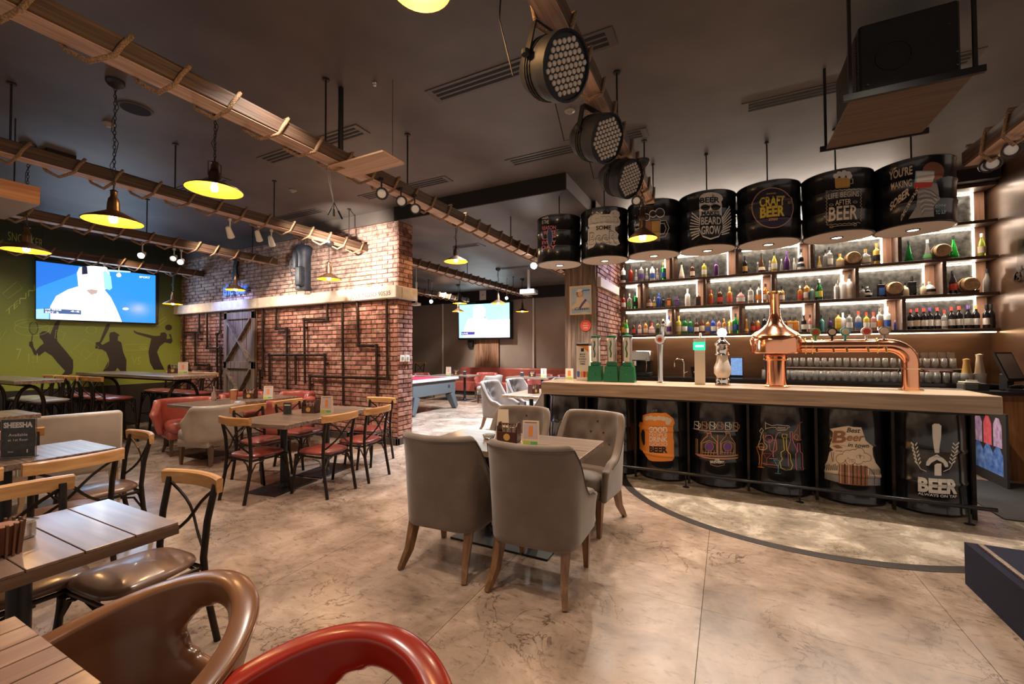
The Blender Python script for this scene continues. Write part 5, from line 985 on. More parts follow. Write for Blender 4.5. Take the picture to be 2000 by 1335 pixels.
t = E('cash_terminal', (2.93, 7.04, 1.01), radians(38), 'tilted touchscreen till at the far right', 'till'); t.scale = (.85, .85, 1.25); B('stand', MB().box(-.06, .06, -.02, .08, 0, .16, .01), M['blackm'], t); B('screen', MB().add([(-.16, -.08, .10), (.16, -.08, .10), (.16, .06, .36), (-.16, .06, .36), (-.16, -.055, .09), (.16, -.055, .09), (.16, .085, .35), (-.16, .085, .35)], [(0, 1, 2, 3), (7, 6, 5, 4), (0, 4, 5, 1), (1, 5, 6, 2), (2, 6, 7, 3), (3, 7, 4, 0)]), M['blackm'], t)
B('display', MB().add([(-.14, -.076, .12), (.14, -.076, .12), (.14, .050, .345), (-.14, .050, .345)], [(0, 1, 2, 3)]), mat('till_display', (.30, .28, .27), .2), t)
t = E('receipt_printer', (2.60, 7.0, 1.01), radians(6), 'pale boxy receipt printer on black counter', 'printer'); B('body', MB().box(-.11, .11, -.07, .08, 0, .085, .012), mat('printer_grey', (.10, .095, .09), .5), t); B('top_cover', MB().box(-.10, .04, -.06, .07, .086, .10, .005), M['cream'], t); B('front', MB().box(.02, .115, -.075, -.0705, .0, .08), M['blackm'], t); B('paper', MB().box(-.05, .05, .0, .02, .09, .12), M['white'], t)
t = E('telephone', (2.96, 6.90, 1.01), radians(-10), 'black desk telephone with handset on black counter', 'telephone'); B('base', MB().prism([(-.10, -.03), (.13, -.03), (.13, .09), (-.10, .09)], 0, .03), M['black'], t); B('handset', MB().tube([(-.09, -.01, .05), (-.05, 0, .065), (.0, .01, .07), (.04, .02, .05)], .016, 8), M['black'], t, True); B('keypad', MB().box(.03, .11, -.01, .06, .03, .034), M['white'], t)
t = E('storage_box', (2.42, 7.35, 1.07), 0, 'brown lidded box with white front on the back counter', 'box'); B('box_body', MB().box(-.12, .12, -.08, .1, 0, .16, .01), mat('maroon_box', (.10, .02, .02), .5), t); B('front_label', MB().box(-.11, -.02, -.084, -.0805, .01, .15), M['white'], t)
for k, (x, lb) in enumerate([(2.70, 'brown napkin cone stack left'), (2.82, 'taller cream cone right')]):
    t = E('cone_holder', (x, 7.40, 1.07), 0, lb + ' of the till', 'holder'); B('cone', MB().lathe([(.05, .12), (.045, .14), (.03, .26 + .05 * k), (.035, .30 + .06 * k), (.0, .31 + .06 * k)], 14), K['gold'] if not k else K['cream'], t, True, 50); B('cup', MB().lathe([(.05, 0), (.06, .12)], 14), M['white'], t, True, 50)
for k in range(7):
    bottle(2.02 + k * .07, 7.78, 1.071, .15 + .03 * (k % 3), ['spirit', 'slim', 'squat'][k % 3], ['brown', 'red', 'dark', 'amber', 'green', 'clear', 'brown'][k], 'n', 'r' if k % 2 else 'k', 'small condiment bottle, %s from left behind the tumblers' % ORD[k], 'condiment bottles on the back counter')
# rubber mat and promo board by the bar end
q = at(1905, 910, Z=0); 
t = B('rubber_mat', MB().box(2.15, 2.95, 5.3, 6.75, .0022, .012, .003), mat('black_rubber', (.02, .022, .024), .6, bump=1.0, scale=60), None); tag(t, 'black ribbed rubber mat on floor beside bar end', 'mat')
mb = MB()
t2 = E('promo_board', (0, 0, 0), 0, 'upright board printed with purple red and blue bottles, beyond the bar end', 'display board')
xb = at(1968, 957, Z=0).x; ya, yb = at(1968, 957, Z=0).y, None
B('board', MB().box(xb, xb + .02, ya, ya + .75, .012, .80), M['blackm'], t2)
for k in range(3):
    y = ya + .16 + k * .2
    for c, z0, z1, r in ((['purple', 'red', 'purple'][k], .42, .74, .085), ('blue', .12, .42, .10)):
        m = mat('promo_' + c, dict(purple=(.30, .16, .42), red=(.62, .06, .10), blue=(.03, .10, .45))[c], .4, c2=dict(purple=(.7, .6, .8), red=(.8, .2, .25), blue=(.2, .4, .8))[c], scale=14)
        B('print', MB().add([(xb - .0015 - k * .0004, y - r, z0), (xb - .0015 - k * .0004, y + r, z0), (xb - .0015 - k * .0004, y + r, z1 - .08), (xb - .0015 - k * .0004, y + r * .35, z1), (xb - .0015 - k * .0004, y - r * .35, z1), (xb - .0015 - k * .0004, y - r, z1 - .08)], [(5, 4, 3, 2, 1, 0)]), m, t2)
# blue carpeted platform in the right foreground
t = E('platform', (0, 0, 0), 0, 'navy carpeted platform corner with metal edge at lower right', 'platform')
nv = mat('navy_carpet', (.003, .005, .030), .95, bump=.9, scale=250, var=.4)
B('platform_body', MB().box(1.34, 3.4, 1.0, 3.76, 0, .265), nv, t); B('step_top', MB().box(1.40, 3.4, 1.0, 3.70, .2655, .275), nv, t)
B('nosing', MB().box(1.385, 1.41, 1.0, 3.72, .268, .28), mat('worn_metal_strip', (.30, .24, .20), .35, .8, var=.4, scale=50), t)
# ================================================================= FURNITURE
def leather(name, c, c2=None, rough=.35): return mat(name, c, rough, c2=c2, var=.15, scale=3, bump=.12, coat=.25)
M['maroon'] = leather('maroon_leather', (.22, .04, .028), (.30, .065, .045), .3); M['brownl'] = leather('brown_leather', (.16, .085, .055), (.24, .14, .10)); M['greyl'] = leather('pale_grey_leather', (.38, .33, .29), (.48, .42, .37)); M['salmon'] = leather('salmon_red_leather', (.38, .085, .065), (.46, .12, .09))
def softseat(w0, w1, d, z0, h, m, parent, name='seat', seg=3, cy=0.0, crown=.02):
    """trapezoid cushion: w0 back width, w1 front width"""
    N = 36; mb = MB(); rings = [(0.86, 0), (.97, .012), (1.0, h * .45), (.97, h * .8), (.85, h), (.5, h + crown * .8), (0.02, h + crown)]
    vs = []; fs = []
    for s_, z in rings:
        for k in range(N):
            a_ = 2 * pi * k / N; c, q = cos(a_), sin(a_); e = .55
            x = math.copysign(abs(c) ** e, c); y = math.copysign(abs(q) ** e, q); w = w0 + (w1 - w0) * (y + 1) / 2
            vs.append((x * w / 2 * s_, cy + y * d / 2 * s_, z0 + z))
    for i in range(len(rings) - 1):
        for k in range(N): fs.append((i * N + k, i * N + (k + 1) % N, (i + 1) * N + (k + 1) % N, (i + 1) * N + k))
    fs.append(tuple(range(N - 1, -1, -1))); fs.append(tuple((len(rings) - 1) * N + k for k in range(N)))
    return B(name, mb.add(vs, fs), m, parent, True, 70)
def crossback(seatm, hs=.455, top=.84, cat='chair', name='cross_back_chair', label=''):
    t = E(name, (0, 0, 0), 0, label, cat); fr = M['bronze']
    W = .20; D = .19; bt = top - .03
    softseat(.38, .43, .42, hs - .035, .045, seatm, t)
    B('seat_ring', MB().tube([(-W + .015, -D, hs - .045), (-W - .005, D, hs - .045), (W + .005, D, hs - .045), (W - .015, -D, hs - .045)], .012, 6, True), fr, t)
    for s_ in (-1, 1):
        B('leg', MB().tube([(s_ * (W - .01), -D - .075, 0), (s_ * (W - .012), -D - .02, hs * .6), (s_ * (W - .015), -D - .005, hs), (s_ * (W - .012), -D - .02, hs + .18), (s_ * (W - .005), -D - .055, bt)], .0165, 8), fr, t, True, 60)
        B('leg', MB().tube([(s_ * (W + .01), D + .045, 0), (s_ * (W + .002), D + .01, hs * .55), (s_ * (W - .004), D - .005, hs - .05)], .016, 8), fr, t, True, 60)
        # arched braces under the seat
        B('brace', MB().tube([(s_ * (W + .002), D + .01, hs * .58), (s_ * W, D - .05, hs * .82), (s_ * W, D - .12, hs - .06)], .008, 5), fr, t, True)
        B('brace', MB().tube([(s_ * (W - .012), -D - .02, hs * .58), (s_ * (W - .01), -D + .04, hs * .82), (s_ * W, -D + .12, hs - .06)], .008, 5), fr, t, True)
        B('brace', MB().tube([(s_ * (W + .002), D + .01, hs * .58), (s_ * (W - .06), D, hs * .82), (s_ * (W - .13), D, hs - .06)], .008, 5), fr, t, True)
        B('brace', MB().tube([(s_ * (W - .012), -D - .02, hs * .58), (s_ * (W - .07), -D - .01, hs * .82), (s_ * (W - .13), -D, hs - .06)], .008, 5), fr, t, True)
        pts = []
        for k in range(9):
            f = k / 8; x = s_ * (W - .02) * (1 - 2 * f); z = hs + .03 + (bt - .03 - hs - .03) * f; pts.append((x + s_ * .02 * sin(pi * f * 2) * -1, -D - .01 - .045 * f - .03 * sin(pi * f), z))
        B('cross_brace', MB().tube(pts, .011, 4, flat=.55), fr, t)
    # curved ash top rail
    mb = MB(); n = 10; vs = []; fs = []
    for k in range(n + 1):
        x = -W - .035 + (2 * W + .07) * k / n; yb = -D - .05 - .045 * (1 - (x / (W + .035)) ** 2)
        for dy, dz in ((-.014, -.036), (.012, -.036), (.018, .03), (.008, .038), (-.012, .038), (-.018, .03)): vs.append((x, yb + dy, bt + dz))
    for k in range(n):
        for j in range(6): fs.append((k * 6 + j, (k + 1) * 6 + j, (k + 1) * 6 + (j + 1) % 6, k * 6 + (j + 1) % 6))
    fs.append(tuple(range(6))); fs.append(tuple(n * 6 + k for k in range(5, -1, -1)))
    B('top_rail', mb.add(vs, fs), M['rail'], t, True, 30)
    return t
HC = (.5, .63)
def shell(U, zb, zt, th, lean, m, parent, name='backrest', nz=9, dimples=(), hole=None, roll=0.0, sub=1, bulge=0.0):
    """upholstered shell following plan curve U [(x,y)...]; zt(s) top height; lean(s) outward push at top"""
    n = len(U); nr = []
    for i in range(n):
        a_ = Vector(U[max(i - 1, 0)]); b_ = Vector(U[min(i + 1, n - 1)]); d = (b_ - a_).normalized(); nr.append(Vector((d.y, -d.x)))
    outer, inner = [], []
    hid = set()
    if hole:
        for i in range(n - 1):
            for k in range(nz - 1):
                if hole((i + .5) / (n - 1), (k + .5) / (nz - 1)) < 1: hid.add((i, k))
    for i in range(n):
        co, ci = [], []
        for k in range(nz):
            s_ = i / (n - 1); f = k / (nz - 1); nb = [(i - 1, k - 1), (i, k - 1), (i - 1, k), (i, k)]; hn = sum(q in hid for q in nb)
            if 0 < hn < 4:                               # slide the rim of the opening onto a true ellipse
                q = sqrt(hole(s_, f)); s_ = HC[0] + (s_ - HC[0]) / q; f = HC[1] + (f - HC[1]) / q
            T_ = zt(s_); bz = zb(s_) if callable(zb) else zb
            z = bz + (T_ - bz) * f; o = lean(s_) * f + bulge * sin(pi * min(f * 1.0, 1))
            g = min(max(s_ * (n - 1), 0), n - 1.0001); i0 = int(g); fr = g - i0; U_ = Vector(U[i0]).lerp(Vector(U[i0 + 1]), fr); N_ = nr[i0].lerp(nr[i0 + 1], fr); p = U_ + N_ * o
            dd = 0
            for (ds, dz) in dimples:
                r2 = ((s_ - ds) / .034) ** 2 + ((z - dz) / .040) ** 2; dd = max(dd, .038 * math.exp(-r2))
            t2 = th * (1 + roll * max(0, f - .75) * 4)
            co.append((p.x + N_.x * t2 / 2, p.y + N_.y * t2 / 2, z)); q = p - N_ * (t2 / 2 - dd); ci.append((q.x, q.y, z))
        outer.append(co); inner.append(ci)
    vs = [p for c in outer for p in c] + [p for c in inner for p in c]; N0 = n * nz; fs = []
    O = lambda i, k: i * nz + k
    I = lambda i, k: N0 + i * nz + k
    for i in range(n - 1):
        for k in range(nz - 1):
            if (i, k) in hid: continue
            fs.append((O(i, k), O(i, k + 1), O(i + 1, k + 1), O(i + 1, k))); fs.append((I(i, k), I(i + 1, k), I(i + 1, k + 1), I(i, k + 1)))
            for (di, dk, a_, b_) in ((-1, 0, (i, k), (i, k + 1)), (1, 0, (i + 1, k + 1), (i + 1, k)), (0, -1, (i + 1, k), (i, k)), (0, 1, (i, k + 1), (i + 1, k + 1))):
                j, l = i + di, k + dk
                if j < 0 or j >= n - 1 or l < 0 or l >= nz - 1 or (j, l) in hid: fs.append((O(*a_), I(*a_), I(*b_), O(*b_)))
    o = B(name, MB().add(vs, fs), m, parent, True, 180)
    bm = bmesh.new(); bm.from_mesh(o.data); bmesh.ops.recalc_face_normals(bm, faces=bm.faces[:])
    if hole:
        bm.verts.ensure_lookup_table(); sel = []
        for off in (0, N0):
            for i in range(n):
                for k in range(1, nz - 1):
                    if hole(i / (n - 1), k / (nz - 1)) < 2.6: sel.append(bm.verts[off + i * nz + k])
        sel = [v for v in sel if v.link_faces]
        for _ in range(5): bmesh.ops.smooth_vert(bm, verts=sel, factor=.4, use_axis_x=True, use_axis_y=True, use_axis_z=True)
    bm.to_mesh(o.data); bm.free()
    o.data.polygons.foreach_set('use_smooth', [True] * len(o.data.polygons))
    if sub: md = o.modifiers.new('sub', 'SUBSURF'); md.levels = sub; md.render_levels = sub
    return o
def ucurve(w, back, front, r, n=40, flare=0.0):
    """U plan from front-left round the back to front-right; opening to +y"""
    pts = []; hw = w / 2
    raw = [(-hw - flare, front)] + [(-hw, back + r)] + [(-hw + r - r * cos(radians(q)), back + r - r * sin(radians(q))) for q in range(10, 91, 10)] + [(hw - r + r * sin(radians(q)), back + r - r * cos(radians(q))) for q in range(0, 91, 10)] + [(hw + flare, front)]
    L_ = [0]
    for i in range(1, len(raw)): L_.append(L_[-1] + (Vector(raw[i]) - Vector(raw[i - 1])).length)
    for k in range(n + 1):
        d = L_[-1] * k / n
        for i in range(1, len(raw)):
            if d <= L_[i] + 1e-9: break
        f = (d - L_[i - 1]) / max(L_[i] - L_[i - 1], 1e-9); pts.append((raw[i - 1][0] + (raw[i][0] - raw[i - 1][0]) * f, raw[i - 1][1] + (raw[i][1] - raw[i - 1][1]) * f))
    return pts
def legs4(t, m, hx, yb, yf, h, splay=.10, th=.042, curve=True):
    for s_ in (-1, 1):
        B('leg', MB().tube([(s_ * (hx - .02) + s_ * .03, yb - splay, 0), (s_ * (hx - .015), yb - splay * .45, h * .4), (s_ * (hx - .02), yb, h)], [th * .40, th * .58, th * .75], 4), m, t, True, 30)
        B('leg', MB().tube([(s_ * hx, yf + .01, 0), (s_ * hx, yf, h)], [th * .38, th * .75], 4), m, t, True, 30)
def ss(a_, b_, x): x = min(max((x - a_) / (b_ - a_), 0), 1); return x * x * (3 - 2 * x)
M['taupe'] = mat('taupe_velvet', (.135, .098, .075), .65, c2=(.18, .135, .105), scale=5, bump=.05, sheen=.4)
M['seam'] = mat('upholstery_seam', (.06, .045, .036), .7); M['button'] = mat('upholstered_button', (.055, .04, .03), .6)
def tufted(label='', m=None, leg=None):
    m = m or M['taupe']; t = E('tufted_chair', (0, 0, 0), 0, label, 'chair')
    U = ucurve(.53, -.27, .21, .11, 44, .01)
    cv = lambda q: min(max((q - .13) / .185, 0), 1) ** 2.0
    prof = lambda s_: .60 + .34 * cv(s_) * cv(1 - s_) - .07 * ss(.12, 0, s_) - .07 * ss(.12, 0, 1 - s_)
    dim = [(.5, .84), (.41, .84), (.59, .84), (.455, .74), (.545, .74), (.5, .64), (.41, .64), (.59, .64)]
    shell(U, .28, prof, .05, lambda s_: .07 * ss(.25, .5, s_) * ss(.25, .5, 1 - s_) + .02, m, t, 'backrest', 12, dim, roll=.35, sub=1)
    # piping along the top edge at the rear
    n = len(U); pts = []
    for i in range(3, n - 3):
        s_ = i / (n - 1); d = (Vector(U[i + 1]) - Vector(U[i - 1])).normalized(); nn = Vector((d.y, -d.x)); o = .07 * ss(.25, .5, s_) * ss(.25, .5, 1 - s_) + .02
        q = Vector(U[i]) + nn * (o + .031); pts.append((q.x, q.y, prof(s_) - .035))
    B('piping', MB().tube(pts, .003, 5), M['seam'], t, True)
    for ds, dz in dim:
        i = int(round(ds * (n - 1))); d = (Vector(U[i + 1]) - Vector(U[i - 1])).normalized(); nn = Vector((d.y, -d.x)); q = Vector(U[i]) + nn * (.09 * (dz - .28) / .66 - .008)
        B('button', MB().lathe([(.001, -.010), (.010, -.006), (.011, 0), (.010, .006), (.001, .010)], 10, (q.x, q.y, dz)), M['button'], t, True)
    softseat(.46, .52, .48, .345, .12, m, t, cy=.02, crown=.02)
    B('seat_apron', MB().box(-.235, .235, -.22, .21, .27, .36, .02, 2), m, t, True, 40)
    legs4(t, leg or M['legwood'], .24, -.22, .19, .30, .13, .056)
    return t
def wing(m, label='', cat='chair', leg=None):
    t = E('wing_tub_chair', (0, 0, 0), 0, label, cat)
    U = ucurve(.58, -.28, .06, .24, 40, .02)
    top_ = lambda s_: .80 - .03 * abs(s_ - .5)
    # scrolled front edge: shell narrows below the wing
    shell(U, .30, lambda s_: .60 + .20 * ss(.0, .12, s_) * ss(.0, .12, 1 - s_), .07, lambda s_: .05 + .05 * ss(.1, 0, s_) + .05 * ss(.1, 0, 1 - s_), m, t, 'backrest', 8, roll=.5)
    softseat(.50, .56, .56, .33, .15, m, t, cy=.07); B('seat_apron', MB().box(-.26, .26, -.22, .28, .24, .35, .02, 2), m, t, True, 40)
    legs4(t, leg or M['legoak'], .22, -.2, .24, .26, .04, .05)
    return t
M['tabletop'] = wood('striped_table_wood', (.09, .06, .045), (.36, .265, .20), 'X', .32, 90, coat=.35)
M['tableY'] = wood('striped_table_wood_y', (.14, .085, .055), (.42, .29, .20), 'Y', .32, 45, coat=.35)
M['planktop'] = wood('smooth_brown_plank', (.17, .105, .075), (.30, .20, .15), 'X', .28, 40, coat=.4)
M['edgew'] = wood('table_edge_wood', (.10, .055, .03), (.24, .14, .08), 'Y', .5, 40)
def table(x, y, w, d, h, label, rz=0, m=None, posts=((0, 0),), cat='table', base=(.42, .42), th=.045, planks=0, group=None, name='table'):
    t = E(name, (x, y, 0), rz, label, cat, group)
    if planks:
        n = planks; pw = d / n
        for k in range(n): B('plank', MB().box(-w / 2 + .002, w / 2 - .002, -d / 2 + k * pw + .002, -d / 2 + (k + 1) * pw - .002, h - .012, h, .0015), m, t)
        B('table_core', MB().box(-w / 2, w / 2, -d / 2, d / 2, h - th, h - .0125), M['edgew'], t)
    else: B('tabletop', MB().box(-w / 2, w / 2, -d / 2, d / 2, h - th, h, .004), m or M['tabletop'], t)
    for i, (px, py) in enumerate(posts):
        B('post', MB().tube([(px, py, .012), (px, py, h - th)], .036, 14).lathe([(.06, .012), (.05, .03), (.036, .05)], 14, (px, py, 0)), M['black'], t, True, 50)
        B('base_plate', MB().box(px - base[0] / 2, px + base[0] / 2, py - base[1] / 2, py + base[1] / 2, 0, .012, .003), M['black'], t); B('top_plate', MB().box(px - .15, px + .15, py - .15, py + .15, h - th - .006, h - th), M['black'], t)
    return t
# ---- central table with tufted chairs
table(-1.58, 3.09, 1.34, .74, .76, 'rectangular wooden table with tufted taupe chairs, centre of room', posts=((-.22, 0), (.22, 0)), base=(.40, .50))
pt = tufted(); TG = 'taupe tufted dining chairs'
R = radians
place(pt, -1.12, 2.68, R(3), 'taupe upholstered chair seen from behind, nearest the camera at centre', group=TG)
place(pt, -1.80, 2.65, R(4), 'taupe upholstered chair seen from behind, left of the nearest one', group=TG)
place(pt, -1.14, 3.60, R(172), 'tufted taupe chair facing camera at right of table, beside bar front', group=TG)
place(pt, -1.84, 3.62, R(180), 'tufted taupe chair at far side of central table, behind the drinks card', group=TG)
# ---- table in the passage with tufted chairs
table(-3.0, 6.95, .78, 1.3, .76, 'wooden table in the passage beyond the bar end, tufted chairs around', m=M['tableY'], posts=((0, -.3), (0, .3)))
place(pt, -3.75, 6.98, R(-95), 'pale tufted chair at left front of the passage table', group=TG); place(pt, -3.62, 7.75, R(-100), 'pale tufted chair at left rear of the passage table', group=TG)
place(pt, -2.72, 6.40, R(80), 'taupe chair turned away, between passage table and bar end', group=TG); place(pt, -3.0, 8.15, R(180), 'taupe chair at far end of passage table', group=TG)
# ---- double table with maroon cross-back chairs
DT = table(-4.47, 3.42, .80, 1.40, .76, 'long striped table with six maroon-seated cross-back chairs', R(9), M['tabletop'], ((0, -.33), (0, .33)), base=(.4, .6))
pm = crossback(M['maroon']); MG = 'cross-back chairs with maroon seats'
place(pm, -4.43, 2.80, R(3), 'maroon-seat cross-back chair at near end of the six-chair table', group=MG)
place(pm, -3.90, 3.20, R(92), 'maroon-seat cross-back chair, nearest on the right side of its table', group=MG)
place(pm, -3.93, 3.75, R(97), 'maroon-seat cross-back chair, second on the right side of its table', group=MG)
place(pm, -4.98, 3.22, R(-82), 'maroon-seat cross-back chair, nearest on the left side of its table', group=MG)
place(pm, -5.06, 3.80, R(-82), 'maroon-seat cross-back chair, second on the left side of its table', group=MG)
place(pm, -4.35, 4.30, R(186), 'maroon-seat cross-back chair at the far end, back to the brick wall', group=MG)
# ---- wing chair table
table(-6.75, 3.95, .78, 1.5, .76, 'striped table between red and grey tub chairs before brick wall', 0, M['tabletop'], ((0, -.4), (0, .4)))
pg = wing(M['greyl']); prd = wing(M['salmon']); WG = 'leather tub chairs on wooden legs'
place(pg, -6.32, 3.36, R(104), 'pale grey leather tub chair seen from behind, left of six-chair table', group=WG)
place(prd, -7.30, 3.52, R(-104), 'red leather tub chair at left end of the striped table', group=WG)
place(prd, -7.36, 4.45, R(-90), 'red leather tub chair behind the other, near the barn door', group=WG); place(prd, -6.0, 4.25, R(90), 'red leather tub chair partly hidden behind the six-chair table', group=WG)
place(prd, -6.75, 4.85, R(180), 'red leather tub chair with its back to the brick wall', group=WG)
# ---- foreground tables at left
T1 = table(-2.47, .48, .66, 1.06, .76, 'brown planked table in the left foreground', 0, M['planktop'], ((-.02, .15),), th=.05, planks=7)
T2 = table(-4.58, 1.08, .66, 1.0, .76, 'striped table with black sheesha sign at left', 0, M['tabletop'], ((0, 0),), th=.045)
T0 = table(-1.53, .14, .62, .54, .76, 'nearest table corner at bottom left of view', R(90), wood('warm_plank', (.18, .09, .055), (.36, .21, .14), 'X', .35, 40, coat=.3), ((0, 0),), th=.04, planks=6)
pb = crossback(M['brownl']); BG = 'cross-back chairs with brown seats'
place(pb, -2.56, 1.03, R(184), 'brown-seat cross-back chair at the far end of the planked table', group=BG)
place(pb, -2.90, .74, R(-92), 'brown-seat cross-back chair tucked at left side of planked table', group=BG)
place(pb, -3.93, 1.17, R(90), 'brown-seat cross-back chair with wide ash rail right of the sheesha sign', group=BG)
place(pb, -3.93, .62, R(92), 'brown-seat cross-back chair cut by left edge, below the sheesha sign', group=BG)
place(pb, -4.32, 1.50, R(176), 'brown-seat cross-back chair at far corner of the sheesha sign table', group=BG)
place(pb, -5.12, 1.25, R(-90), 'cross-back chair partly hidden behind the sheesha sign', group=BG); place(pb, -5.12, .75, R(-90), 'cross-back chair at far left behind the sheesha table', group=BG)
# ---- cream banquette chair behind the sheesha table
t = E('upholstered_bench', (-5.72, 1.78, 0), R(76), 'cream upholstered high-back bench chair behind the sheesha table', 'bench')
B('backrest', MB().box(-.36, .36, -.07, .05, .30, .90, .035, 4), M['greyl'], t, True, 60); B('piping', MB().tube([(-.345, -.06, .36), (-.345, -.062, .87), (.345, -.062, .87), (.345, -.06, .36)], .006, 6), M['cream'], t, True)
B('seat', MB().box(-.36, .36, .04, .52, .30, .46, .03, 3), M['greyl'], t, True, 60); legs4(t, mat('light_oak_leg', (.45, .30, .17), .5), .33, -.02, .48, .31, .05)
# ---- foreground tub chairs with cut-out backs
def tub(x, y, rz, m, label):
    t = E('tub_armchair', (x, y, 0), rz, label, 'armchair')
    U = ucurve(.50, -.24, .27, .24, 72, -.01)
    top_ = lambda s_: .685 + .125 * ss(.1, .5, s_) * ss(.1, .5, 1 - s_)
    hole = lambda s_, f: ((s_ - .5) / .105) ** 2 + ((f - .63) / .17) ** 2
    shell(U, .36, top_, .055, lambda s_: .075, m, t, 'backrest', 22, hole=hole, roll=.25, sub=2)
    softseat(.46, .48, .46, .37, .10, m, t, cy=.02)
    B('seat_base', MB().lathe([(.0, .30), (.24, .30), (.27, .34), (.27, .38), (.0, .38)], 32), m, t, True, 50)
    n = len(U); pts = []
    for i in range(n):
        s_ = i / (n - 1); a_ = Vector(U[max(i - 1, 0)]); b_ = Vector(U[min(i + 1, n - 1)]); d = (b_ - a_).normalized(); nn = Vector((d.y, -d.x)); q = Vector(U[i]) + nn * (.075 + .030); pts.append((q.x, q.y, top_(s_) - .018))
    B('piping', MB().tube(pts, .0035, 5), m, t, True)
    for q in range(4): B('leg', MB().tube([(.26 * cos(pi / 4 + q * pi / 2), .26 * sin(pi / 4 + q * pi / 2), 0), (.2 * cos(pi / 4 + q * pi / 2), .2 * sin(pi / 4 + q * pi / 2), .31)], [.014, .022], 10), M['legwood'], t, True)
    return t
M['tan'] = leather('glossy_tan_leather', (.19, .075, .030), (.27, .12, .055), .28); M['oxblood'] = leather('glossy_red_leather', (.34, .018, .008), (.42, .03, .012), .25)
tub(-1.40, .48, R(172), M['tan'], 'brown leather tub armchair with cut-out back in foreground'); tub(-.755, .50, R(176), M['oxblood'], 'red leather tub armchair with cut-out back, bottom centre')
# ---- high tables and stools
def hightable(x, y, w, d, label):
    t = E('high_table', (x, y, 0), 0, label, 'table', 'high tables along the mural wall')
    B('tabletop', MB().box(-w / 2, w / 2, -d / 2, d / 2, 1.07, 1.12, .004), M['tabletop'], t)
    for s_ in (-1, 1):
        xx = s_ * (w / 2 - .35)
        B('arched_leg', MB().tube([(xx, -d / 2 + .1, 0), (xx, -d / 2 + .1, .72)] + [(xx, -(d / 2 - .1) * cos(radians(q)), .72 + .30 * sin(radians(q))) for q in range(15, 166, 15)] + [(xx, d / 2 - .1, .72), (xx, d / 2 - .1, 0)], .024, 8), M['bronze'], t, True)
    B('stretcher', MB().tube([(-w / 2 + .35, 0, 1.03), (w / 2 - .35, 0, 1.03)], .02, 8), M['bronze'], t)
    return t
hightable(-9.36, 3.80, 3.5, .62, 'long high table before the mural with red-seat stools'); hightable(-9.62, 2.30, 2.3, .48, 'high table at far left with pale-seat stools')
ps = crossback(M['maroon'], .75, 1.10, 'bar stool', 'bar_stool'); SG = 'red-seat bar stools at the long high table'
B('foot_ring', MB().tube([(-.2, -.2, .3), (-.2, .2, .3), (.2, .2, .3), (.2, -.2, .3)], .008, 6, True), M['bronze'], ps)
sx = [-10.4, -9.95, -9.5, -9.05]
for k, x in enumerate(sx): place(ps, x, 3.32, 0, 'red-seat high stool, %s from left on near side of long high table' % ORD[k], group=SG)
for k, x in enumerate([-10.1, -9.65, -9.2, -8.75]): place(ps, x, 4.38, pi, 'red-seat high stool, %s from left on far side of long high table' % ORD[k], group=SG)
pw = crossback(M['greyl'], .75, 1.10, 'bar stool', 'bar_stool'); B('foot_ring', MB().tube([(-.2, -.2, .3), (-.2, .2, .3), (.2, .2, .3), (.2, -.2, .3)], .008, 6, True), M['bronze'], pw)
for k, x in enumerate([-10.5, -10.05, -9.6]): place(pw, x, 2.72, pi, 'pale-seat high stool, %s from left at the far-left high table' % ORD[k], group='pale-seat bar stools')
# ---- back room furniture
t = E('pool_table', (-7.05, 8.45, 0), 0, 'grey pool table with red cloth in the back room', 'pool table')
gp = mat('grey_laminate', (.07, .078, .082), .35)
B('cabinet', MB().box(-.68, .68, -.85, .85, .42, .76, .015), gp, t); B('rail', MB().box(-.74, .74, -.92, -.78, .76, .83, .012).box(-.74, .74, .78, .92, .76, .83, .012).box(-.74, -.62, -.78, .78, .76, .83, .012).box(.62, .74, -.78, .78, .76, .83, .012), mat('light_rail', (.42, .40, .40), .25), t)
B('cloth', MB().box(-.62, .62, -.78, .78, .77, .80), mat('red_cloth', (.45, .02, .06), .9), t)
for sx_ in (-1, 1):
    for sy_ in (-1, 1): B('leg', MB().tube([(sx_ * .60, sy_ * .70, .42), (sx_ * .66, sy_ * .86, .03)], [.13, .085], 4), gp, t)
B('pocket', MB().tube([(.681, .55, .60), (.69, .55, .60)], .04, 12), M['blackm'], t)
pgb = None
for (x, y, r_, pr_, lb) in [(-6.15, 10.7, 90, pg, 'pale grey tub chair behind the pool table corner'), (-6.9, 11.75, 180, prd, 'red tub chair under the back room screen'), (-5.0, 11.75, 180, prd, 'red tub chair right of wood pillar at back wall'), (-4.1, 11.75, 180, prd, 'red tub chair at right of back wall'), (-3.95, 10.6, 80, pg, 'grey tub chair turned away in back room, right'), (-8.7, 10.9, -90, prd, 'red tub chair behind pool table at left')]:
    place(pr_, x, y, R(r_), lb, group='leather tub chairs in the back room')
table(-7.5, 11.0, 1.3, .8, .76, 'back room table left, with menu stands', m=M['tabletop'], posts=((-.3, 0), (.3, 0))); table(-4.95, 11.05, 1.3, .8, .76, 'back room table right, with menu stands', m=M['tabletop'], posts=((-.3, 0), (.3, 0)))
t = E('banquette', (-6.3, 12.72, 0), 0, 'long red banquette along the back wall', 'sofa', None)
B('backrest', MB().box(-2.2, 2.9, -.02, .18, .3, .92, .04, 3), M['salmon'], t, True, 50); B('seat', MB().box(-2.2, 2.9, -.5, -.02, .12, .46, .04, 3), M['salmon'], t, True, 50); B('plinth', MB().box(-2.18, 2.88, -.45, .15, 0, .12), M['blackm'], t)
place(ps, -9.6, 11.6, R(180), 'lone high stool at left of back room beside pillar', group='stools in the back room')
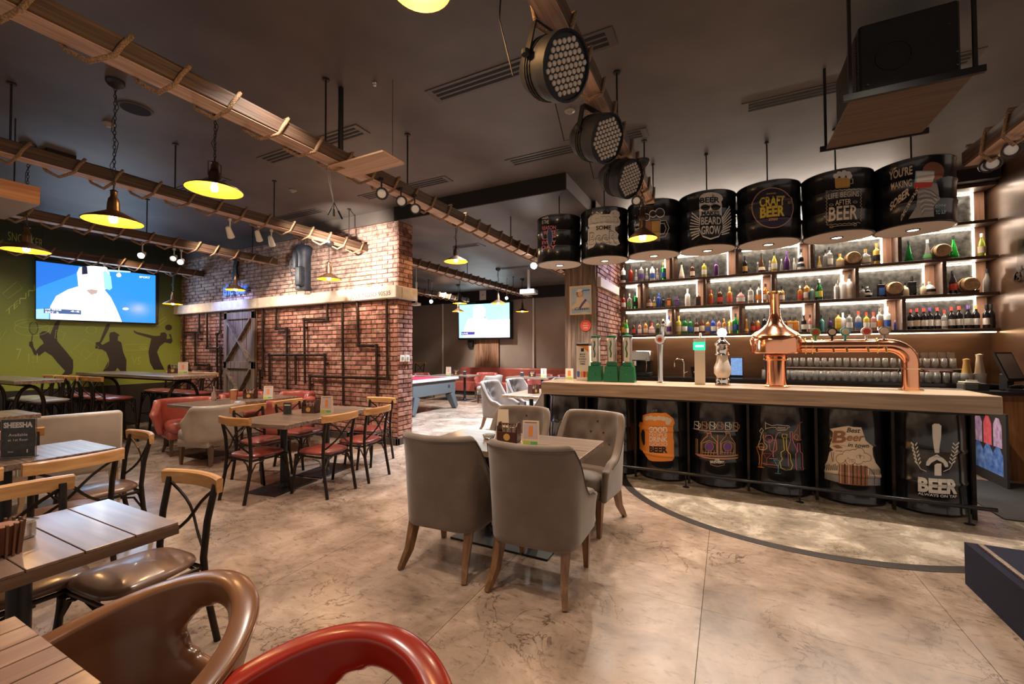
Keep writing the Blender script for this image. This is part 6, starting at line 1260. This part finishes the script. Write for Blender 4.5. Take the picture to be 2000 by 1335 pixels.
# ================================================================= TELEVISIONS
def glow(name, c, e=1.0): return mat('screen_' + name, (0, 0, 0), .3, emit=e, ec=c)
t = E('television', (0, 0, 0), 0, 'large wall television showing white figure on blue, on the lime mural', 'television')
tx = -11.03
B('casing', MB().box(-11.10, tx, 2.93, 4.77, 2.10, 3.20, .008), M['black'], t); B('bracket', MB().box(-11.15, -11.10, 3.5, 4.2, 2.4, 2.9), M['black'], t)
P = plane_print(X=tx)
a = lambda *p: z3(p, 0, 420, 3.928)
P.poly(a((276, 350), (1193, 462), (1193, 828), (276, 795)), glow('sky', (.03, .30, .78), 1.1), 0)
P.poly(a((276, 350), (600, 390), (600, 440), (276, 560)), glow('deep', (.02, .18, .72), 1.1), 1)
P.poly(a((276, 720), (380, 715), (375, 798), (276, 795)), glow('pale', (.35, .65, 1), 1.2), 1)
wt = glow('white', (1, 1, 1), 1.5)
P.poly(a((385, 798), (385, 700), (430, 620), (520, 570), (600, 545), (630, 560), (660, 590), (740, 590), (800, 570), (850, 630), (890, 710), (935, 818)), wt, 2)
P.poly(a((600, 540), (590, 440), (610, 400), (700, 388), (790, 395), (840, 440), (850, 540), (800, 575), (740, 590), (660, 590)), wt, 2)
P.poly(a((790, 400), (850, 470), (860, 560), (840, 575), (800, 560)), glow('cyan', (.35, .75, 1), 1.2), 3)
P.poly(a((628, 398), (640, 390), (668, 395), (672, 450), (628, 455)), glow('cap', (.02, .02, .05), 1), 4)
P.poly(a((660, 575), (700, 568), (750, 575), (740, 600), (700, 610)), glow('neck', (.75, .55, .5), .8), 4)
P.poly(a((820, 415), (1000, 430), (1000, 440), (830, 432)), glow('streak', (.5, .8, 1), 1.2), 4)
P.line(a((385, 720), (420, 660), (500, 640), (590, 590)), .7, glow('fold', (.55, .78, .95), 1), 4)
P.poly(a((335, 712), (622, 730), (622, 762), (335, 750)), glow('banner', (.06, .15, .4), .8), 4)
P.text('LIVE TENNIS', a((345, 728))[0], a((470, 733))[0], 3, wt, 5, .02); P.text('SET 2', a((345, 748))[0], a((450, 752))[0], 3, wt, 5, .02); P.text('4-6', a((540, 742))[0], a((610, 746))[0], 3, wt, 5, .02)
P.text('SPORT', a((1068, 480))[0], a((1150, 486))[0], 3.5, wt, 5, .02); P.ell(a((963, 718))[0], 6, 2.5, wt, 4, 12)
P.build(t, 'screen_picture', .001)
lamp('television_glow', 'AREA', (-10.98, 3.85, 2.65), 22, (.45, .7, 1), (-5, 3.85, 2.2), 1.7, sy=1.0)
t = E('television', (0, 0, 0), 0, 'wall television showing pale washed-out figure, back room', 'television')
ty = 12.72
B('casing', MB().box(-8.60, -6.50, ty, 12.95, 1.90, 3.16, .01), M['black'], t)
P = plane_print(Y=ty, sgn=-1); a = lambda *p: z3(p, 800, 560, 6.667)
P.poly(a((640, 235), (1300, 203), (1305, 655), (645, 665)), glow('mint', (.45, .90, .88), 1.3), 0); P.poly(a((1000, 430), (1305, 420), (1305, 655), (1000, 660)), glow('mist', (.85, .95, 1), 1.3), 1)
P.poly(a((830, 260), (870, 235), (950, 235), (990, 300), (985, 400), (1040, 450), (1080, 655), (690, 660), (720, 520), (760, 420), (830, 400)), wt, 2); P.poly(a((675, 585), (850, 585), (845, 620), (675, 628)), glow('banner2', (.1, .08, .45), 1), 3); P.line(a((975, 380), (985, 410)), 1, glow('mark', (.2, .25, .3), .5), 3)
P.text('LIVE', a((685, 618))[0], a((760, 616))[0], 3, wt, 4); P.build(t, 'screen_picture', .001)
lamp('television_glow', 'AREA', (-7.5, 12.6, 2.5), 18, (.8, .95, 1), (-7.5, 5, 2), 1.8, sy=1.1)
# ================================================================= BRICK WALL FITTINGS
def pipework(runs, label, r=.026):
    t = E('pipework', (0, 0, 0), 0, label, 'pipes')
    for run in runs:
        pts = []
        for px, py in run:
            p = at(px, py, Y=5.19); pts.append(p)
        B('pipe', MB().tube([tuple(p) for p in pts][0:2], r * .8, 8) if len(pts) == 2 else _runs(pts, r * .8), M['pipe'], t, True, 50)
        mb = MB()
        for p in pts[1:-1]: mb.lathe([(0, -r * 1.25), (r * 1.2, -r * 1.1), (r * 1.2, r * 1.1), (0, r * 1.25)], 8, tuple(p))
        if mb.v: B('elbow', mb, M['pipe'], t, True, 40)
        m = pts[len(pts) // 2]; B('clip', MB().box(m.x - .035, m.x + .035, 5.19, 5.243, m.z - .16, m.z - .135), M['pipe'], t)
    return t
def _runs(pts, r):
    mb = MB()
    for i in range(len(pts) - 1): mb.tube([tuple(pts[i]), tuple(pts[i + 1])], r, 8)
    return mb
M['pipe'] = mat('dark_bronze_pipe', (.045, .028, .018), .35, .7, var=.4, scale=12)
w = lambda *p: z3(p, 340, 400, 3.708)
pipework([w((65, 800), (68, 1150), (100, 1155), (100, 1260)), w((180, 790), (183, 920), (70, 922)), w((150, 925), (155, 1155), (250, 1160), (252, 1200)), w((238, 785), (240, 1035), (335, 1035), (340, 1335)), w((335, 780), (335, 920), (310, 935), (315, 1335))], 'bronze pipe runs on brick left of barn door')
pipework([w((642, 740), (643, 1190), (620, 1195), (620, 1335)), w((738, 735), (740, 895), (815, 895), (820, 1335)), w((1108, 705), (1110, 825), (942, 828), (948, 1290)), w((1218, 700), (1226, 1450)), w((1325, 695), (1335, 1015), (1465, 1020), (1470, 1400)), w((1538, 680), (1545, 1255), (985, 1238), (983, 1400)),
          w((692, 1280), (690, 1085), (1092, 1085), (1090, 1400)), w((878, 1090), (882, 1300))], 'network of bronze pipes across the brick wall right of barn door')
# barn door
t = E('door_1', (0, 0, 0), 0); tag(t, kind='structure')
dm = wood('weathered_barn_wood', (.07, .045, .03), (.24, .17, .12), 'Z', .7, 45, bump=.5)
x0, x1 = -9.32, -8.30; dz1, dz0, zm = 2.33, .0, 1.23
n = 7; wdt = (x1 - x0) / n
for k in range(n): B('plank', MB().box(x0 + k * wdt + .003, x0 + (k + 1) * wdt - .003, 5.20, 5.235, dz0, dz1, .003), dm, t)
for z in (0.0, zm - .07, dz1 - .17): B('cross_rail', MB().box(x0, x1, 5.165, 5.20, z, z + .14, .004), dm, t)
for x in (x0, x1 - .10): B('stile', MB().box(x, x + .10, 5.165, 5.199, 0, dz1, .004), dm, t)
for za, zb in ((zm + .07, dz1 - .17), (.14, zm - .07)):
    B('diagonal_brace', MB().bar((x0 + .1, 5.18, za), (x1 - .1, 5.18, zb), .03, .10, up=(0, 1, 0)), dm, t); B('diagonal_brace', MB().bar((x0 + .1, 5.178, zb), (x1 - .1, 5.178, za), .03, .10, up=(0, 1, 0)), dm, t)
# golf bag
t = E('golf_bag', (0, 0, 0), 0, 'dark leather golf bag hanging on upper brick wall', 'golf bag')
gx = -6.72; gy = 5.06; bgm = mat('navy_black_leather', (.02, .028, .045), .55, var=.5, scale=9)
B('body', MB().lathe([(0, 0), (.13, .01), (.135, .04), (.12, .08), (.12, .62), (.135, .66), (.14, .78), (.12, .80), (0, .78)], 22, (gx, gy, 2.58)), bgm, t, True, 50)
B('pocket', MB().box(gx + .02, gx + .17, gy - .20, gy - .09, 2.64, 2.98, .03, 3), bgm, t, True, 50); B('pocket', MB().box(gx - .10, gx + .0, gy - .16, gy - .09, 2.95, 3.26, .02, 2), bgm, t, True, 50)
B('strap', MB().tube([(gx - .10, gy - .05, 3.26), (gx - .26, gy - .06, 3.12), (gx - .29, gy - .06, 2.98), (gx - .24, gy - .06, 2.88), (gx - .11, gy - .05, 2.86)], .02, 6, flat=.5), bgm, t, True)
for k in range(4): B('club', MB().tube([(gx - .05 + k * .035, gy, 3.3), (gx - .07 + k * .05, gy, 3.52)], .008, 6).lathe([(0, 0), (.025, .01), (.02, .04), (0, .05)], 8, (gx - .07 + k * .05, gy, 3.52)), M['steel'], t, True)
# illuminated word sign and lettering
p = at(438, 577, Y=5.2); q = at(485, 574, Y=5.2)
t = E('word_sign', (0, 0, 0), 0, 'blue lit cut-out word sign on brick above the barn door', 'sign')
V, Fc = text_polys('the bar', .02); x1_ = max(v[0] for v in V); sc = (q.x - p.x) / x1_
mb = MB()
for off in (5.17, 5.20): mb.add([(p.x + v[0] * sc, off, p.z + v[1] * sc * 1.2) for v in V], Fc)
B('letters', mb, mat('blue_sign', (.05, .15, .6), .4, emit=.12, ec=(.1, .3, 1)), t); B('mounting_bar', MB().box(p.x, q.x, 5.2, 5.25, p.z + .05, p.z + .07), M['black'], t)
fg = B('figure', MB().prism([(0, 0), (.10, -.01), (.16, .10), (.14, .28), (.20, .40), (.12, .46), (.05, .36), (.02, .2)], 0, .03), M['black'], t)
fg.matrix_basis = Matrix.Translation((p.x + .28, 5.22, p.z + .28)) @ Matrix.Rotation(pi / 2, 4, 'X')
for k, (px, lb) in enumerate([(797, 'left of two small switch plates on brick pillar end'), (806, 'right of two small switch plates on brick pillar end')]):
    y = 5.33 + k * .12; t = E('switch_plate', (0, 0, 0), 0, lb, 'switch'); B('plate', MB().box(-4.699, -4.672, y - .045, y + .045, 1.33, 1.43, .003), M['cream'], t); B('rocker', MB().box(-4.672, -4.668, y - .02, y + .02, 1.355, 1.405), M['grey'] if 'grey' in M else K['grey'], t)
# ================================================================= COLUMN BY THE BAR
t = E('column', (0, 0, 0), 0); tag(t, kind='structure')
M['clad'] = wood('striped_cladding', (.075, .045, .03), (.26, .175, .125), 'Z', .6, 40, bump=.4)
B('core', MB().box(-2.24, -1.78, 6.34, 6.36, 0, 3.6), M['blackm'], t)
for k in range(5): B('cladding_board', MB().box(-2.26 + k * .098, -2.26 + k * .098 + .095, 6.31, 6.34, 0, 3.6, .002), M['clad'], t)
for k in range(3): B('cladding_board', MB().box(-2.27, -2.24, 6.34 + k * .2, 6.34 + k * .2 + .195, 0, 3.6, .002), M['clad'], t)
t = E('framed_poster', (0, 0, 0), 0, 'framed vintage poster of a sailor-capped woman on the wooden column', 'poster')
P = plane_print(Y=6.285, sgn=-1); a = lambda *p: z3(p, 1100, 540, 11.125)
c0 = at(1112, 559, Y=6.285); c1 = at(1155, 613, Y=6.285)
B('frame', MB().box(c0.x, c1.x, 6.287, 6.31, c1.z, c0.z, .003), K['cream'], t)
P.poly(a((175, 250), (580, 225), (590, 775), (185, 800)), K['sky'], 0); P.poly(a((400, 290), (580, 275), (580, 300), (400, 320)), K['blue'], 1); P.poly(a((175, 400), (580, 380), (580, 520), (180, 560)), mat('poster_mist', (.45, .5, .62), .5), 1)
P.poly(a((190, 640), (280, 560), (290, 470), (340, 440), (440, 450), (480, 520), (570, 580), (585, 680), (300, 700), (190, 700)), K['cream'], 2)
P.ell(a((360, 370))[0], 6.8, 7.2, K['brown'], 2, 18); P.ell(a((372, 378))[0], 4.8, 6, K['skin'], 3, 18); P.poly(a((285, 330), (330, 270), (400, 270), (425, 300), (330, 340)), K['white'], 4); P.poly(a((340, 680), (400, 580), (480, 480), (520, 510), (430, 620), (380, 700)), mat('poster_sash', (.10, .08, .20), .5), 4)
P.line(a((380, 412), (405, 410)), .7, K['red'], 5); P.text('Classic', a((250, 730))[0], a((570, 712))[0], 5, K['navy'], 5, .02, .2); P.poly(a((380, 770), (520, 765), (520, 775), (380, 780)), K['white'], 5); P.build(t, 'poster_print', .001)
t = E('round_sign', (0, 0, 0), 0, 'small round red sign below the poster on the column', 'sign')
p = at(1144, 635, Y=6.3); B('disc', MB().tube([(p.x, 6.295, p.z), (p.x, 6.309, p.z)], .085, 24), K['red'], t, True, 40)
for k, (w_, z) in enumerate([('GOOD', .025), ('DRINKS', -.01), ('HERE', -.045)]):
    V, Fc = text_polys(w_, .02); x1_ = max(v[0] for v in V); s_ = (.09 if k == 1 else .07) / x1_; B('lettering', MB().add([(p.x + v[0] * s_ - x1_ * s_ / 2, 6.293, p.z + z + v[1] * .025) for v in V], Fc), K['cream'], t)
# wall letters at right
t = E('wall_lettering', (0, 0, 0), 0, 'dark cut-out script letters on brown wall at far right edge', 'sign')
V, Fc = text_polys('Just', .02, 1, .2); x1_ = max(v[0] for v in V)
mb = MB()
for off in (3.09, 3.112): mb.add([(off, 7.25 - v[0] / x1_ * .62, 2.44 + v[1] * .5) for v in V], Fc)
B('letters', mb, mat('dark_gilt', (.06, .035, .02), .35, .8), t)
V, Fc = text_polys('BEER', .02, 1, .0); x1_ = max(v[0] for v in V); mb = MB()
for off in (3.09, 3.112): mb.add([(off, 7.28 - v[0] / x1_ * .55, 2.30 + v[1] * .16) for v in V], Fc)
B('letters', mb, MATS['dark_gilt'], t)
# ================================================================= BACK ROOM WALL
t = E('column', (0, 0, 0), 0); tag(t, kind='structure')
B('core', MB().box(-8.0, -7.06, 12.96, 12.99, 0, 3.25), M['blackm'], t)
cl2 = wood('warm_bark_cladding', (.16, .08, .045), (.50, .30, .20), 'Z', .6, 40, bump=.5)
for k in range(6): B('cladding_board', MB().box(-8.02 + k * .16, -8.02 + k * .16 + .157, 12.93, 12.96, 0, 1.9, .002), cl2, t)
for x, lb in ((-9.45, 'white conduit on back wall left of the screen'), (-5.75, 'white conduit on back wall right of the screen')):
    o = B('conduit', MB().tube([(x, 12.96, .3), (x, 12.96, 3.25)], .035, 8), M['white'], None, True, 50); tag(o, lb, 'pipe')
for px, y0_, y1_, lb in ((1033, 508, 578, 'white projector drop pole in the back room'), ):
    p = at(px, 570, Y=10.0); t = E('projector', (p.x, p.y, p.z), 0, 'white projector hanging on pole in the back room', 'projector'); B('body', MB().box(-.2, .2, -.15, .15, -.06, .06, .015), M['white'], t); B('pole', MB().tube([(0, 0, .06), (0, 0, 3.6 - p.z)], .04, 10), M['white'], t, True)
p = at(813, 594, Y=7.5); t = E('projector', (p.x, p.y, p.z), 0, 'white bracket lamp hanging right beside the brick pillar', 'projector'); B('body', MB().box(-.09, .09, -.06, .06, -.03, .03, .01), M['white'], t); B('pole', MB().tube([(0, 0, .03), (0, 0, .5)], .025, 8), M['white'], t, True); B('bar', MB().tube([(0, 0, .5), (0, 0, 3.6 - p.z)], .008, 6), M['white'], t)
p = at(943, 576, Y=12.74); t = E('notice', (p.x, 12.745, p.z), 0, 'small white notice above the back room screen', 'sign'); B('panel', MB().box(-.13, .13, -.012, .0, -.17, .17, .004), M['white'], t); B('mark', MB().box(-.02, .02, -.014, -.0125, -.02, .03), K['red'], t)
t = E('wall_box', (-8.05, 12.9, 1.75), 0, 'small black control box under the left of the back screen', 'box'); B('body', MB().box(-.25, -.05, -.03, .09, -.12, .12, .01), M['blackm'], t); B('cable', MB().tube([(-.1, -.02, .1), (.1, -.02, .02), (.1, -.02, .15)], .01, 6), M['black'], t)
# ================================================================= TABLE SETTINGS
def card(x, y, z, rz, label, kind='beer', h=.15, w=.105):
    t = E('menu_card', (x, y, z), rz, label, 'menu card')
    B('card', MB().add([(-w / 2, -.02, 0), (w / 2, -.02, 0), (w / 2, .0, h), (-w / 2, .0, h), (-w / 2, .03, 0), (w / 2, .03, 0), (w / 2, .003, h), (-w / 2, .003, h)], [(0, 1, 2, 3), (5, 4, 7, 6), (3, 2, 6, 7), (0, 3, 7, 4), (1, 5, 6, 2), (4, 5, 1, 0)]), K['cream'] if kind == 'beer' else K['black'], t)
    def pan(x0, x1, z0, z1, m, nm, l=.0012):
        f = lambda z: -.02 + .02 * z / h - l
        B(nm, MB().add([(x0, f(z0), z0), (x1, f(z0), z0), (x1, f(z1), z1), (x0, f(z1), z1)], [(0, 1, 2, 3)]), m, t)
    if kind == 'beer':
        pan(-w * .42, w * .42, h * .28, h * .86, mat('card_lilac', (.55, .45, .50), .5), 'picture', .001); pan(-.016, .016, h * .36, h * .78, K['orange'], 'glass_picture', .002); pan(-w * .38, w * .38, h * .90, h * .94, K['brown'], 'heading'); pan(-w * .46, -w * .05, h * .02, h * .18, K['lime'], 'strip'); pan(.0, w * .42, h * .04, h * .16, K['green'], 'strip')
    return t
def caddy(x, y, z, rz, label):
    t = E('cutlery_caddy', (x, y, z), rz, label, 'caddy')
    dk = mat('dark_red_wood', (.07, .022, .014), .35)
    B('tray', MB().box(-.085, .085, -.055, .055, 0, .012).box(-.085, .085, -.055, -.047, .012, .085).box(-.085, .085, .047, .055, .012, .085), dk, t)
    for s_ in (-1, 1): B('end_panel', MB().tube([(s_ * .085, 0, 0), (s_ * .079, 0, 0)], .001, 4).add([(s_ * .085, -.055, 0), (s_ * .085, .055, 0), (s_ * .085, .055, .13), (s_ * .085, .03, .155), (s_ * .085, -.03, .155), (s_ * .085, -.055, .13), (s_ * .076, -.055, 0), (s_ * .076, .055, 0), (s_ * .076, .055, .13), (s_ * .076, .03, .155), (s_ * .076, -.03, .155), (s_ * .076, -.055, .13)], [(0, 1, 2, 3, 4, 5), (11, 10, 9, 8, 7, 6)] + [(i, (i + 1) % 6, 6 + (i + 1) % 6, 6 + i) for i in range(6)]), dk, t)
    B('handle', MB().tube([(-.08, 0, .14), (.08, 0, .14)], .009, 8), dk, t, True); B('badge', MB().tube([(.0, -.056, .045), (.0, -.0585, .045)], .028, 18), K['gold'], t)
    for k in range(5): B('cutlery', MB().tube([(-.05 + k * .022, .01, .02), (-.055 + k * .026, -.01, .14)], .004, 5), M['steel'] if k % 2 else K['cream'], t)
    for k in range(2): B('napkin', MB().box(-.06 + k * .06, -.015 + k * .06, .015, .03, .012, .11), K['cream'], t)
    return t
def ashtray(x, y, z, label):
    t = E('glass_ashtray', (x, y, z), 0, label, 'ashtray'); B('bowl', MB().lathe([(.03, 0), (.045, .005), (.055, .035), (.048, .037), (.038, .012), (0, .010)], 16), M['glass'], t, True, 40)
def sign(x, y, z, rz, label, s=1.0):
    t = E('table_sign', (x, y, z), rz, label, 'sign'); W_, H_ = .17 * s, .24 * s
    B('holder', MB().box(-W_ / 2 - .004, W_ / 2 + .004, -.004, .004, 0, H_ + .004, .001).box(-W_ / 2, W_ / 2, -.03, .03, 0, .004), mat('clear_acrylic', (.9, .9, .9), .05, trans=.9), t)
    B('panel', MB().box(-W_ / 2, W_ / 2, -.0062, -.0045, .006, H_), mat('slate_print', (.035, .032, .03), .4, var=.4, scale=30), t)
    if s > .6:
        for w_, z_, wd, hh, b_ in (('SHEESHA', .19, .145, .045, .05), ('Available', .135, .095, .026, .0), ('at 1st floor', .105, .10, .022, .0), ('~    1', .03, .10, .03, .01)):
            V, Fc = text_polys(w_, b_); x0_ = min(v[0] for v in V); x1_ = max(v[0] for v in V); B('lettering', MB().add([((v[0] - x0_) / (x1_ - x0_) * wd * s - wd * s / 2, -.0068, z_ * s + v[1] * hh * s) for v in V], Fc), K['white'], t)
    else:
        B('lettering', MB().box(-W_ * .4, W_ * .4, -.0072, -.0064, H_ * .75, H_ * .85), K['white'], t)
    return t
caddy(-1.60, 3.10, .76, radians(8), 'dark wooden cutlery caddy on the central table'); card(-1.385, 3.06, .76, radians(12), 'drinks card beside caddy on the central table', h=.19, w=.13); ashtray(-1.80, 3.12, .76, 'glass ashtray left of caddy on the central table')
t = E('card_holder', (-1.71, 3.20, .76), radians(15), 'clear slanted acrylic holder behind the central table caddy', 'holder'); B('sheet', MB().add([(-.06, -.02, 0), (.06, -.02, 0), (.045, .02, .24), (-.045, .02, .24)], [(0, 1, 2, 3)]).box(-.06, .06, -.03, .04, 0, .004), K['cream'], t)
caddy(-4.50, 3.50, .76, radians(20), 'dark wooden caddy on the six-chair table'); card(-4.32, 3.58, .76, radians(25), 'drinks card on the six-chair table', h=.2, w=.14); sign(-4.62, 3.28, .76, radians(20), 'small slate sign on the six-chair table', .58)
caddy(-6.75, 4.15, .76, radians(30), 'dark caddy on the tub chair table'); card(-6.45, 4.25, .76, radians(30), 'drinks card on the tub chair table', h=.2, w=.14)
t = E('sauce_bottle', (-6.95, 3.72, .76), 0, 'clear glass cruet bottle on tub chair table', 'bottle'); B('body', MB().lathe([(.03, 0), (.035, .02), (.035, .11), (.012, .15), (.012, .19), (0, .2)], 14), M['glass'], t, True, 50); B('cap', MB().lathe([(.014, .19), (.014, .21), (0, .215)], 10), M['steel'], t)
t = E('round_tray', (-6.85, 3.95, .76), 0, 'copper cup of napkins on the tub chair table', 'cup'); B('cup', MB().lathe([(.05, 0), (.065, .14), (.06, .14), (.045, .01), (0, .01)], 18), M['copper'], t, True, 50); B('napkin', MB().lathe([(.02, .02), (.055, .15), (0, .16)], 6), K['cream'], t)
caddy(-8.9, 4.1, 1.12, radians(35), 'dark caddy on the long high table'); card(-8.62, 4.1, 1.12, radians(70), 'folded drinks card on the long high table', h=.2, w=.14)
sgn = at(36, 893, Z=.76); sign(sgn.x, sgn.y, .76, radians(42), 'black table sign reading SHEESHA Available at 1st floor', 1.12)
cd_ = card(-5.85, 1.22, .95, radians(58), 'white drinks menu card behind the sheesha sign', h=.24, w=.2)
t = E('side_table', (-5.85, 1.22, 0), radians(0), 'pale ledge table at left edge holding the white menu', 'table'); B('tabletop', MB().box(-.3, .3, -.3, .3, .91, .95, .004), M['tabletop'], t); B('post', MB().tube([(0, 0, 0), (0, 0, .91)], .03, 10), M['black'], t)
# napkin holder and glass on planked table
p = at(8, 1088, Z=.76)
t = E('straw_basket', (p.x - .03, p.y, .76), 0, 'slatted brown napkin basket on planked table, cut by left edge', 'basket')
for k in range(16):
    a_ = 2 * pi * k / 16; B('slat', MB().bar((.045 * cos(a_), .045 * sin(a_), 0), (.055 * cos(a_), .055 * sin(a_), .12), .016, .006), mat('slat_brown', (.16, .075, .035), .6), t)
B('napkin', MB().lathe([(.035, .01), (.045, .11), (.02, .115), (0, .115)], 10), K['brown'], t)
p = at(40, 1052, Z=.76); t = E('glass_cube', (p.x, p.y, .76), radians(20), 'small cut-glass tumbler holder on planked table', 'glass'); B('body', MB().box(-.032, .032, -.032, .032, 0, .065, .008, 2), M['glass'], t); B('wire', MB().tube([(-.034, -.034, .07), (.034, -.034, .07), (.034, .034, .07), (-.034, .034, .07)], .003, 5, True), M['steel'], t)
for x, y, l in ((-7.5, 11.0, 'left'), (-4.95, 11.05, 'right')):
    caddy(x, y, .76, .2, 'caddy on the %s back room table' % l); card(x + (-.3 if l == 'left' else .35), y, .76, .3, 'white menu card on the %s back room table' % l, h=.24, w=.16); sign(x + (.3 if l == 'left' else -.32), y, .76, .3, 'dark slate sign on the %s back room table' % l, .59)
caddy(-3.0, 6.75, .76, radians(70), 'dark caddy on the passage table'); card(-2.85, 7.05, .76, radians(60), 'menu card on passage table', h=.2, w=.14)
